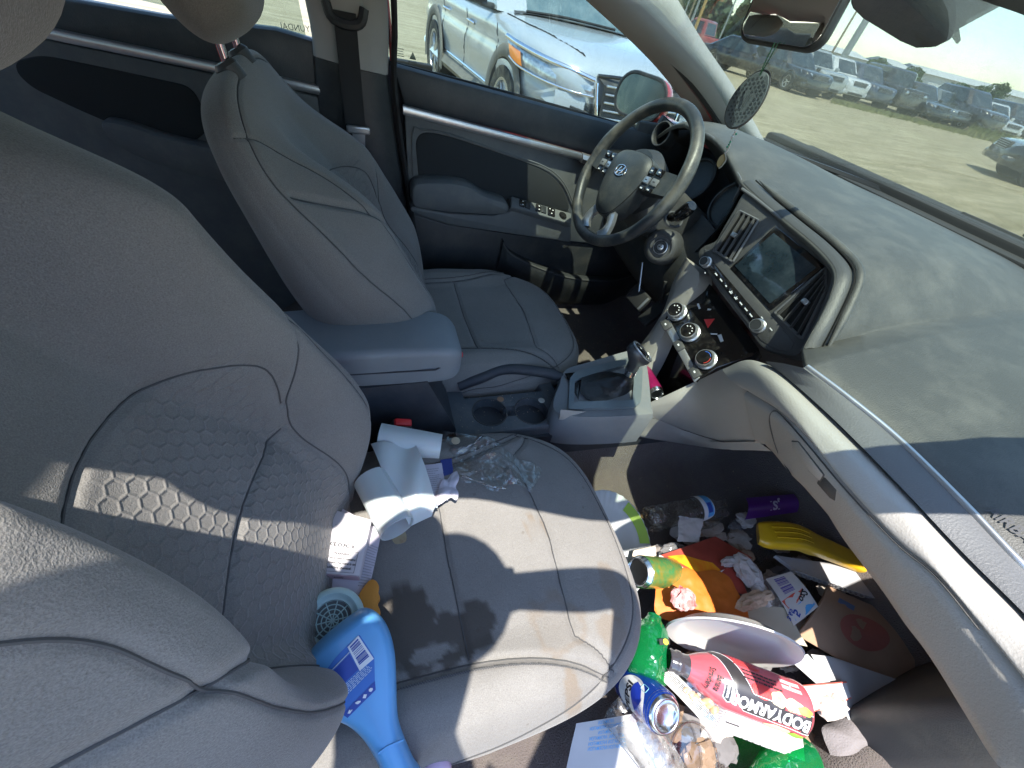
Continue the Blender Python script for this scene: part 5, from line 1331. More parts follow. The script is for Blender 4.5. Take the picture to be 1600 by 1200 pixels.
def vehicle(name, label, cat, M, group, L, Wd, H, pnt, kind='sedan', wheel=.33, hi=.30, detail=False, grille='dark', bare=False):
    """local: x forward, y left, z up, origin on the ground under the middle"""
    t = thing(name, label, cat, M=M, group=group)
    hw, hl = Wd / 2, L / 2
    bl = {'sedan': .62, 'suv': .64, 'pickup': .60, 'jeep': .66}[kind] * H      # belt line height
    bon = bl * (.97 if kind != 'sedan' else .94)
    prof = {'sedan': [(-1, .72, .90), (-.97, .86, .96), (-.62, .97, 1.0), (-.3, 1.0, 1.0), (.3, 1.0, 1.0), (.52, .985, .985), (.80, .90, .955), (.95, .80, .85), (1, .64, .70)],
            'suv': [(-1, .82, .88), (-.96, .95, .96), (-.6, 1.0, 1.0), (-.3, 1.0, 1.0), (.3, 1.0, 1.0), (.50, .99, .985), (.82, .92, .965), (.96, .84, .86), (1, .70, .68)],
            'pickup': [(-1, .92, .95), (-.98, .94, 1.0), (-.4, .95, 1.0), (-.3, .96, 1.0), (.3, .97, 1.0), (.5, .97, 1.0), (.88, .93, .97), (.97, .88, .92), (1, .78, .8)],
            'jeep': [(-1, .9, .95), (-.97, .98, 1.0), (-.4, 1.0, 1.0), (0, 1.0, 1.0), (.3, 1.0, 1.0), (.5, .99, .99), (.88, .95, .97), (.98, .9, .95), (1, .84, .85)]}[kind]
    rows = []
    for fx, fw, fz in prof:
        x = fx * hl; w = hw * (.90 + .10 * fw) if abs(fx) < .9 else hw * fw; zt = (bon if x > .45 * hl else bl) * (.96 if False else 1) * fz
        z0 = hi * (1.0 if abs(fx) < .9 else 1.25); m = z0 + (zt - z0) * .58
        half = [(0, zt * 1.012), (w * .60, zt * 1.008), (w * .90, zt * .995), (w * .965, zt * .95), (w * 1.0, m), (w * .985, z0 + (zt - z0) * .25), (w * .96, z0), (0, z0)]
        rows.append([(x, y, z) for y, z in half] + [(x, -y, z) for y, z in half[-2:0:-1]])
    R_ = np.array(rows); nn = 60 if detail else 30
    R_ = np.array([cr(R_[:, j], nn) for j in range(R_.shape[1])]).transpose(1, 0, 2)
    wx = (hl * .60, -hl * .58)
    bd_ = mk('body', loft(R_, True, True), pnt, t, local=True, smooth=50)
    # cabin
    front, back = {'sedan': (.34, -.80), 'suv': (.40, -.94), 'pickup': (.36, -.26), 'jeep': (.30, -.97)}[kind]
    rf, rb_ = {'sedan': (.06, -.45), 'suv': (.12, -.80), 'pickup': (.14, -.20), 'jeep': (.18, -.92)}[kind]
    inset = {'sedan': .79, 'suv': .80, 'pickup': .82, 'jeep': .90}[kind]
    bz_ = bl * .985; fxs, bxs, rfx, rbx = front * hl, back * hl, rf * hl, rb_ * hl
    bw, rw = hw * .93, hw * inset
    def ringc(x0, x1, w, z, c): return [(x0, w * .82, z), (x0 - (x0 - x1) * .06, w, z), (x1 + (x0 - x1) * .06, w, z), (x1, w * .86, z), (x1, -w * .86, z), (x1 + (x0 - x1) * .06, -w, z), (x0 - (x0 - x1) * .06, -w, z), (x0, -w * .82, z)]
    cab = mk('cabin', loft([ringc(fxs, bxs, bw, bz_, 0), ringc(rfx, rbx, rw, H * .965, 0), ringc(rfx - .12, rbx + .08, rw * .86, H, 0)], True, True), pnt, t, local=True, smooth=25)
    def lerpq(a, b, c, d, u, v): return (np.array(a) * (1 - u) + np.array(b) * u) * (1 - v) + (np.array(d) * (1 - u) + np.array(c) * u) * v
    def pane(a, b, c, d, u0, v0, u1, v1, nm, par, off=.006, mt=None):
        q = [lerpq(a, b, c, d, u, v) for u, v in ((u0, v0), (u1, v0), (u1, v1), (u0, v1))]
        nv = np.cross(q[1] - q[0], q[3] - q[0]); nv /= np.linalg.norm(nv)
        ctr = np.mean(q, 0); out = ctr - np.array((np.clip(ctr[0], bxs, rfx) * .5, 0, H * .6))
        if nv @ out < 0: nv = -nv
        return mk(nm, prism([p + nv * off for p in q], nv, .004 + off, 0), mt or m_cglass, par, local=True, smooth=0)
    A, B = ringc(fxs, bxs, bw, bz_, 0), ringc(rfx, rbx, rw, H * .965, 0)
    pane(A[0], A[7], B[7], B[0], .05, .06, .95, .95, 'windscreen', cab)
    pane(A[3], A[4], B[4], B[3], .08, .12, .92, .9, 'rear_window', cab)
    ns = 1 if kind == 'pickup' else (3 if kind in ('suv', 'jeep') else 2)
    for s in (0, 1):
        a, b, c, d = (A[1], A[2], B[2], B[1]) if s == 0 else (A[6], A[5], B[5], B[6])
        edges = {1: [(.06, .93)], 2: [(.10, .50), (.53, .88)], 3: [(.08, .42), (.45, .73), (.76, .95)]}[ns]
        for u0, u1 in edges: pane(a, b, c, d, u0, .08, u1, .9, 'side_window', cab)
    # wheels
    for x in wx:
        for s in (-1, 1):
            WMx = Matrix.Translation((x, s * (hw - .10), wheel)) @ Matrix.Rotation(-s * math.pi / 2, 4, 'X')
            w_ = mk('wheel', xf(lathe([(wheel * .62, -.10), (wheel * .95, -.11), (wheel, -.07), (wheel, .07), (wheel * .95, .11), (wheel * .66, .105), (wheel * .62, .06)], 28), WMx), m_tyre, t, local=True, smooth=40)
            sp = [lathe([(wheel * .63, .05), (wheel * .67, .10), (wheel * .60, .098), (wheel * .57, .05)], 28, cap=False), lathe([(0, .04), (wheel * .6, .04)], 20, cap=False), lathe([(.05, .04), (.05, .09), (0, .092)], 12)]
            for k in range(5 if kind != 'jeep' else 6): sp.append(xf(rbox((wheel * .34, 0, .07), (wheel * .55, .055, .03), .01, 1), Matrix.Rotation(k * 2 * math.pi / 5, 4, 'Z')))
            if not bare: mk('rim', xf(join(*sp), WMx), m_rim, w_, local=True, smooth=40)
            arch = [(x + wheel * 1.17 * math.cos(a), s * (hw * .985), wheel + wheel * 1.17 * math.sin(a)) for a in np.linspace(-.35, math.pi + .35, 20)]
            mk('wheel_well', xf(lathe([(wheel * 1.14, -.22), (wheel * 1.14, .0), (wheel * 1.10, .0), (0, -.22)], 26), Matrix.Translation((x, s * (hw + .002), wheel)) @ Matrix.Rotation(-s * math.pi / 2, 4, 'X')), m_rubber, t, local=True, smooth=40)
            if kind in ('suv', 'jeep'): mk('arch_trim', tube(arch, .035, 6), m_plast if not detail else m_dustyplast, t, local=True, smooth=60)
    # front: lamps, grille, bumper
    zf = bon * .80; fx = hl * .985
    for s in (-1, 1):
        lp_ = [(fx - .02, s * hw * .50, zf - .03), (fx - .05, s * hw * .52, zf + .07), (fx - .46, s * hw * .955, zf + .12), (fx - .36, s * hw * .93, zf)] if kind != 'jeep' else None
        if kind == 'jeep':
            mk('headlight', xf(lathe([(.10, -.03), (.10, .02), (.07, .04), (0, .045)], 20), Matrix.Translation((hl * .99, s * hw * .62, zf)) @ Matrix.Rotation(math.pi / 2, 4, 'Y')), m_lamp, t, local=True)
        else:
            nv = np.cross(np.array(lp_[1]) - lp_[0], np.array(lp_[3]) - lp_[0]); nv /= np.linalg.norm(nv); nv = nv if nv[0] > 0 else -nv
            lo_ = [np.array(p) + nv * .05 for p in lp_]
            mk('headlight', prism(lo_, nv, .12, .015), m_lamp, t, local=True)
        mk('tail_lamp', rbox((-hl * .965, s * hw * .78, bl * .82), (.12, hw * .30, .13), .02), m_tail, t, local=True)
        mk('door_mirror', rbox((fxs - .18, s * (hw + .09), bl * 1.04), (.10, .20, .14), .03), pnt, t, local=True)
        for xx in ((.10 * hl, -.28 * hl) if kind != 'pickup' else (.05 * hl,)):
            mk('door_handle', rbox((xx, s * (hw * 1.0), bl * .86), (.16, .03, .03), .01), pnt, t, local=True)
    gm_ = m_plast
    mk('grille', rbox((fx - .01, 0, zf - .02 if kind != 'jeep' else zf), (.10, hw * .92, .20), .03), gm_, t, local=True)
    gr_ = [rbox((fx + .045, 0, zf - .085 + .04 * i), (.012, hw * .86, .010), .003) for i in range(5)]
    mk('grille_bars', join(*gr_), m_silver, t, local=True, kind='stuff')
    mk('bumper', rbox((fx - .10, 0, hi + .14), (.26, hw * 1.75, .20), .06, 3), pnt if kind != 'pickup' else m_rim, t, local=True)
    mk('lower_intake', rbox((fx + .02, 0, hi + .12), (.04, hw * 1.1, .11), .02), m_plast, t, local=True)
    mk('rear_bumper', rbox((-hl * .95, 0, hi + .16), (.22, hw * 1.8, .22), .06, 3), pnt if kind != 'pickup' else m_rim, t, local=True)
    if kind == 'pickup':
        mk('bed_opening', rbox((-hl * .63, 0, bl * 1.012), (hl * .66, hw * 1.6, .03), .01), m_rubber, t, local=True)
    return t

def bearing(px, py=None):
    y = 53 + .264 * (px - 1115) if py is None else py
    d = ROT @ np.array([px - 800.0, y - 600.0, FPX]); d[2] = 0; return d / np.linalg.norm(d)
def place(px, dist, head):
    """on the ground along the bearing of px, dist metres off; head = heading measured from the line of sight, degrees"""
    b = bearing(px); p = CAM + b * dist
    a = math.atan2(b[1], b[0]) + math.radians(head)
    return Matrix.Translation((p[0], p[1], 0)) @ Matrix.Rotation(a, 4, 'Z')

G_ = 'vehicles parked across the lot'
vehicle('parked_pickup', 'faded red pickup truck with its bed toward the camera, left end of the parked row', 'pickup', place(1096, 36, 62), G_, 5.4, 1.95, 1.80, paint('faded_red', (.30, .055, .05), .45), 'pickup', .38, .42)
vehicle('parked_car', 'long black sedan with large bright wheels, side on beside the red pickup', 'car', place(1178, 29.5, -112), G_, 4.9, 1.88, 1.42, paint('black_paint', (.012, .014, .018), .2), 'sedan', .36, .26)
row = [(1243, 28.5, -140, 4.7, 1.9, 1.50, (.015, .018, .022), 'suv', 'black wagon with a wide chrome grille, right behind the hanging mirror cord'),
       (1272, 31.0, -143, 4.6, 1.83, 1.70, (.30, .32, .32), 'suv', 'silver SUV with a broken front corner, in the parked row'),
       (1311, 34.0, -140, 4.5, 1.84, 1.66, (.55, .57, .58), 'suv', 'pale silver SUV next to the broken-nosed one'),
       (1352, 35.0, -142, 4.5, 1.84, 1.66, (.015, .03, .065), 'suv', 'dark blue SUV with one bright headlight in the parked row'),
       (1398, 36.5, -142, 4.3, 1.87, 1.84, (.014, .015, .017), 'jeep', 'boxy black off-roader with round headlights in the parked row'),
       (1442, 37.5, -140, 4.7, 1.85, 1.50, (.02, .022, .024), 'sedan', 'black sedan showing its bright front wheel, past the boxy off-roader'),
       (1478, 40.0, -141, 4.7, 1.83, 1.46, (.10, .12, .125), 'sedan', 'dull grey sedan between the black sedan and the large black SUV'),
       (1516, 40.5, -135, 4.9, 1.95, 1.82, (.015, .016, .02), 'suv', 'large black SUV in front of the round tree'),
       (1556, 43.0, -140, 4.5, 1.82, 1.50, (.45, .46, .45), 'sedan', 'pale sedan behind the tall grass near the right end of the row'),
       (1588, 46.0, -141, 4.8, 1.9, 1.75, (.02, .021, .022), 'suv', 'dark SUV at the far right end of the parked row')]
for i, (px, dd_, hd, L, Wd, H, col, kind, lab) in enumerate(row):
    vehicle('parked_car', lab, 'car', place(px, dd_, hd), G_, L, Wd, H, paint('parked_paint', col, .28), kind, .35, .27, bare=(i == 1))
vehicle('parked_car', 'black car whose rounded front corner shows at the right edge, closest of the parked cars', 'car', place(1782, 18.5, 115), G_, 4.6, 1.85, 1.45, paint('near_black_paint', (.014, .015, .017), .2), 'sedan', .34, .25)

# the pale SUV next to the driver window: built larger and finer
pw = paint('pale_pearl_paint', (.40, .43, .45), .16)
sM = Matrix.Translation((2.20, 5.34, 0)) @ Matrix.Rotation(math.radians(-85.5), 4, 'Z')
t = thing('parked_suv', 'pearl white SUV close beyond the driver window, amber corner lamp and black grille facing right', 'suv', M=sM)
L, Wd, H = 4.60, 1.85, 1.70; hl, hw = L / 2, Wd / 2
rows = []
for fx, w, zt, z0 in ((-1.0, .74, .92, .52), (-.97, .84, 1.02, .40), (-.85, .90, 1.05, .32), (-.6, .925, 1.05, .28), (-.3, .915, 1.04, .28), (0, .915, 1.03, .28), (.28, .92, 1.03, .28), (.42, .925, 1.03, .29), (.60, .93, 1.005, .30), (.78, .90, .97, .32), (.90, .82, .92, .36), (.97, .70, .86, .40), (1.0, .55, .78, .44)):
    x = fx * hl
    half = [(0, zt + .035), (w * .55, zt + .03), (w * .80, zt + .012), (w * .93, zt - .03), (w * .985, zt - .10), (w * .965, zt - .20), (w * 1.0, zt - .33), (w * .955, z0 + .22), (w * .975, z0 + .10), (w * .95, z0), (0, z0)]
    rows.append([(x, y, z) for y, z in half] + [(x, -y, z) for y, z in half[-2:0:-1]])
R_ = np.array(rows); R_ = np.array([cr(R_[:, j], 90) for j in range(R_.shape[1])]).transpose(1, 0, 2)
R_ = np.array([cr(r, 80, True) for r in R_])
body = mk('body', loft(R_, True, True), pw, t, local=True, smooth=60)
def side(x, z, off=0.0):
    """point on the flank facing us (right flank)"""
    j = np.argmin(np.abs(R_[:, :, 0].mean(1) - x)); r = R_[j]; q = r[r[:, 1] < -.2]; k = np.argmin(np.abs(q[:, 2] - z))
    return np.array((x, q[k, 1] - off, z))
def topz(x, y):
    j = np.argmin(np.abs(R_[:, :, 0].mean(1) - x)); r = R_[j]; q = r[r[:, 2] > .7]; q = q[np.argsort(q[:, 1])]; return np.array((x, y, np.interp(y, q[:, 1], q[:, 2])))
# bonnet shut line, door gaps, waist crease
mk('bonnet_gap', tube([topz(x, y) + (0, 0, .004) for x, y in lin([(.98, -.80), (1.15, -.79), (1.45, -.76), (1.85, -.66), (2.12, -.52)], 40)], .005, 5), m_hole, body, local=True)
mk('bonnet_gap', tube([topz(x, y) + (0, 0, .004) for x, y in lin([(.98, .80), (1.15, .79), (1.45, .76), (1.85, .66), (2.12, .52)], 40)], .005, 5), m_hole, body, local=True)
for gx in (1.02, -.02, -1.02):
    mk('door_gap', tube([side(gx + .06 * math.sin(k * 5), .95 - .55 * k, .001) for k in np.linspace(0, 1, 24)], .004, 5), m_hole, body, local=True)
for hx in (.18, -.86): mk('door_handle', tube(cr([side(hx - .10, .86, .0), side(hx - .06, .87, .03), side(hx + .06, .87, .03), side(hx + .10, .86, .0)], 14), .013, 8), m_chrome, t, local=True, smooth=60)
mk('side_cladding', grid([[side(x, z, .012) for x in np.linspace(-.98, .98, 20)] for z in (.28, .34, .40, .43)]), m_dustyplast, t, local=True)
mk('chrome_strip', tube([side(x, .46, .014) for x in np.linspace(-.95, .9, 20)], .012, 6), m_chrome, t, local=True)
for x in (1.40, -1.38):
    for s in (-1, 1):
        WMx = Matrix.Translation((x, s * (hw - .10), .355)) @ Matrix.Rotation(-s * math.pi / 2, 4, 'X'); wr = .355
        w_ = mk('wheel', xf(lathe([(wr * .66, -.10), (wr * .95, -.11), (wr, -.07), (wr, .07), (wr * .95, .11), (wr * .70, .105), (wr * .66, .06)], 40), WMx), m_tyre, t, local=True, smooth=40)
        sp = [lathe([(wr * .67, .05), (wr * .71, .105), (wr * .64, .10), (wr * .61, .05)], 40, cap=False), lathe([(.055, .04), (.055, .09), (0, .094)], 16), lathe([(0, .035), (wr * .65, .035)], 24, cap=False)]
        for k in range(10): sp.append(xf(rbox((wr * .36, 0, .075), (wr * .56, .030, .03), .008, 1), Matrix.Rotation(k * 2 * math.pi / 10 + (.13 if k % 2 else -.13), 4, 'Z')))
        mk('rim', xf(join(*sp), WMx), m_rim, w_, local=True, smooth=40)
        mk('wheel_well', xf(lathe([(wr * 1.16, -.25), (wr * 1.16, .0), (wr * 1.1, .0), (0, -.25)], 36), Matrix.Translation((x, s * (hw + .004), .365)) @ Matrix.Rotation(-s * math.pi / 2, 4, 'X')), m_rubber, t, local=True, smooth=40)
        ar = [[(x + r * math.cos(a), s * (hw * 1.0 + d), .365 + r * math.sin(a)) for a in np.linspace(-.25, math.pi + .25, 30)] for r, d in ((wr * 1.10, .006), (wr * 1.15, .018), (wr * 1.34, .016), (wr * 1.38, .0))]
        mk('arch_trim', grid(ar), m_dustyplast, t, local=True, smooth=50)
# cabin
def rc(x0, x1, w, z): return [(x0, w * .70, z), (x0 - .14, w, z), (x1 + .2, w, z), (x1, w * .8, z), (x1, -w * .8, z), (x1 + .2, -w, z), (x0 - .14, -w, z), (x0, -w * .70, z)]
A, B, B2 = rc(.98, -2.15, .86, 1.03), rc(.22, -1.78, .70, 1.63), rc(.05, -1.65, .55, 1.70)
cab = mk('cabin', loft([A, B, B2], True, True), pw, t, local=True, smooth=25)
A, B = [np.array(p) for p in A], [np.array(p) for p in B]
def win(nm, a, b, c, d, u0, v0, u1, v1, off=.006):
    q = [(a * (1 - u) + b * u) * (1 - v) + (d * (1 - u) + c * u) * v for u, v in ((u0, v0), (u1, v0), (u1, v1), (u0, v1))]
    nv = np.cross(q[1] - q[0], q[3] - q[0]); nv /= np.linalg.norm(nv)
    if nv @ (np.mean(q, 0) - (-.5, 0, 1.2)) < 0: nv = -nv
    return mk(nm, prism([p + nv * off for p in q], nv, .01, .002), mat('suv_window', (.10, .15, .15), .05, spec=.8, coat=1, dust=((.5, .55, .5), .3, 3)) if 'suv_window' not in bpy.data.materials else bpy.data.materials['suv_window'], cab, local=True, smooth=20)
win('windscreen', A[0], A[7], B[7], B[0], .01, .05, .99, .95)
win('side_window', A[6], A[5], B[5], B[6], .06, .10, .42, .9); win('side_window', A[6], A[5], B[5], B[6], .45, .10, .75, .9); win('side_window', A[6], A[5], B[5], B[6], .78, .12, .95, .85)
mk('wiper', tube(cr([topz(1.0, -.62) + (0, 0, .02), topz(1.02, -.2) + (0, 0, .03), topz(1.02, .4) + (0, 0, .03)], 12), .012, 6), m_rubber, t, local=True)
mk('cowl', grid([[topz(.92, y) + (0, 0, .012) for y in np.linspace(-.72, .72, 16)], [topz(1.06, y) + (0, 0, .012) for y in np.linspace(-.76, .76, 16)]]), m_plast, t, local=True)
mrr = mk('door_mirror', rbox((.72, -1.05, 1.13), (.13, .24, .17), .05, 4), m_plast, t, local=True, smooth=60)
mk('mirror_cap', rbox((.77, -1.05, 1.15), (.06, .22, .12), .03, 3), pw, mrr, local=True, smooth=60)
mk('mirror_foot', rbox((.74, -.93, 1.05), (.07, .14, .04), .012), m_plast, t, local=True)
# slim headlamp wrapping round the corner with amber side, grille with bars
for s in (-1, 1):
    def fr_(x, y, z): return np.array((x + .035, s * (y + .03), z))
    up_ = [fr_(1.50, .955, .905), fr_(1.72, .925, .885), fr_(1.98, .80, .855), fr_(2.16, .60, .825), fr_(2.25, .44, .80)]
    dn_ = [fr_(1.60, .955, .80), fr_(1.78, .925, .765), fr_(2.03, .80, .735), fr_(2.21, .60, .715), fr_(2.29, .44, .715)]
    U, D = cr(up_, 24), cr(dn_, 24)
    lampo = mk('headlight', loft([[a, a * .5 + b * .5 + np.array((.02, s * .015, 0)), b, b + (-.10, -s * .08, 0), a + (-.10, -s * .08, 0)] for a, b in zip(U, D)], True, True), m_lamp, t, local=True, smooth=50)
    mk('amber_corner', grid(np.array([[U[k] * (1 - v) + D[k] * v + np.array((.014, s * .020, 0)) + np.array((.010, s * .008, 0)) * math.sin(v * 3.14) for k in range(1, 7)] for v in (.22, .5, .95)])), m_amber, lampo, local=True)
    mk('lamp_brow', tube(U + np.array((.015, s * .012, .012)), .020, 8), m_chrome, lampo, local=True, smooth=60)
    mk('lamp_strip', tube(D + np.array((.015, s * .012, -.006)), .009, 8), m_chrome, lampo, local=True, smooth=60)
    mk('grille_edge', tube(cr([fr_(2.29, .44, .80), fr_(2.335, .40, .60), fr_(2.34, .33, .44)], 14), .016, 6), m_chrome, t, local=True, smooth=60)
    mk('fog_panel', prism([fr_(2.27, .62, .62), fr_(2.31, .47, .60), fr_(2.31, .42, .40), fr_(2.26, .58, .42)], (1, s * .2, 0), .05, .01), m_plast, t, local=True)
    mk('bumper_corner', loft([[fr_(2.16, .74, z) + np.array((d, 0, 0)) for z, d in ((.70, 0), (.55, .04), (.42, .02))], [fr_(2.27, .50, z) + np.array((d, 0, 0)) for z, d in ((.69, 0), (.55, .03), (.42, .02))]], False, False), pw, t, local=True)
GX = .055
mk('grille', loft([[(2.22 + GX, y, .86 - .03 * abs(y)) for y in np.linspace(-.46, .46, 13)], [(2.31 + GX, y, .80) for y in np.linspace(-.42, .42, 13)], [(2.325 + GX, y, .60) for y in np.linspace(-.40, .40, 13)], [(2.33 + GX, y, .42) for y in np.linspace(-.33, .33, 13)]], False, False), m_plast, t, local=True)
for i in range(7):
    z = .80 - i * .055; w = .41 - .008 * i
    mk('grille_bar', tube(cr([(2.385, -w, z), (2.392, -w * .5, z - .004), (2.395, 0, z - .006), (2.392, w * .5, z - .004), (2.385, w, z)], 14), .009, 6), m_silver, t, local=True, smooth=60)
mk('grille_top', tube(cr([(2.29, -.46, .845), (2.335, -.25, .86), (2.35, 0, .865), (2.335, .25, .86), (2.29, .46, .845)], 16), .014, 6), m_gloss, t, local=True, smooth=60)

# ---------------------------------------------------------------- poles, trees, buildings, grass
m_wood = mat('weathered_pole', (.26, .21, .14), .9, var=(6, .2)); m_steel = mat('galvanised_steel', (.30, .33, .33), .5, metal=.4); m_yel = mat('faded_yellow_pole', (.45, .30, .12), .8)
def pole(label, px, dist, h, r, m, head=0, cat='light pole', name='light_pole', group='tall poles around the lot'):
    p = CAM + bearing(px) * dist
    t = thing(name, label, cat, (p[0], p[1], 0), group=group)
    mk('mast', tube([(p[0], p[1], 0), (p[0], p[1], h)], [r, r * .6], 10), m, t)
    for i in range(head):
        a = math.pi * i / max(1, head - .0) * 2 if head > 1 else 0; bx = bearing(px); sd = np.array((-bx[1], bx[0], 0)) * (1 if i % 2 else -1)
        mk('lamp_arm', tube([(p[0], p[1], h - .1), p * (1, 1, 0) + sd * .8 + (0, 0, h)], .05, 6), m, t)
        mk('lamp_head', rbox(p * (1, 1, 0) + sd * 1.1 + (0, 0, h), (.7, .7, .16), .03), m_steel, t)
    return t
pole('twin-headed lamp pole just right of the rear view mirror', 1290, 60, 7.6, .12, m_wood, 2)
pole('thick pale steel mast behind the twin-headed lamp pole', 1309, 75, 26, .42, m_steel, 0, 'mast', 'mast')
pole('pale steel mast seen close beside the mirror edge', 1268, 80, 34, .40, m_steel, 0, 'mast', 'mast')
pole('slim lamp pole with two heads above the red pickup cab', 1071, 62, 8.2, .10, m_wood, 2)
pole('bare grey pole behind the red pickup bed', 1077, 55, 13, .12, m_steel, 0, 'pole', 'pole')
pole('leaning yellow wooden post in front of the red pickup', 1086, 30, 4.6, .10, m_yel, 0, 'pole', 'pole')
pole('thin dark lamp pole right of the red pickup cab', 1126, 55, 6.6, .09, m_steel, 1)
pole('thinnest grey pole near the windscreen pillar', 1063, 70, 10, .09, m_steel, 1)

m_leaf = mat('tree_leaf', (.075, .115, .04), .7, var=(2.5, .45), spec=.2); m_leaf2 = mat('far_leaf', (.07, .10, .055), .8, var=(.6, .4), spec=.2); m_bark = mat('bark', (.10, .08, .06), .9)
def crown(c, r, n, leaf, seed, sq_=(1, 1, .9)):
    g = np.random.default_rng(seed); cl = g.normal(size=(26, 3)); cl /= np.linalg.norm(cl, axis=1)[:, None]; cl *= g.uniform(.25, .78, (26, 1)); cs = g.uniform(.22, .42, 26)
    V, F = [], []
    for i in range(n):
        k = g.integers(26); d = g.normal(size=3); d /= np.linalg.norm(d)
        p = (cl[k] + d * cs[k] * g.uniform(.55, 1) ** .5) * np.array(sq_) * r + c
        a = g.normal(size=3); a /= np.linalg.norm(a); b = np.cross(a, g.normal(size=3)); b /= np.linalg.norm(b); s = leaf * g.uniform(.6, 1.3)
        q = len(V); V += [p - a * s, p + b * s * .6, p + a * s, p - b * s * .6]; F.append((q, q + 1, q + 2, q + 3))
    return np.array(V), F
def tree(label, px, dist, h, w, seed, group='trees beyond the parked row'):
    p = CAM + bearing(px) * dist; p[2] = 0
    t = thing('tree', label, 'tree', tuple(p), group=group)
    mk('trunk', tube(cr([p, p + (.1, 0, h * .3), p + (0, .1, h * .7)], 8), np.linspace(.22, .08, 8), 8), m_bark, t)
    for k in range(4):
        a = k * 1.7 + seed; mk('limb', tube(cr([p + (0, 0, h * .35), p + (math.cos(a) * w * .2, math.sin(a) * w * .2, h * .55), p + (math.cos(a) * w * .35, math.sin(a) * w * .35, h * .75)], 6), np.linspace(.1, .03, 6), 6), m_bark, t)
    mk('crown', crown(p + np.array((0, 0, h * .60)), w * .62, 2600, .24, seed, (1, 1, h * .42 / (w * .62))), m_leaf, t, smooth=0)
tree('leafy tree above the pale silver SUV', 1362, 160, 5.0, 5.6, 3)
tree('spreading tree above the boxy black off-roader', 1412, 165, 4.6, 8.0, 5)
tree('low tree left of the large black SUV', 1494, 165, 4.4, 6.4, 7)
tree('rounded full tree behind the large black SUV', 1536, 160, 5.6, 6.6, 9)
tree('small shrubby tree peeping over the grey sedan', 1474, 168, 3.4, 3.4, 12)
tree('scrubby tree with bare twigs beside the twin-headed lamp', 1340, 160, 3.2, 4.6, 15)
# far wooded ridge at the left
V, F = [], []
g = np.random.default_rng(21)
for i in range(5200):
    px = g.uniform(985, 1230); b = bearing(px); dist = g.uniform(150, 185); hmax = 10 - 3.5 * (px - 1000) / 230 + 2.0 * math.sin(px * .11) + 1.2 * math.sin(px * .31)
    p = CAM + b * dist; p[2] = g.uniform(0, 1) ** .7 * hmax
    a = g.normal(size=3); a /= np.linalg.norm(a); c = np.cross(a, g.normal(size=3)); c /= np.linalg.norm(c); s = g.uniform(.6, 1.4)
    q = len(V); V += [p - a * s, p + c * s * .7, p + a * s, p - c * s * .7]; F.append((q, q + 1, q + 2, q + 3))
tag(mk('woodland', (V, F), m_leaf2, smooth=0), 'far line of woods behind the red pickup', None, kind='stuff')
m_shed = mat('pale_cladding', (.56, .57, .55), .7, var=(.2, .06)); m_shroof = mat('pale_roof', (.48, .50, .50), .6)
def shed(label, px0, px1, d0, d1, h):
    a = CAM + bearing(px0) * d0; b = CAM + bearing(px1) * d1; a[2] = b[2] = 0
    dr = (b - a) / np.linalg.norm(b - a); nn = np.array((-dr[1], dr[0], 0)); nn = nn if nn @ (a - CAM) > 0 else -nn
    t = thing('warehouse', label, 'warehouse', tuple((a + b) / 2), group='low pale sheds behind the lot')
    W_ = nn * 30
    mk('wall', loft([[a, b, b + W_, a + W_], [p + np.array((0, 0, h)) for p in (a, b, b + W_, a + W_)]], True, True), m_shed, t, smooth=0)
    e = np.array((0, 0, h)); rr = np.array((0, 0, h + 1.6))
    mk('roof', loft([[a + e - nn * .6 - dr * .6, (a + rr) + W_ / 2 - dr * .6, a + e + W_ * 1.02 - dr * .6], [b + e - nn * .6 + dr * .6, (b + rr) + W_ / 2 + dr * .6, b + e + W_ * 1.02 + dr * .6]], True, True), m_shroof, t, smooth=0)
    n_ = int(np.linalg.norm(b - a) / 9)
    for i in range(n_):
        c = a + dr * (i + .5) * 9 - nn * .08
        mk('bay_door', rbox(c + (0, 0, h * .36), (.12, 4, h * .6), .02, M=Matrix.Rotation(math.atan2(dr[1], dr[0]) - math.pi / 2, 4, 'Z')), m_shroof, t)
shed('long pale warehouse behind the trees at the right', 1428, 1650, 190, 205, 4.6)
shed('smaller pale warehouse behind the silver SUVs', 1275, 1345, 190, 195, 4.2)
shed('pale shed just left of the spreading tree', 1385, 1412, 190, 192, 4.4)
# grass growing along the front of the parked row
V, F = [], []
g = np.random.default_rng(31)
for i in range(9000):
    px = g.uniform(1330, 1640); u = (px - 1330) / 310; dist = 31.5 + 9 * u + g.normal() * .8
    p = CAM + bearing(px) * (dist - 2.4); p[2] = 0; hgt = g.uniform(.04, .16) + (.55 * g.uniform(0, 1) if px > 1545 else 0) * (g.uniform(0, 1))
    a = g.uniform(0, 6.28); w = .03; d = np.array((math.cos(a), math.sin(a), 0)); q = len(V)
    V += [p - d * w, p + d * w, p + np.array((g.normal() * .05, g.normal() * .05, hgt))]; F.append((q, q + 1, q + 2))
tag(mk('grass', (V, F), mat('dry_grass', (.17, .19, .055), .8, var=(.5, .4, (.24, .22, .09))), smooth=0), 'dry grass along the front of the parked row', None, kind='stuff')
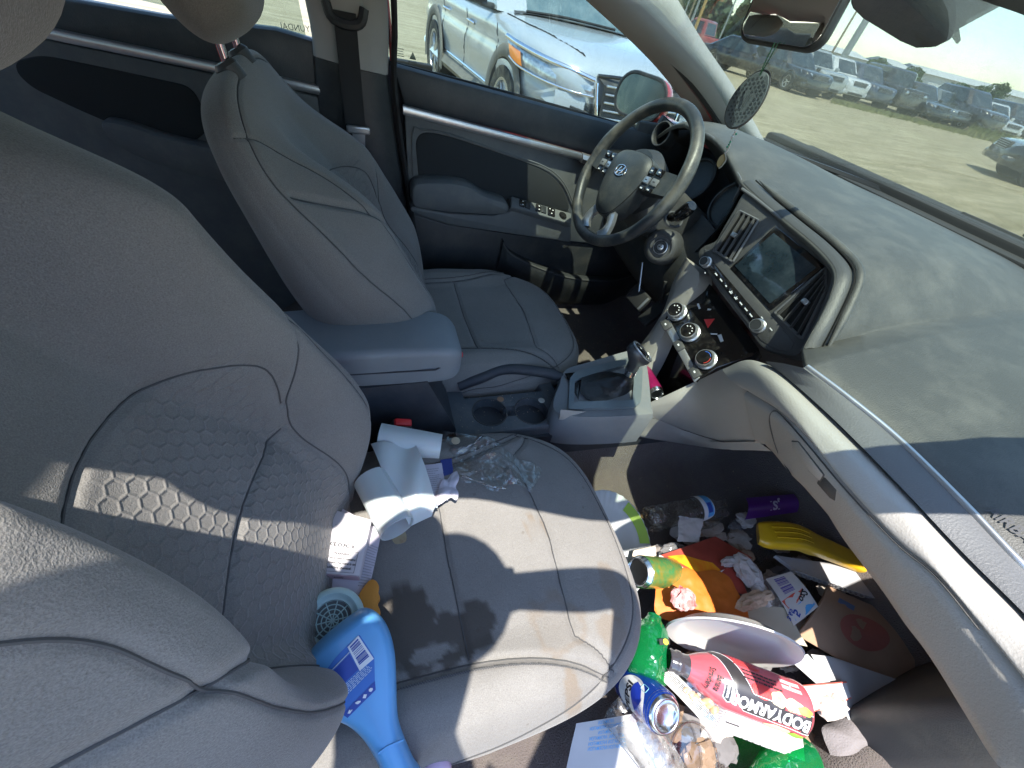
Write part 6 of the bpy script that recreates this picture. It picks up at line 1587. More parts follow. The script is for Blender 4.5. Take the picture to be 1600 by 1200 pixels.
# ---------------------------------------------------------------- litter helpers
def xyz(pts, z=None):
    return np.array([at(p[0], p[1], 'z', p[2] if len(p) > 2 else z) for p in pts])
def rings_sheet(out, amp=.003, sc=18, seed=0, n=64, m=9, t=.0006, lift=0., sharp=False):
    """thin sheet with any outline: rings drawn in to the middle, rumpled by noise"""
    O = lin(np.vstack([out, out[:1]]), n + 1)[:-1] if sharp else cr(out, n, True)
    c = O.mean(0); rows = []
    for k in np.linspace(1, .02, m): rows.append(c + (O - c) * k)
    P = np.array(rows).reshape(-1, 3); d = vnoise(P, sc, 3, seed) * amp
    P[:, 2] += d + lift * (1 - np.repeat(np.linspace(1, .02, m), n) ** 2)
    return thick(loft(P.reshape(m, n, 3), True, True), t)
class Quad:
    """four corners a b c d (u along a-b, v along a-d) with a bulge and rumple; gives mesh and print positions"""
    def __init__(s, c, amp=.002, sc=12, seed=0, bulge=0.0, roll=0.0):
        s.c = np.asarray(c, float); s.amp, s.sc, s.seed, s.bulge, s.roll = amp, sc, seed, bulge, roll
        s.n = np.cross(s.c[1] - s.c[0], s.c[3] - s.c[0]); s.n /= np.linalg.norm(s.n)
        if s.n[2] < 0: s.n = -s.n
    def __call__(s, u, v):
        u = np.asarray(u, float); v = np.asarray(v, float); U, V_ = u[..., None], v[..., None]; a, b, c, d = s.c
        P = (1 - V_) * ((1 - U) * a + U * b) + V_ * ((1 - U) * d + U * c)
        sh = P.reshape(-1, 3); nz = vnoise(sh, s.sc, 3, s.seed).reshape(u.shape) * s.amp
        h = nz + s.bulge * np.sin(np.pi * np.clip(v, 0, 1)) + s.roll * np.clip(u, 0, 1) ** 3
        return P + h[..., None] * s.n, np.broadcast_to(s.n, P.shape)
    def mesh(s, nu=16, nv=16, t=.0006):
        u, v = np.meshgrid(np.linspace(0, 1, nu), np.linspace(0, 1, nv)); P, _ = s(u, v); return thick(grid(P), t)
    def put(s, p, u0, v0, w, h=None, rot=0, off=.0009):
        """print flat mesh p (sized about 1) centred at u0, v0; w, h in metres"""
        h = w if h is None else h
        lu, lv = np.linalg.norm(s.c[1] - s.c[0]), np.linalg.norm(s.c[3] - s.c[0])
        V = np.asarray(p[0], float).copy(); c, q = math.cos(rot), math.sin(rot)
        x, y = V[:, 0] * w, V[:, 1] * h
        P, N = s(u0 + (x * c - y * q) / lu, v0 + (x * q + y * c) / lv); return P + N * off, p[1]
def crumple(c, r, seed, amp=.35, sc=2.2, sub=3):
    sc *= .75; amp *= .8
    bm = bmesh.new(); bmesh.ops.create_icosphere(bm, subdivisions=sub, radius=1); p = bmout(bm); V = p[0]
    d = np.array([1 - abs(mnoise.noise(Vector(v) * sc + Vector((seed * 3.1, seed, 0)))) * 1.6 + .5 * abs(mnoise.noise(Vector(v) * sc * 2.7 + Vector((0, seed, 0)))) for v in V])
    V = V * (1 - amp + amp * d)[:, None] * np.asarray(r) + np.asarray(c); return V, p[1]
def ink(name, col): return M_(name, col, .6)
paper = M_('white_paper', (.50, .50, .495), .8, var=(9, .05))
paperlav = M_('lavender_paper', (.52, .49, .55), .7, var=(9, .05))
plastw = M_('white_plastic_sheet', (.56, .59, .585), .35, coat=.25, sss=.15)
tissue = M_('tissue', (.50, .47, .44), .95, bump=((120, .5, .003),))
m_clearb = clear('clear_film', (.975, .985, .985), .03, .03, bump=(32, .8, .010), edge=.32)
m_pet = clear('clear_bottle', (.95, .97, .97), .08, .03, bump=(70, .8, .01), edge=.42)
m_greenpet = clear('green_bottle_plastic', (.06, .62, .22), .10, .05, bump=(40, .7, .01), edge=.4, haze=.30, hazecol=(.01, .34, .10))
I_blue, I_black, I_red, I_grey, I_sky = ink('print_blue', (.03, .07, .35)), ink('print_black', (.02, .02, .022)), ink('print_red', (.62, .05, .04)), ink('print_grey', (.30, .30, .32)), ink('print_sky', (.10, .38, .72))
LITTER = 'rubbish left on the passenger seat'; FLOORL = 'rubbish heaped in the passenger footwell'

# ---------------------------------------------------------------- on the seat
ws_ = thing('plastic_roll', 'white plastic sheet curled into two tubes joined by a twisted strip, on the passenger seat', 'plastic sheet', at(630, 750, 'z', .60), group=LITTER)
def curl(p0, p1, r0, r1, a0, a1, up, n=26, m=10):
    """open tube of sheet around the axis p0-p1"""
    p0, p1 = np.asarray(p0), np.asarray(p1); fr0 = frame(p0, p1 - p0, up); rows = []
    for k in np.linspace(0, 1, m):
        c = p0 * (1 - k) + p1 * k; r = r0 * (1 - k) + r1 * k; row = []
        for i, a in enumerate(np.linspace(a0, a1, n)):
            rr = r * (1 - .10 * i / n); x = np.array(fr0.to_3x3() @ Vector((rr * math.cos(a), rr * math.sin(a), 0))); row.append(c + x)
        rows.append(row)
    return thick(grid(rows), .0010)
mk('upper_tube', curl(at(594, 686, 'z', .592), at(689, 697, 'z', .588), .034, .026, -.5, 6.3, (0, 0, 1)), plastw, ws_, smooth=60)
mk('lower_tube', curl(at(580, 748, 'z', .600), at(622, 826, 'z', .600), .031, .031, -.6, 6.4, (0, 0, 1)), plastw, ws_, smooth=60)
q1 = np.array([at(580, 694, 'z', .612), at(650, 694, 'z', .612), at(684, 790, 'z', .585), at(622, 800, 'z', .600)])
u, v = np.meshgrid(np.linspace(0, 1, 14), np.linspace(0, 1, 24))
P = ((1 - v) * (1 - u))[..., None] * q1[0] + ((1 - v) * u)[..., None] * q1[1] + (v * u)[..., None] * q1[2] + (v * (1 - u))[..., None] * q1[3]
P[..., 2] += .014 * np.sin(u * 3.14) * np.sin(v * 3.14) + .008 * np.sin(u * 6 + v * 5)
mk('twisted_strip', thick(grid(P), .001), plastw, ws_, smooth=60)
q2 = np.array([at(622, 796, 'z', .604), at(684, 786, 'z', .590), at(674, 806, 'z', .575), at(640, 822, 'z', .578)])
P = ((1 - v) * (1 - u))[..., None] * q2[0] + ((1 - v) * u)[..., None] * q2[1] + (v * u)[..., None] * q2[2] + (v * (1 - u))[..., None] * q2[3]
P[..., 2] += .010 * np.sin(v * 3.14)
mk('free_end', thick(grid(P), .001), plastw, ws_, smooth=60)

tp = thing('torn_paper', 'torn printed white leaflet with a navy patch beside the white plastic tubes', 'paper', at(685, 750, 'z', .56), group=LITTER)
Q = Quad(xyz([(650, 728), (690, 724), (700, 782), (664, 786)], .566), .003, 30, 3)
mk('leaflet', Q.mesh(), paperlav, tp); mk('small_print', Q.put(textlines(1, 1, 12, 5), .45, .45, .045, .055), I_grey, tp, smooth=0, kind='stuff')
mk('navy_patch', rings_sheet(xyz([(688, 718), (706, 716), (708, 740), (692, 744)], .566), .001, 25, 4, sharp=True), M_('navy_card', (.03, .05, .22), .5), tp)
mk('torn_flap', rings_sheet(xyz([(690, 752), (700, 748), (706, 740), (714, 736), (717, 748), (712, 760), (716, 772), (712, 782), (704, 778), (690, 785), (680, 788), (684, 770)], .572), .006, 40, 8, lift=.006), paperlav, tp)

bg = thing('clear_bag', 'crumpled clear plastic film with shiny folds on the inner front of the passenger seat', 'plastic bag', at(770, 720, 'z', .57), group=LITTER)
out = xyz([(690, 676), (722, 678), (757, 680), (770, 684), (790, 700), (808, 716), (838, 726), (846, 738), (830, 768), (822, 762), (800, 756), (776, 768), (745, 756), (716, 750), (700, 720)], .556)
O = cr(out, 110, True); c = O.mean(0); rows = []
for k in np.linspace(1, .03, 26): rows.append(c + (O - c) * k)
P = np.array(rows).reshape(-1, 3)
rd_ = np.array([1 - abs(mnoise.noise(Vector((p[0] * 17, p[1] * 17, 3)))) * 2.2 for p in P]); rd2 = np.array([1 - abs(mnoise.noise(Vector((p[0] * 60, p[1] * 60, 9)))) * 2 for p in P])
kk = np.repeat(np.linspace(1, .03, 26), 110)
P[:, 2] += (.004 + .020 * np.maximum(rd_, 0) ** 2 + .006 * np.maximum(rd2, 0)) * (1 - kk ** 4)
mk('film', loft(P.reshape(26, 110, 3), True, True), m_clearb, bg, smooth=40)
ed = cr(xyz([(728, 700), (740, 692), (750, 684), (757, 681)], .578), 40); ed[:, 2] += .002 * np.sin(np.arange(40) * 2.4)
ed2 = cr(xyz([(722, 744), (745, 752), (766, 760), (790, 764)], .566), 50); ed2[:, 2] += .002 * np.sin(np.arange(50) * 2.2)
m_fold = clear('film_fold', (.95, .97, 1), .35, .10, edge=.6)
mk('crimped_seal', tube(ed, .0018, 5), m_fold, bg); mk('crimped_seal', tube(ed2, .0018, 5), m_fold, bg)

pk_ = thing('paper_packet', 'opened lavender packet with curled corner lying under the nicotine box', 'packet', at(540, 880, 'z', .56), group=LITTER)
Q = Quad(xyz([(489, 926, .560), (574, 931, .560), (597, 830, .562), (520, 786, .585)]), .003, 14, 6)
mk('sheet', Q.mesh(22, 22), paperlav, pk_)
mk('lettering', Q.put(glyphs('uno', 1.0), .085, .055, .022, .022, .05), I_grey, pk_, smooth=0)
mk('small_print', Q.put(textlines(1, 1, 16, 8), .90, .42, .018, .085, .0), I_grey, pk_, smooth=0, kind='stuff')
mk('curled_corner', curl(at(514, 794, 'z', .592), at(526, 786, 'z', .590), .008, .010, 0, 5.2, (0, 0, 1)), paperlav, pk_, smooth=60)
nb = thing('nicotine_box', 'small white carton with boxed black warning text about nicotine', 'carton', at(535, 860, 'z', .58), group=LITTER)
c4 = [at(521, 796, 'z', .592), at(581, 812, 'z', .592), at(561, 900, 'z', .588), at(494, 895, 'z', .588)]
Qb = Quad([c4[3], c4[2], c4[1], c4[0]], 0, 1)
m_box = M_('carton_white', (.56, .53, .55), .45, coat=.2); m_boxp = M_('carton_pink', (.62, .44, .50), .45, coat=.2)
nv = Vector(c4[1] - c4[0]).cross(Vector(c4[3] - c4[0])); nv = nv if nv.z > 0 else -nv
mk('carton', prism(c4, nv, .022, .0012), m_box, nb, smooth=30)
e0, e1 = c4[3], c4[2]; dn = np.array(nv.normalized()) * -.021
endq = Quad([e0 + dn + (e1 - e0) * .02, e1 + dn - (e1 - e0) * .02, e1 - (e1 - e0) * .02, e0 + (e1 - e0) * .02], 0, 1); endq.n = np.cross(e1 - e0, -dn); endq.n /= np.linalg.norm(endq.n)
endq.n = endq.n if endq.n @ (CAM - e0) > 0 else -endq.n
mk('pink_end', thick(grid(np.array([[endq(np.array(u), np.array(v))[0] + endq.n * .0012 for u in (0, 1)] for v in (0, 1)])), .0005), m_boxp, nb, smooth=0)
mk('barcode', endq.put(barcode(1, 1, 16, 4), .5, .55, .016, .007, off=.002), I_black, nb, smooth=0)
fr4 = join(*[flatrect(*r) for r in ((-.5, -.5, .5, -.485), (-.5, .485, .5, .5), (-.5, -.5, -.488, .5), (.488, -.5, .5, .5))])
mk('warning_frame', Qb.put(fr4, .5, .205, .0455, .034), I_black, nb, smooth=0)
for i, (s, k) in enumerate((('WARNING:', 1.0), ('This product contains', .92), ('nicotine. Nicotine is an', .92), ('addictive chemical.', .92))):
    mk('lettering', Qb.put(glyphs(s, 1.0, bold=.02), .5, .315 - .072 * i, .0052 * k, .0058 * k), I_black, nb, smooth=0)
mk('small_print', Qb.put(textlines(1, 1, 11, 3, fill=.5), .46, .63, .040, .028), I_grey, nb, smooth=0, kind='stuff')
for i, s in enumerate(('CE', 'O', 'FC', 'X')):
    mk('certification_mark', Qb.put(glyphs(s, 1.0, bold=.03), .22 + .16 * i, .45, .008), I_black, nb, smooth=0)

fn_ = thing('round_diffuser', 'pale aqua round diffuser with spoked grille next to the seat back', 'air diffuser', at(519, 970, 'z', .58), group=LITTER)
m_aqua = M_('aqua_plastic', (.44, .62, .62), .45, dust=((.4, .4, .36), .2, 20))
FD = frame(at(519, 970, 'z', .592), Vector((.12, -.20, .97)), (1, 0, 0))
mk('body', xf(lathe([(.030, -.030), (.039, -.026), (.043, -.012), (.0425, -.002), (.039, .004), (.034, .0055), (.031, .003), (.0285, .0015), (.026, .0015), (.0255, -.004), (0, -.004)], 44), FD), m_aqua, fn_, smooth=50)
mk('grille_back', xf(lathe([(.0250, -.0035), (0, -.0035)], 30, cap=False), FD), M_('grille_dark', (.12, .15, .16), .6), fn_, smooth=0)
sp = []
for k in range(10): sp.append(xf(rbox((.0125, 0, .0), (.025, .0016, .003), .0005, 1), FD @ Matrix.Rotation(k * math.pi / 5, 4, 'Z')))
mk('spokes', join(*sp), m_aqua, fn_, smooth=0)
for r in (.008, .014, .020): mk('grille_ring', xf(tube([(r * math.cos(a), r * math.sin(a), .0006) for a in np.linspace(0, 6.283, 36, endpoint=False)], .0009, 5, closed=True), FD), m_aqua, fn_)
og = thing('foam_offcut', 'flat orange wavy-edged foam piece poking out behind the blue bottle', 'foam piece', at(580, 935, 'z', .56), group=LITTER)
oo = xyz([(576, 907), (586, 906), (592, 915), (591, 925), (594, 934), (590, 943), (594, 954), (592, 966), (584, 985), (566, 985), (562, 966), (563, 945), (560, 930)], .570)
mk('slab', prism(cr(oo, 50, True), (0, 0, 1), .010, .002), M_('orange_foam', (.55, .23, .035), .75, bump=((300, .5, .001),)), og, smooth=40)
ch = thing('dirty_label_scrap', 'small dirty scrap of yellowed label below the white tubes', 'scrap', at(624, 840, 'z', .55), group=LITTER)
mk('scrap', rings_sheet(xyz([(611, 835), (632, 830), (634, 846), (618, 850)], .556), .002, 40, 5), M_('yellowed_scrap', (.34, .29, .18), .7, dust=((.2, .05, .03), .6, 60)), ch)

# blue cleaner bottle
bb_ = thing('cleaner_bottle', 'large light blue plastic cleaner bottle wedged between seat cushion and back bolster', 'bottle', at(555, 1050, 'z', .60), group=LITTER)
BN = Vector((.10, -.34, .93)).normalized(); B0 = at(550, 1050, 'z', .618)
bo = [(556, 957), (572, 951), (588, 957), (602, 972), (612, 995), (618, 1025), (620, 1062), (621, 1100), (624, 1128), (634, 1158), (648, 1190), (664, 1222), (612, 1236), (590, 1195), (572, 1164), (548, 1140), (520, 1126), (500, 1112), (484, 1085), (474, 1050), (478, 1028), (494, 1008), (520, 984)]
Ob = cr([onplane(x, y, B0, BN) for x, y in bo], 110, True); cb = Ob.mean(0); bn = np.array(BN)
T_ = np.roll(Ob, -1, 0) - np.roll(Ob, 1, 0); T_ /= np.linalg.norm(T_, axis=1)[:, None]; IN_ = np.cross(bn, T_); IN_ *= np.sign(((cb - Ob) * IN_).sum(1).mean())
rows = []
for ins, h in ((.014, -.050), (.007, -.046), (.002, -.034), (0, -.018), (.0, -.006), (.003, .006), (.008, .013), (.014, .0165)): rows.append(Ob + IN_ * ins + bn * h)
m_blueb = M_('light_blue_plastic', (.12, .37, .68), .38, coat=.15, sss=.08, var=(14, .04))
body_ = mk('body', loft(rows, True, True), m_blueb, bb_, smooth=60)
def bp_(px, py, off=.0172): return onplane(px, py, B0 + bn * off, BN) + bn * .0
m_lab = M_('label_blue', (.012, .055, .33), .4); m_lab2 = M_('label_mid_blue', (.03, .15, .50), .4)
lab = mk('label', prism([bp_(*p) for p in [(506, 1052), (524, 1028), (543, 1008), (562, 992), (585, 1027), (586, 1076), (543, 1121), (503, 1078)]], BN, .0004, 0), m_lab2, bb_, smooth=0)
mk('label_band', prism([bp_(*p, .0177) for p in [(535, 1116), (586, 1064), (587, 1078), (543, 1122)]], BN, .0003, 0), m_lab, lab, smooth=0)
mk('label_band', prism([bp_(*p, .0177) for p in [(504, 1066), (546, 1022), (560, 1046), (514, 1090), (503, 1078)]], BN, .0003, 0), m_lab, lab, smooth=0)
bq = Quad([bp_(543, 1011), bp_(560, 993), bp_(584, 1029), bp_(562, 1048)], 0, 1); bq.n = bn
mk('barcode_panel', bq.put(flatrect(-.5, -.5, .5, .5), .5, .5, np.linalg.norm(bq.c[1] - bq.c[0]), np.linalg.norm(bq.c[3] - bq.c[0]), off=.0008), m_white, lab, smooth=0)
mk('barcode', bq.put(xf(barcode(1, 1, 13, 9), Matrix.Rotation(math.pi / 2, 4, 'Z')), .5, .45, np.linalg.norm(bq.c[1] - bq.c[0]) * .72, np.linalg.norm(bq.c[3] - bq.c[0]) * .78, off=.0013), I_blue, lab, smooth=0)
tq = Quad([bp_(523, 1106), bp_(512, 1093), bp_(573, 1037), bp_(584, 1044)], 0, 1); tq.n = bn
lw, lh = np.linalg.norm(tq.c[3] - tq.c[0]), np.linalg.norm(tq.c[1] - tq.c[0])
mk('small_print', tq.put(xf(textlines(1, 1, 6, 12, ragged=.05, fill=.9), Matrix.Rotation(math.pi / 2, 4, 'Z')), .5, .5, lh, lw, off=.0008), M_('print_pale_blue', (.45, .58, .74), .6), lab, smooth=0, kind='stuff')
mk('printed_line', tube([bp_(500, 1066, .018), bp_(546, 1019, .018)], .0007, 4), M_('print_pale_blue', (.45, .58, .74), .6), lab, smooth=0)
for pl_, s in (((547, 1112), 'glove'), ((559, 1098), 'hand'), ((570, 1088), 'cup'), ((579, 1078), 'fan')):
    sh = {'glove': [(-.5, -.5), (.1, -.5), (.5, .5), (.2, .5), (0, .1), (-.1, .5), (-.4, .4)], 'hand': [(-.7, 0), (-.1, .45), (.6, .5), (.7, .2), (.2, -.4), (-.4, -.35)], 'cup': [(-.4, .5), (.4, .5), (.4, -.5), (-.4, -.5)], 'fan': [(-.5, .1), (-.2, .5), (.4, .5), (.6, 0), (.3, -.5), (-.3, -.4)]}[s]
    mk('pictogram', prism([np.array(bp_(pl_[0] + p[0] * 6 + p[1] * 2, pl_[1] - p[1] * 6, .0182)) for p in sh], BN, .0003, 0), m_white, lab, smooth=0)
mk('neck_ring', tube([onplane(x, y, B0 + bn * .017, BN) for x, y in ((590, 1178), (606, 1166), (630, 1156))], .0012, 5), M_('light_blue_plastic', (.075, .30, .66)), bb_)
cp_ = thing('pink_cap', 'pale pink rounded cap at the bottom edge below the blue bottle', 'bottle cap', at(680, 1200, 'z', .50), group=LITTER)
mk('cap', xf(lathe([(.022, -.03), (.022, -.004), (.017, .008), (.008, .013), (0, .014)], 28), frame(at(682, 1208, 'z', .505), (.15, -.2, .9))), M_('pink_plastic', (.66, .50, .66), .35), cp_, smooth=60)
# ---------------------------------------------------------------- in the footwell
def cyl(fr, prof):
    """surface function of a lathe: u = angle (radians, 0 = local x), v = height; prof as (z, r)"""
    pz = np.array([p[0] for p in prof]); pr = np.array([p[1] for p in prof]); F3 = np.array(fr)
    def f(u, v):
        u = np.asarray(u, float); v = np.asarray(v, float); r = np.interp(v, pz, pr)
        L_ = np.stack([r * np.cos(u), r * np.sin(u), v], -1); N = np.stack([np.cos(u), np.sin(u), 0 * u], -1)
        return L_ @ F3[:3, :3].T + F3[:3, 3], N @ F3[:3, :3].T
    return f
def patch(f, u0, v0, u1, v1, off=.0006, nu=14, nv=14):
    return onsurf(flatrect(u0, v0, u1, v1, nu, nv), f, off)
def camframe(p0, p1):
    """frame at p0, z along p0-p1, local x turned toward the camera"""
    p0, p1 = np.asarray(p0), np.asarray(p1); return frame(p0, Vector(p1 - p0), Vector(CAM - (p0 + p1) / 2))

# bottle of juice drink: neck at the left, base at the right
n0 = at(1043, 1030, 'z', .432); b0 = at(1249, 1109, 'z', .440); Lb = np.linalg.norm(b0 - n0)
ba_ = thing('juice_bottle', 'pink and black juice drink bottle with big white lettering, lying on its side', 'bottle', (n0 + b0) / 2, group=FLOORL)
BF = camframe(n0, b0)
pf = [(0, .0175), (.004, .0195), (.010, .0180), (.014, .0205), (.020, .0205), (.024, .0185), (.036, .0195), (.055, .0290), (.080, .0385), (.105, .0430), (.150, .0432), (.165, .0424), (.180, .0432), (.205, .0424), (Lb - .016, .0436), (Lb - .006, .0425), (Lb, .037)]
m_pink = M_('pink_drink', (.58, .10, .125), .22, coat=.6, var=(12, .06)); m_lblack = M_('label_black', (.035, .032, .034), .35, coat=.4)
m_cap = M_('smoky_clear_neck', (.05, .045, .05), .15, coat=1)
mk('neck', xf(lathe([(.0150, .001)] + [(r, z) for z, r in pf[:7]], 36), BF), m_cap, ba_, smooth=60)
mk('mouth', xf(lathe([(.0155, .0005), (.0145, .012), (0, .012)], 28, cap=False), BF), m_hole, ba_)
mk('bottle_body', xf(lathe([(r, z) for z, r in pf[6:]] + [(.03, Lb - .003), (0, Lb - .006)], 64), BF), m_pink, ba_, smooth=60)
SF = cyl(BF, pf)
sgn = 1 if (np.array(BF)[:3, 1] @ (at(1160, 1120, 'z', .44) - at(1180, 1030, 'z', .44))) > 0 else -1      # angle sign that runs down the picture
def up_(a): return sgn * a
# black band with the big lettering: along the lower flank, then up across the shoulder
uu, vv = np.meshgrid(np.linspace(0, 1, 16), np.linspace(.072, Lb - .004, 44))
def band_lo(v): return np.where(v < .125, .84 - 2.1 * np.clip((.125 - v) / .053, 0, 1) ** 1.1, .84)
def band_hi(v): return np.where(v < .135, .06 - 2.0 * np.clip((.135 - v) / .063, 0, 1) ** 1.0, .06)
A_ = band_hi(vv) * (1 - uu) + band_lo(vv) * uu
P, N = SF(up_(A_), vv)
mk('black_band', grid(P + N * .0005), m_lblack, ba_, smooth=80)
for e in (band_lo, band_hi):
    vs_ = np.linspace(.074, Lb - .005, 60); P, N = SF(up_(e(vs_)), vs_); mk('band_edge', tube(P + N * .0005, .0006, 4), m_white, ba_, smooth=0)
def lab_text(s, size, v, a, mt, flip=1, stretch=1.0, bold=.02, rot=0, off=.0012):
    """lettering along the bottle: reading from base to neck, tops toward +a"""
    g = glyphs(s, 1.0, bold=bold, sub=.25); V = np.asarray(g[0]); x, y = V[:, 0] * size * stretch, V[:, 1] * size
    if rot: x, y = x * math.cos(rot) - y * math.sin(rot), x * math.sin(rot) + y * math.cos(rot)
    P, N = SF(up_(a + flip * y / .043), v - flip * x); return mk('lettering', (P + N * off, g[1]), mt, ba_, smooth=0)
lab_text('BODYARMOR', .0270, .166, .46, m_white, stretch=.80, bold=.035)
lab_text('SUPERDRINK', .0060, .205, .14, m_pink)
lab_text('STRAWBERRY BANANA', .0045, .198, .76, m_pink)
lab_text('Strawberry', .0135, .064, .16, I_black, rot=math.pi / 2 - .15, bold=.02, stretch=.8)
lab_text('Banana', .0135, .077, .20, I_black, rot=math.pi / 2 - .15, bold=.02, stretch=.8)
# badge on the shoulder
for k, mt, of in ((1.0, m_white, .0006), (.88, m_lblack, .0010)):
    hx = np.array([(0, 1.0), (.72, .62), (.72, -.62), (0, -1.0), (-.72, -.62), (-.72, .62)]) * k
    g = flatpoly(hx); bm = bmesh.new(); vs_ = [bm.verts.new(v) for v in g[0]]; [bm.faces.new([vs_[i] for i in f]) for f in g[1]]; bmesh.ops.subdivide_edges(bm, edges=bm.edges, cuts=3, use_grid_fill=True); bmesh.ops.triangulate(bm, faces=bm.faces); g = bmout(bm)
    P, N = SF(up_(.34 + g[0][:, 1] * .018 / .041), .096 + g[0][:, 0] * .013); mk('badge', (P + N * of, g[1]), mt, ba_, smooth=0)
lab_text('SUPERIOR', .0056, .0925, .34, m_white, rot=math.pi / 2, bold=.03, stretch=.8, off=.0016)
lab_text('HYDRATION', .0056, .0995, .34, m_white, rot=math.pi / 2, bold=.03, stretch=.72, off=.0016)
# fruit and small print on the upper flank
def disc(v, a, rv, ra, mt, nm, seed=0, off=.0008):
    t = np.linspace(0, 6.283, 30, endpoint=False); w = 1 + .08 * np.sin(t * 5 + seed)
    rows = []
    for k in (1, .7, .4, .05):
        P, N = SF(up_(a + ra * k * w * np.sin(t) / .043), v + rv * k * w * np.cos(t)); rows.append(P + N * (off + .0002 * (1 - k)))
    mk(nm, loft(rows, True, True), mt, ba_, smooth=60)
disc(.150, -.12, .020, .010, M_('strawberry_print', (.62, .05, .05), .4, bump=((200, .5, .001),)), 'strawberry', 1)
disc(.178, -.08, .013, .011, M_('banana_print', (.80, .62, .36), .5), 'banana_slice', 2, .0011); disc(.178, -.08, .004, .004, M_('banana_core', (.72, .48, .18), .5), 'banana_core', 0, .0016)
disc(.203, -.04, .017, .010, M_('banana_print', (.80, .62, .36)), 'banana_slice', 4, .0009); disc(.222, .0, .012, .006, M_('leaf_print', (.30, .50, .06), .5), 'leaf', 3, .0013)
disc(.190, 1.10, .022, .008, M_('banana_print', (.80, .62, .36)), 'banana_slice', 5, .0009); disc(.222, 1.12, .012, .007, M_('leaf_print', (.30, .50, .06)), 'leaf', 6, .0012)
P, N = SF(up_(np.array([[-.95, -.55]] * 12).T), np.tile(np.linspace(.188, .222, 12), (2, 1))); mk('fact_panel', grid(P + N * .0008), M_('panel_grey', (.55, .50, .48), .6), ba_, smooth=80)
g = textlines(.075, .018, 3, 3, fill=.8); P, N = SF(up_(-.55 + g[0][:, 1] / .043), .155 + g[0][:, 0]); mk('small_print', (P + N * .001, g[1]), I_black, ba_, smooth=0, kind='stuff')
g = textlines(.05, .016, 4, 4, fill=.9); P, N = SF(up_(-1.0 + g[0][:, 1] / .043), .130 + g[0][:, 0]); mk('small_print', (P + N * .001, g[1]), I_red, ba_, smooth=0, kind='stuff')

# cola can, base toward the camera
c1 = at(1042, 1120, 'z', .462); c0 = c1 + (at(990, 1070, 'z', .385) - c1) / np.linalg.norm(at(990, 1070, 'z', .385) - c1) * .12
pc = thing('cola_can', 'blue cola can with a white roundel, silver base facing up, beside the seat front', 'can', (c0 + c1) / 2, group=FLOORL)
CF = camframe(c0, c1); m_alu = M_('bare_aluminium', (.72, .73, .75), .22, metal=1, var=(40, .06)); m_bluecan = M_('blue_can', (.008, .045, .30), .25, metal=.35, coat=.5)
pcp = [(0, .026), (.010, .0325), (.020, .0335), (.108, .0335), (.114, .031)]
mk('can_body', xf(lathe([(r, z) for z, r in pcp], 48, cap=False), CF), m_bluecan, pc, smooth=60)
mk('base', xf(lathe([(.0336, .106), (.0325, .1105), (.0285, .117), (.0262, .1195), (.0240, .1195), (.0228, .1175), (.0195, .113), (.010, .110), (0, .109)], 48, cap=False), CF), m_alu, pc, smooth=60)
mk('lid', xf(lathe([(.027, -.001), (.027, .002), (0, .001)], 30), CF), m_alu, pc)
CS = cyl(CF, pcp); cs = 1 if (np.array(CF)[:3, 1] @ (at(1000, 1110, 'z', .43) - at(1040, 1075, 'z', .43))) > 0 else -1
t = np.linspace(0, 6.283, 48, endpoint=False)
def cdisc(v, a, rv, ra, mt, nm, off, f=lambda t: 1):
    rows = []
    for k in (1, .75, .5, .25, .03):
        P, N = CS(cs * (a + ra * k * np.sin(t) / .0335), v + rv * k * np.cos(t)); rows.append(P + N * off)
    return mk(nm, loft(rows, True, True), mt, pc, smooth=60)
cdisc(.066, .62, .036, .036, m_white, 'white_roundel', .0004)
uu, vv = np.meshgrid(np.linspace(-1, 1, 20), np.linspace(0, 1, 8)); yy = uu * .030; xx = .004 + vv * (np.sqrt(np.maximum(0, 1 - uu ** 2)) * .032 - .001) + .006 * np.sin(uu * 3)
xx = np.minimum(xx, np.sqrt(np.maximum(.0335 ** 2 - yy ** 2, 0)))
P, N = CS(cs * (.62 + yy / .0335), .066 + xx); mk('roundel_wave', grid(P + N * .0008), M_('roundel_blue', (.02, .05, .42), .3, coat=.4), pc, smooth=80)
g = glyphs('PEPSI', 1.0, bold=.03, sub=.2); V = np.asarray(g[0]); P, N = CS(cs * (.62 - V[:, 0] * .0205 / .0335), .058 - V[:, 1] * .024 * .8); mk('lettering', (P + N * .001, g[1]), I_black, pc, smooth=0)
P, N = CS(cs * (-.25 + rrect(.014, .010, .002)[:, 1] / .0335), .088 + rrect(.014, .010, .002)[:, 0]); mk('small_badge', tube(P + N * .0006, .0005, 4, closed=True), M_('badge_teal', (.2, .5, .6), .4), pc, smooth=0)

# foam plate on edge
pv = at(1141, 1001, 'z', .450); vd = (pv - CAM) / np.linalg.norm(pv - CAM)
e1 = at(1240, 1018, 'z', .450) - pv; e1 = e1 - vd * (e1 @ vd); e1 /= np.linalg.norm(e1); e2 = np.cross(vd, e1)
if (e2 @ (at(1141, 1060, 'z', .45) - pv)) < 0: e2 = -e2
pn = e2 * .955 * 1 - vd * .30; pn /= np.linalg.norm(pn)
fp_ = thing('foam_plate', 'white foam plate standing on edge behind the pink juice bottle', 'plate', pv, group=FLOORL)
m_foam = M_('white_foam', (.50, .495, .485), .6, sss=.1, var=(20, .03))
mk('plate', xf(lathe([(0, -.016), (.078, -.016), (.088, -.010), (.100, .002), (.116, .006), (.118, .003), (.102, -.003), (.090, -.014), (.079, -.020), (0, -.020)], 72), frame(pv, pn, e1)), m_foam, fp_, smooth=50)

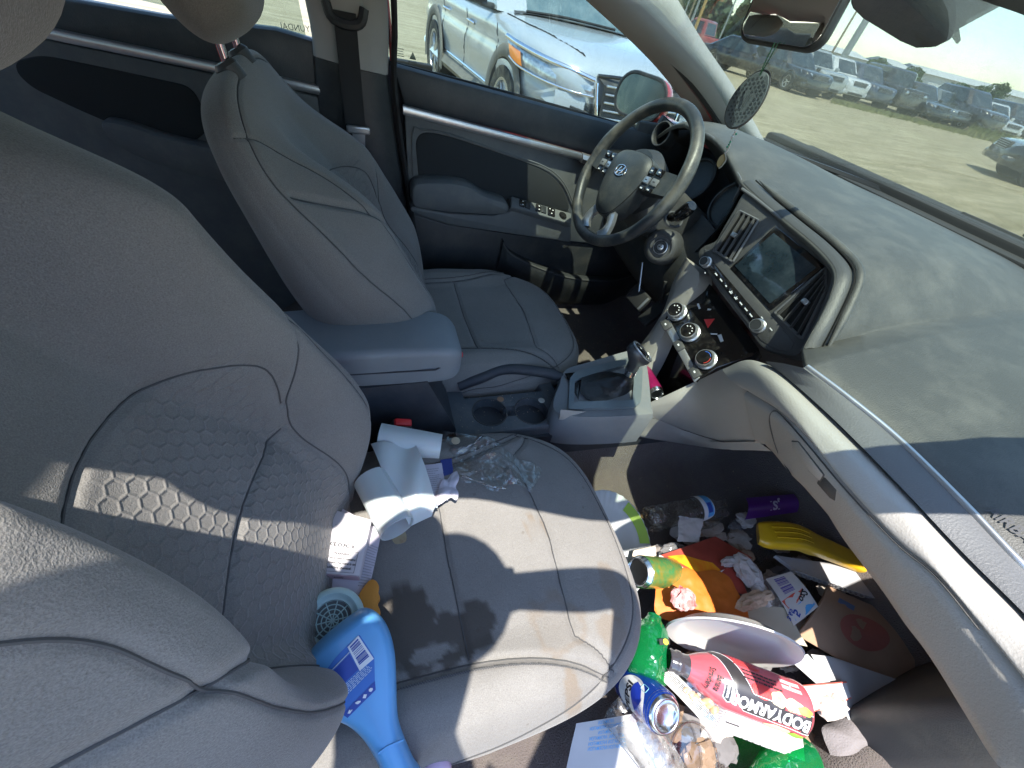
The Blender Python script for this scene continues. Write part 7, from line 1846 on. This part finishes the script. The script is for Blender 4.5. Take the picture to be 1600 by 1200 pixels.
def bottle(name, label, p0, p1, prof, m, squash=1.0, group=FLOORL, cat='bottle', seed=0, dent=.0):
    """thin bottle from p0 (base) to p1 (mouth): profile as (share of length, radius)"""
    t = thing(name, label, cat, (np.asarray(p0) + np.asarray(p1)) / 2, group=group); L = np.linalg.norm(np.asarray(p1) - p0); F = camframe(p0, p1)
    v, f = lathe([(r, z * L) for z, r in prof], 40, cap=False); v = v * np.array((squash, 1, 1))
    if dent: v[:, :2] *= (1 - dent * np.maximum(0, np.array([mnoise.noise(Vector((q[0] * 30, q[1] * 30, q[2] * 22 + seed))) for q in v])))[:, None]
    mk('bottle_body', xf((v, f), F), m, t, smooth=50); return t, F, L
WP = [(0, .004), (.0, .026), (.03, .031), (.18, .032), (.2, .030), (.24, .032), (.30, .030), (.34, .032), (.60, .0325), (.74, .028), (.86, .016), (.90, .0125), (1.0, .0125)]
t, F, L = bottle('water_bottle', 'crushed clear water bottle with blue and white label, near the tunnel carpet', at(1010, 812, 'z', .375), at(1132, 786, 'z', .375), WP, m_pet, .85, seed=3, dent=.5)
f = cyl(F, [(z * L, r * 1.02) for z, r in WP[2:]])
mk('label', patch(f, -1.6, L * .60, 1.6, L * .76, .001, 20, 6), m_white, t, smooth=80); mk('label_blue', patch(f, -1.3, L * .655, .9, L * .74, .0018, 16, 6), I_sky, t, smooth=80); mk('label_mark', patch(f, -.3, L * .66, .5, L * .72, .0024, 8, 4), I_blue, t, smooth=80)
t, F, L = bottle('water_bottle', 'flattened clear bottle end with its neck, right of the blue-labelled one', at(1078, 812, 'z', .345), at(1136, 802, 'z', .345), [(0, .004), (0, .026), (.05, .030), (.45, .031), (.66, .024), (.8, .014), (1, .0135)], m_pet, .6, seed=8, dent=.6)
t, F, L = bottle('soda_bottle', 'green soda bottle with yellow tag, jammed between the seat front and the plate', at(1008, 1062, 'z', .420), at(1022, 962, 'z', .420), [(0, .006), (0, .030), (.05, .036), (.65, .036), (.8, .028), (.95, .014), (1, .014)], m_greenpet, .9, seed=4, dent=.5)
f = cyl(F, [(0, .036), (L, .036)])
mk('yellow_tag', prism([at(*p, 'z', .462) for p in ((1030, 998), (1046, 998), (1047, 1007), (1031, 1008))], (0, 0, 1), .001, 0), I_black, t, smooth=0); mk('tag_dot', xf(lathe([(.005, 0), (.005, .001), (0, .001)], 16), frame(at(1040, 1003, 'z', .463), (0, 0, 1))), M_('tag_yellow', (.7, .65, .05), .5), t)
t, F, L = bottle('soda_bottle', 'green soda bottle end under the printed sheet at the bottom edge', at(1268, 1185, 'z', .37), at(1180, 1215, 'z', .37), [(0, .006), (0, .030), (.06, .036), (.6, .036), (.8, .028), (1, .014)], m_greenpet, .9, seed=6, dent=.4)

def can(label, p0, p1, m, r=.033, dent=0, group=FLOORL):
    t = thing('drink_can', label, 'can', (np.asarray(p0) + np.asarray(p1)) / 2, group=group); L = np.linalg.norm(np.asarray(p1) - p0); F = camframe(p0, p1)
    v, f = lathe([(r * .995, .011), (r, .012), (r, L * .3), (r, L * .6), (r, L - .012), (r * .82, L - .002), (r * .3, L - .006)], 40, cap=False)
    if dent: v[:, :2] *= (1 - dent * np.maximum(0, np.array([mnoise.noise(Vector((q[0] * 40, q[1] * 40, q[2] * 26))) for q in v])))[:, None]
    mk('can_body', xf((v, f), F), m, t, smooth=60)
    mk('lid', xf(lathe([(r * .82, .0), (r * .86, -.001), (r * .84, .004), (r * .72, .005), (r * .70, .002), (0, .0025)], 36, cap=False), F), m_alu, t, smooth=60); mk('rim', xf(tube([(r * .83 * math.cos(a), r * .83 * math.sin(a), .001) for a in np.linspace(0, 6.283, 36, endpoint=False)], .0016, 6, closed=True), F), m_alu, t)
    mk('shoulder', xf(lathe([(r * .80, .003), (r * 1.003, .013)], 36, cap=False), F), m_alu, t); return t, F, L
m_ga = M_('green_can', (.012, .25, .09), .25, metal=.3, coat=.4, var=(50, .1, (.30, .22, .03)))
can('green soda can with silver end, sticking out from the seat front', at(996, 893, 'z', .432), at(1054, 896, 'z', .385), m_ga, .033)
m_mag = M_('magenta_can', (.30, .012, .09), .3, metal=.3, coat=.3, var=(60, .25))
t, F, L = can('small magenta can standing in the tray behind the gear lever', at(1027, 616, 'x', .70), at(1005, 577, 'x', .725), m_mag, .019, group=None)

# rib-edged paper plate under the seat front
pp = thing('paper_plate', 'ribbed paper plate with a green edge stripe, half hidden by the seat cushion', 'plate', at(960, 845, 'z', .38), group=FLOORL)
a = np.linspace(0, 2 * np.pi, 144, endpoint=False); PF = frame(at(950, 846, 'z', .385), (.20, -.30, .9), (1, 0, 0)); rows = []
for r, h, rb_ in ((.005, 0, 0), (.075, 0, 0), (.085, .006, .2), (.112, .018, 1), (.116, .016, 1)): rows.append(np.stack([r * np.cos(a), r * np.sin(a), h + .0016 * rb_ * np.sin(a * 36)], 1))
mk('plate', xf(thick(loft(rows, True, False), .0012), PF), M_('plate_white', (.46, .48, .48), .6), pp, smooth=60)
ar = np.linspace(-.25, .75, 30); mk('green_stripe', xf(grid([np.stack([r * np.cos(ar), r * np.sin(ar), np.full(30, h)], 1) for r, h in ((.088, .011), (.111, .0205))]), PF), M_('lime_print', (.28, .45, .05), .5), pp)

# yellow bent plastic tool
yt = thing('ice_scraper', 'yellow moulded plastic scraper with a grooved grip, leaning under the glovebox', 'scraper', at(1230, 840, 'z', .40), group=FLOORL)
m_yel2 = M_('yellow_plastic', (.66, .38, .012), .38, coat=.2, dust=((.25, .18, .08), .25, 12))
path = [at(1184, 834, 'z', .415), at(1196, 836, 'z', .418), at(1238, 838, 'z', .412), at(1262, 846, 'z', .400), at(1310, 866, 'z', .375), at(1365, 890, 'z', .350), at(1420, 912, 'z', .33)]
pc_ = cr(path, 40); wd = np.interp(np.linspace(0, 1, 40), [0, .04, .12, .3, .38, .6, 1], [.026, .032, .034, .034, .030, .026, .024]); hgt = np.interp(np.linspace(0, 1, 40), [0, .05, .3, .4, 1], [.012, .016, .017, .014, .012])
T = np.gradient(pc_, axis=0); T /= np.linalg.norm(T, axis=1)[:, None]; rows = []
for p, tg_, w, h in zip(pc_, T, wd, hgt):
    s_ = np.cross((0, 0, 1), tg_); s_ /= np.linalg.norm(s_); up2 = np.cross(tg_, s_); rr = rrect(2 * w, 2 * h, h * .75, 5); rows.append([p + s_ * q[0] + up2 * q[1] for q in rr])
mk('handle', loft(rows, True, True), m_yel2, yt, smooth=60)
for k in (-.45, .1, .6):
    ln = [pc_[i] + np.array((0, 0, hgt[i] * 1.0)) + np.cross((0, 0, 1), T[i]) * wd[i] * k * .75 for i in range(3, 13)]; mk('finger_ridge', tube(ln, .0022, 6), m_yel2, yt, smooth=60)

# spiral notebook
nbk = thing('spiral_notebook', 'grey spiral notebook lying below the yellow plastic handle', 'notebook', at(1300, 900, 'z', .36), group=FLOORL)
Q = Quad(xyz([(1212, 868, .372), (1248, 895, .372), (1398, 945, .345), (1380, 892, .345)]), .001, 10, 2)
mk('cover', thick(grid(Q(*np.meshgrid(np.linspace(0, 1, 8), np.linspace(0, 1, 8)))[0]), .010), M_('notebook_grey', (.36, .36, .37), .5, var=(10, .1)), nbk, smooth=40)
coil = cr(xyz([(1240, 893, .376), (1290, 911, .366), (1345, 930, .356)]), 14)
for p in coil: mk('coil', tube([p + np.array((.004 * math.cos(a), -.006 * math.cos(a), .006 * math.sin(a))) for a in np.linspace(0, 6.283, 14, endpoint=False)], .0012, 5, closed=True), m_silver, nbk)

# flyer, orange bag, wrappers
fl = thing('folded_flyer', 'dark red folded flyer with a bright orange front corner', 'flyer', at(1105, 870, 'z', .40), group=FLOORL)
Q = Quad(xyz([(1098, 905, .405), (1176, 872, .392), (1118, 838, .385), (1030, 868, .405)]), .002, 9, 4)
mk('sheet', Q.mesh(t=.0022), M_('dark_red_print', (.33, .06, .04), .4, coat=.2, var=(14, .3)), fl)
mk('flame_print', Q.put(flatpoly([(-.5, -.5), (.1, -.5), (.22, -.2), (.05, .05), (-.1, .35), (-.5, .46)]), .31, .48, .085, .095, off=.0011), M_('flame_orange', (.85, .20, .015), .4, coat=.2, var=(40, .4, (.85, .42, .02))), fl, smooth=0)
mk('white_edge', join(tube([Q(np.array(u), np.array(0.))[0] for u in np.linspace(0, .6, 10)], .0022, 5), tube([Q(np.array(0.), np.array(v))[0] for v in np.linspace(0, 1, 14)], .0022, 5)), m_white, fl)
ob_ = thing('orange_bag', 'crumpled bright orange paper bag in the middle of the footwell', 'paper bag', at(1090, 930, 'z', .40), group=FLOORL)
mk('bag', rings_sheet(xyz([(1024, 930), (1030, 905), (1058, 890), (1090, 893), (1120, 892), (1140, 908), (1150, 926), (1166, 950), (1170, 975), (1120, 975), (1060, 972), (1028, 958)], .408), .010, 16, 3, lift=.014, m=16), M_('orange_paper', (.62, .17, .02), .6, bump=((30, .4, .006),)), ob_, smooth=60)
foil = thing('foil_wrapper', 'crumpled white and red foil wrapper on the orange bag', 'wrapper', at(1065, 935, 'z', .44), group=FLOORL)
mk('foil', crumple(at(1068, 936, 'z', .442), (.030, .026, .013), 3, .6, 2.6), M_('white_foil', (.52, .50, .50), .3, coat=.4, var=(70, .5, (.55, .04, .03))), foil, smooth=0)
ts = thing('tissue', 'crumpled white tissue right of the red flyer', 'tissue', at(1165, 895, 'z', .41), group=FLOORL)
mk('tissue_fold', crumple(at(1168, 893, 'z', .412), (.030, .042, .020), 5, .6, 2.0), tissue, ts, smooth=0); mk('tissue_fold', crumple(at(1188, 925, 'z', .405), (.020, .034, .014), 9, .55, 2.2), tissue, ts, smooth=0); mk('tissue_fold', crumple(at(1140, 878, 'z', .41), (.026, .012, .010), 13, .5, 2.2), tissue, ts, smooth=0)
nk = thing('napkin', 'folded white napkin below the blue-labelled water bottle', 'napkin', at(1080, 835, 'z', .38), group=FLOORL)
mk('napkin_sheet', Quad(xyz([(1058, 846, .385), (1092, 848, .380), (1098, 812, .388), (1062, 806, .392)]), .006, 30, 7).mesh(20, 20), tissue, nk)
wr = thing('wrapper', 'crumpled beige food wrapper between the tissue and the foam plate', 'wrapper', at(1180, 940, 'z', .40), group=FLOORL)
mk('wrapper_fold', crumple(at(1178, 938, 'z', .415), (.060, .018, .013), 7, .65, 2.4), M_('beige_wrapper', (.62, .46, .32), .6, bump=((60, .5, .004),), var=(30, .25)), wr, smooth=0)
rs_ = thing('red_card', 'plain brick red card strip next to the crumpled tissue', 'card', at(1148, 905, 'z', .39), group=FLOORL)
mk('card', Quad(xyz([(1126, 890, .400), (1150, 885, .398), (1168, 930, .400), (1142, 926, .405)]), .001, 10, 1).mesh(t=.0015), M_('brick_red', (.42, .07, .05), .5), rs_)
lp2 = thing('cream_paper', 'cream paper lying flat between the beige wrapper and the foam plate', 'paper', at(1200, 970, 'z', .38), group=FLOORL)
mk('sheet', Quad(xyz([(1140, 985, .40), (1262, 1010, .39), (1230, 950, .39), (1150, 940, .395)]), .003, 14, 5).mesh(), M_('cream_paper', (.52, .46, .34), .7), lp2)

ic = thing('ice_cream_sleeve', 'white cardboard sleeve with barcode and red and blue print, below the notebook', 'packaging', at(1238, 930, 'z', .37), group=FLOORL)
Q = Quad(xyz([(1196, 905, .385), (1236, 893, .385), (1278, 948, .382), (1240, 978, .390)]), .002, 10, 3, bulge=.006)
mk('sleeve', Q.mesh(t=.0008), M_('sleeve_white', (.66, .61, .56), .6), ic)
mk('barcode', Q.put(xf(barcode(1, 1, 11, 7), Matrix.Rotation(math.pi / 2, 4, 'Z')), .44, .26, .034, .040), M_('print_violet', (.16, .12, .36), .6), ic, smooth=0)
def qpoly_(Q, pts): return Q.put(flatpoly([(p[0] - .5, p[1] - .5) for p in pts]), .5, .5, np.linalg.norm(Q.c[1] - Q.c[0]), np.linalg.norm(Q.c[3] - Q.c[0]))
mk('red_panel', qpoly_(Q, [(.02, .52), (.5, .48), (.75, .5), (.9, .46), (.72, .60), (.45, .68), (.10, .70)]), M_('print_orange_red', (.70, .10, .06), .5), ic, smooth=0)
mk('blue_panel', qpoly_(Q, [(.16, .76), (.55, .70), (.92, .62), (.95, .92), (.5, .98), (.12, .95)]), I_sky, ic, smooth=0)
for s, u0, v0, k, mt in (('oz2', .74, .62, .022, I_black), ('5', .25, .84, .024, I_blue), ('3.65', .05, .80, .014, I_blue)): mk('lettering', Q.put(glyphs(s, 1, bold=.03), u0, v0, k, rot=-.5, off=.0016), mt, ic, smooth=0)
jl = thing('purple_wrapper', 'purple drink label with pale letters in the shade by the toe board', 'wrapper', at(1195, 790, 'z', .34), group=FLOORL)
Q = Quad(xyz([(1164, 812, .345), (1246, 800, .345), (1240, 772, .36), (1166, 778, .36)]), .002, 12, 4, bulge=.012)
mk('sleeve', Q.mesh(), M_('purple_print', (.10, .02, .20), .35, coat=.3), jl); mk('lettering', Q.put(glyphs('JSI', 1, bold=.03), .52, .5, .040, rot=math.pi), M_('print_lilac', (.62, .58, .66), .5), jl, smooth=0)

# brown bag, white sheets, other papers at the right
bb2 = thing('brown_bag', 'brown paper bag with faint red print in the shade at the right of the footwell', 'paper bag', at(1350, 1010, 'z', .34), group=FLOORL)
Q = Quad(xyz([(1244, 992, .375), (1420, 1098, .325), (1462, 990, .315), (1292, 915, .355)]), .005, 9, 3, bulge=.012)
m_kraft = M_('kraft_paper', (.36, .225, .14), .75, var=(8, .12)); mk('bag', Q.mesh(22, 22, .003), m_kraft, bb2)
mk('red_print', Q.put(xf(lathe([(.5, 0), (0, 0)], 30, cap=False), Matrix()), .42, .50, .12, .10), M_('faded_red_print', (.38, .12, .085), .7), bb2, smooth=0); mk('blue_print', Q.put(flatrect(-.5, -.5, .5, .5), .20, .80, .045, .02), M_('faded_blue_print', (.12, .18, .32), .7), bb2, smooth=0)
mk('folded_edge', tube([Q(np.array(0.), np.array(v))[0] + (0, 0, .001) for v in np.linspace(0, 1, 16)], .003, 6), m_kraft, bb2)
def sheet4(label, q, amp=.003, seed=1, m=None, lines=None, sc=10, mt=I_grey, bulge=0.0):
    t = thing('paper_sheet', label, 'paper', at(q[0][0], q[0][1], 'z', q[0][2]), group=FLOORL); Q = Quad(xyz(q), amp, sc, seed, bulge=bulge); mk('sheet', Q.mesh(18, 18), m or paper, t)
    if lines: mk('small_print', Q.put(textlines(1, 1, lines[0], seed + 2), lines[1], lines[2], lines[3], lines[4], rot=lines[5] if len(lines) > 5 else 0), mt, t, smooth=0, kind='stuff')
    return t, Q
sheet4('blank white sheet reaching right over the brown bag', [(1268, 1022, .392), (1330, 1130, .372), (1402, 1062, .348), (1300, 1026, .37)], .004, 3)
sheet4('white sheet with a ruled corner peeping out beyond the blank sheet', [(1350, 1112, .345), (1418, 1108, .335), (1398, 1066, .338), (1340, 1080, .35)], .001, 8)
t, Q = sheet4('ruled form sheet between the foam plate and the juice bottle base', [(1232, 1030, .405), (1318, 1105, .385), (1290, 1052, .388), (1262, 1022, .40)], .002, 5)
t, Q = sheet4('printed letter under the juice bottle, running to the bottom edge', [(1098, 1130, .405), (1258, 1190, .395), (1252, 1128, .40), (1112, 1088, .405)], .002, 6, lines=(14, .50, .55, .15, .06), mt=I_grey)
mk('heading', Q.put(textlines(1, 1, 1, 3), .28, .30, .03, .006), I_black, t, smooth=0)
rbk = thing('booklet', 'booklet with red page edges behind the base of the juice bottle', 'booklet', at(1280, 1090, 'z', .38), group=FLOORL)
Q = Quad(xyz([(1248, 1120, .395), (1330, 1090, .385), (1322, 1066, .388), (1250, 1072, .40)]), .001, 8, 2)
mk('pages', thick(grid(Q(*np.meshgrid(np.linspace(0, 1, 10), np.linspace(0, 1, 10)))[0]), .008), paper, rbk, smooth=40)
mk('red_edge', join(*[tube([Q(np.array(u), np.array(v_))[0] + (0, 0, o_) for u in np.linspace(0, 1, 10)], .0015, 5) for v_, o_ in ((0., -.001), (0., -.006), (1., .001))]), M_('edge_red', (.55, .12, .09), .6), rbk)
fl2 = thing('folded_card', 'crumpled cream and red folded card right of the juice bottle base', 'card', at(1300, 1105, 'z', .385), group=FLOORL)
mk('card_fold', crumple(at(1300, 1104, 'z', .388), (.040, .022, .012), 21, .6, 2.0), M_('pale_card', (.58, .50, .44), .7), fl2, smooth=0)
sl = thing('fabric_glove', 'grey fabric glove cuff with stitched edge lying at the lower right', 'glove', at(1320, 1160, 'z', .37), group=FLOORL)
ow = xyz([(1286, 1140), (1302, 1130), (1322, 1120), (1345, 1138), (1362, 1160), (1350, 1174), (1330, 1186), (1308, 1192), (1296, 1170)], .362)
mk('cuff', rings_sheet(ow, .004, 20, 2, lift=.020, m=10, t=.002), M_('grey_cloth', (.22, .20, .20), .95, bump=((400, .8, .002),)), sl, smooth=60); mk('stitched_edge', tube(cr(xyz([(1362, 1160), (1350, 1175), (1330, 1187), (1310, 1193)], .364), 20), .0028, 6), M_('ochre_thread', (.34, .24, .12), .9), sl)

# snack bar wrapper with text strip and nuts
sn = thing('snack_wrapper', 'clear snack wrapper with a printed strip and loose nuts, below the juice bottle neck', 'wrapper', at(1080, 1090, 'z', .42), group=FLOORL)
Q = Quad(xyz([(1104, 1136, .425), (1126, 1126, .425), (1050, 1046, .435), (1028, 1056, .435)]), .002, 16, 3, bulge=.004)
mk('printed_strip', Q.mesh(8, 24), M_('strip_white', (.48, .47, .44), .4), sn); mk('small_print', Q.put(xf(textlines(1, 1, 6, 9, ragged=.08), Matrix.Rotation(math.pi / 2, 4, 'Z')), .5, .5, .020, .115), I_black, sn, smooth=0, kind='stuff')
mk('film', rings_sheet(xyz([(1046, 1040), (1075, 1048), (1110, 1090), (1136, 1112), (1120, 1128), (1090, 1110), (1060, 1076)], .432), .006, 30, 6, lift=.010, m=14), m_clearb, sn)
r_ = random.Random(5)
for i in range(9):
    p = at(1070 + i * 6.5 + r_.uniform(-6, 6), 1076 + i * 4.6 + r_.uniform(-5, 5), 'z', .432); mk('nut', crumple(p, (.010, .006, .005), i, .3, 1.5, 2), M_('cashew', (.62, .42, .22), .6), sn, smooth=60)

# clear dome lid and paper with blue print at the bottom
dm = thing('dome_lid', 'clear plastic dome lid lying open side up at the bottom edge', 'cup lid', at(1075, 1175, 'z', .40), group=FLOORL)
DF = frame(at(1085, 1190, 'z', .408), (.15, -.35, .9), (1, 0, 0)); m_dome = clear('dome_plastic', (.93, .94, .94), .10, .04, bump=(30, .5, .006), edge=.5)
mk('dome', xf(lathe([(.052, .0), (.050, -.010), (.044, -.03), (.030, -.045), (.012, -.05), (0, -.05)], 48, cap=False), DF), m_dome, dm, smooth=60); mk('rim', xf(tube([(.0525 * math.cos(a), .0525 * math.sin(a), 0) for a in np.linspace(0, 6.283, 60, endpoint=False)], .0022, 6, closed=True), DF), m_dome, dm, smooth=60)
cu_ = thing('plastic_cup', 'scuffed clear plastic cup on its side, left of the dome lid', 'cup', at(1010, 1165, 'z', .40), group=FLOORL)
mk('cup', xf(lathe([(.030, 0), (.034, .03), (.040, .09), (.043, .11), (.045, .112)], 44, cap=False), frame(at(1046, 1210, 'z', .395), at(985, 1120, 'z', .41) - at(1046, 1210, 'z', .395))), clear('scuffed_plastic', (.9, .9, .9), .12, .15, bump=(30, .6, .006), edge=.5, haze=.25, hazecol=(.5, .48, .45), spots=30), cu_, smooth=60)
t = thing('information_sheet', 'white sheet printed with rows of blue capitals reading INFORMATION, by the seat rail', 'paper', at(950, 1160, 'z', .37), group=FLOORL)
Q = Quad(xyz([(1020, 1215, .37), (880, 1225, .37), (900, 1130, .38), (990, 1115, .385)]), .003, 10, 6); mk('sheet', Q.mesh(), paper, t)
for i, s in enumerate(('DESTINATION INFORMATION', 'DESTINATION INFORMATION', 'ADDITIONAL INFORMATION', 'INFORMATION', 'DESTINATION INFORMATION', 'INFORMATION')):
    mk('lettering', Q.put(glyphs(s, 1, bold=.01), .5, .52 + .085 * i, .0062, .0075), I_sky, t, smooth=0)
pb = thing('plastic_bag', 'scrap of clear plastic bag left of the dark red flyer', 'plastic bag', at(1050, 860, 'z', .37), group=FLOORL)
mk('bag', crumple(at(1052, 862, 'z', .375), (.040, .022, .012), 31, .6, 2.4), clear('dull_film', (.8, .76, .74), .12, .1, bump=(50, .9, .01), edge=.5, haze=.15), pb, smooth=0)
sc1 = thing('cream_wrapper', 'cream and tan burger wrapper beside the green can', 'wrapper', at(1010, 868, 'z', .37), group=FLOORL)
mk('wrapper_fold', Quad(xyz([(985, 885, .385), (1026, 872, .382), (1024, 852, .385), (990, 860, .39)]), .006, 26, 5).mesh(20, 20), M_('cream_wrap', (.66, .58, .48), .7, var=(24, .2)), sc1)
lf_ = thing('dry_leaf', 'dry tan leaf between the ribbed plate and the water bottle', 'leaf', at(996, 810, 'z', .34), group=FLOORL)
mk('leaf', rings_sheet(xyz([(985, 808), (994, 806), (1004, 803), (1003, 811), (993, 815)], .345), .003, 60, 3), M_('tan_leaf', (.46, .26, .10), .7), lf_)

# smaller mixed scraps filling in the heap
r_ = random.Random(17); tones = [(.60, .58, .56), (.46, .40, .34), (.30, .20, .13), (.55, .50, .46), (.16, .15, .15), (.40, .36, .36)]
V_ = []
mats_ = [M_('scrap_tone_%s' % 'abcdef'[i], c, .8, var=(25, .2)) for i, c in enumerate(tones)]
for i in range(70):
    px, py = (r_.uniform(985, 1400), r_.uniform(850, 1185)) if i < 46 else (r_.uniform(1000, 1290), r_.uniform(805, 930))
    if px > 1290 and r_.random() < .55: continue
    z = (.335 if px < 1180 else .315) if i < 46 else .305
    p = at(px, py, 'z', z); s = r_.uniform(.02, .045)
    V_.append(setm(crumple(p, (s, s * r_.uniform(.5, .9), s * .35), i, .6, 2.2, 3), i % 6))
tag(mk('paper_litter', join(*V_), mats_, smooth=30), 'crumpled scraps filling the bottom of the footwell heap', None, kind='stuff')
# crumbs and grit
V, F = [], []
g = np.random.default_rng(8)
for i in range(900):
    k = g.integers(3) if i < 300 else 2
    if k == 0: p = np.array((g.uniform(.21, .42), g.uniform(.03, .062), .472))
    elif k == 1: p = np.array((g.uniform(.18, .45), g.uniform(-.09, .02), .4935))
    elif i % 2: p = at(g.uniform(885, 1010), g.uniform(500, 545), 'z', .30)
    else: p = at(g.uniform(960, 1280), g.uniform(730, 900), 'z', .30); p[2] = floor_z(p[0], p[1]) + .004
    s = g.uniform(.0005, .0014); a = g.normal(size=(4, 3)) * s; q = len(V); V += [p + x for x in a]; F += [(q, q + 1, q + 2), (q, q + 2, q + 3), (q, q + 3, q + 1), (q + 1, q + 3, q + 2)]
tag(mk('crumbs', (V, F), M_('crumb', (.42, .34, .24), .9), smooth=0), 'pale crumbs and grit on the console and driver carpet', None, kind='stuff')
for (px, py, z, c, lb) in ((846, 626, .4945, (.5, .47, .42), 'small coin on the console edge beyond the cup holders'), (782, 624, .4945, (.35, .2, .12), 'brown coin between the two cup holders'), (712, 689, .572, (.6, .5, .36), 'tan button lying on the passenger cushion by the film')):
    p = at(px, py, 'z', z); t = thing('coin', lb, 'coin', p); mk('disc', xf(lathe([(.0085, 0), (.009, .0006), (.009, .0012), (.0075, .0014), (0, .0012)], 20), frame(p, (0, 0, 1))), mat('coin_metal', c, .4, metal=.5), t)
# ---------------------------------------------------------------- the photographer leaning in at the open doorway (just behind the camera; their shadow falls on the seat)
def skin(name, verts, edges, mt, parent, sub=2):
    me = bpy.data.meshes.new(name); me.from_pydata([v[0] for v in verts], edges, []); o = bpy.data.objects.new(name, me); COL.objects.link(o)
    m = o.modifiers.new('skin', 'SKIN'); m.use_smooth_shade = True
    for i, v in enumerate(verts):
        r = v[1]; o.data.skin_vertices[0].data[i].radius = (r, r) if np.isscalar(r) else r
    o.data.skin_vertices[0].data[0].use_root = True
    s = o.modifiers.new('subdivision', 'SUBSURF'); s.levels = sub; s.render_levels = sub
    dg = bpy.context.evaluated_depsgraph_get(); ev = bpy.data.meshes.new_from_object(o.evaluated_get(dg)); ev.name = name
    bpy.data.objects.remove(o); o = bpy.data.objects.new(name, ev); COL.objects.link(o); ev.materials.append(mt)
    ev.polygons.foreach_set('use_smooth', np.ones(len(ev.polygons), dtype=bool))
    if parent is not None:
        ev.transform(MW[parent.name].inverted()); o.parent = parent; MW[o.name] = MW[parent.name]
    return o
ps = thing('person', 'person in a dark shirt leaning in at the open passenger doorway, holding up a phone', 'person', (-.25, -1.25, 0))
m_skin = M_('skin_tone', (.42, .24, .17), .5, sss=.1); m_shirt = M_('dark_shirt', (.04, .05, .08), .9, bump=((300, .5, .002),)); m_trs = M_('denim_trousers', (.05, .07, .13), .9); m_hair = M_('brown_hair', (.05, .03, .02), .7); m_shoe = M_('dark_shoes', (.03, .03, .03), .6)
hd_ = (.0, -.715, 1.50)
B_ = [((-.28, -1.26, .95), (.13, .17)), ((-.26, -1.22, 1.10), (.12, .16)), ((-.18, -1.12, 1.27), (.12, .16)), ((-.13, -1.03, 1.39), (.085, .11)), ((-.09, -.89, 1.45), .048), ((-.03, -.765, 1.48), .062), ((.0, -.715, 1.51), .078), ((.01, -.70, 1.57), .063),
      ((.05, -1.12, 1.38), .066), ((.22, -.96, 1.34), .048), ((.315, -.735, 1.315), .040), ((.20, -.705, 1.298), .036), ((.085, -.672, 1.275), .027), ((.04, -.650, 1.262), .024),
      ((-.10, -.755, 1.45), .088), ((-.225, -.735, 1.456), .058), ((-.06, -.610, 1.445), .048), ((.0, -.578, 1.435), .042),
      ((-.20, -1.32, .88), .095), ((-.16, -1.28, .50), .065), ((-.14, -1.33, .09), .045), ((-.36, -1.22, .88), .095), ((-.38, -1.20, .50), .065), ((-.40, -1.25, .09), .045)]
Ed_ = [(0, 1), (1, 2), (2, 3), (3, 4), (4, 5), (5, 6), (6, 7), (3, 8), (8, 9), (9, 10), (10, 11), (11, 12), (12, 13), (3, 14), (14, 15), (15, 16), (16, 17), (0, 18), (18, 19), (19, 20), (0, 21), (21, 22), (22, 23)]
bdy = skin('body', B_, Ed_, m_shirt, ps)
bdy.data.materials.append(m_skin); bdy.data.materials.append(m_trs)
off = np.array((-.25, -1.25, 0))
for p in bdy.data.polygons:
    c = np.array(p.center) + off
    if c[2] < .98 and c[1] < -1.0: p.material_index = 2
    elif (c[1] > -.83 and c[2] > 1.43 and c[0] > -.08) or (c[1] > -.75 and c[2] > 1.2) or (c[2] < 1.0): p.material_index = 1
fwd = Vector((.33, .62, -.70)).normalized()
HM = frame(hd_, fwd, (.88, -.47, 0))
for s in (-1, 1):
    mk('eye', xf(lathe([(.0, -.011), (.011, 0), (0, .011)], 12), HM @ Matrix.Translation((s * .032, -.012, .083))), m_white, ps); mk('ear', xf(lathe([(.0, -.03), (.020, -.01), (.022, .01), (0, .03)], 12), HM @ Matrix.Translation((s * .086, .0, .0)) @ Matrix.Rotation(1.57, 4, 'X')), m_skin, ps)
    mk('shoe', rbox((-.12 if s > 0 else -.38, -1.27 if s > 0 else -1.19, .05), (.11, .27, .09), .03, 3), m_shoe, ps)
mk('nose', xf(rbox((0, .014, .093), (.024, .045, .030), .010, 3), HM), m_skin, ps); mk('mouth', xf(rbox((0, .055, .083), (.045, .010, .008), .003), HM), M_('lips', (.32, .12, .10), .5), ps)
mk('hair', xf(lathe([(.0, .108), (.06, .092), (.092, .05), (.100, .0), (.088, -.04)], 24, cap=False), frame(np.array(hd_) + (-.01, -.015, .02), (-.25, -.5, .85))), m_hair, ps, smooth=60)
PC = CAM - np.array(ROT[:, 2]) * .016
PM = frame(PC, Vector(ROT[:, 2]), Vector(_r))
ph = thing('phone', 'dark phone held up at the doorway to take the picture', 'phone', PC)
mk('case', xf(rbox((.058, .012, 0), (.150, .072, .008), .003, 2), PM), m_gloss, ph)
for i in range(4):
    b = np.array(PM)[:3, :3] @ np.array((.075 + .018 * i, -.03, -.012)) + PC; t2 = np.array(PM)[:3, :3] @ np.array((.075 + .018 * i, .028, -.010)) + PC; md = (b + t2) / 2 - np.array(ROT[:, 2]) * .020
    skin('finger', [(md * .0 + b, .009), (md, .009), (t2, .008)], [(0, 1), (1, 2)], m_skin, ps, 1)
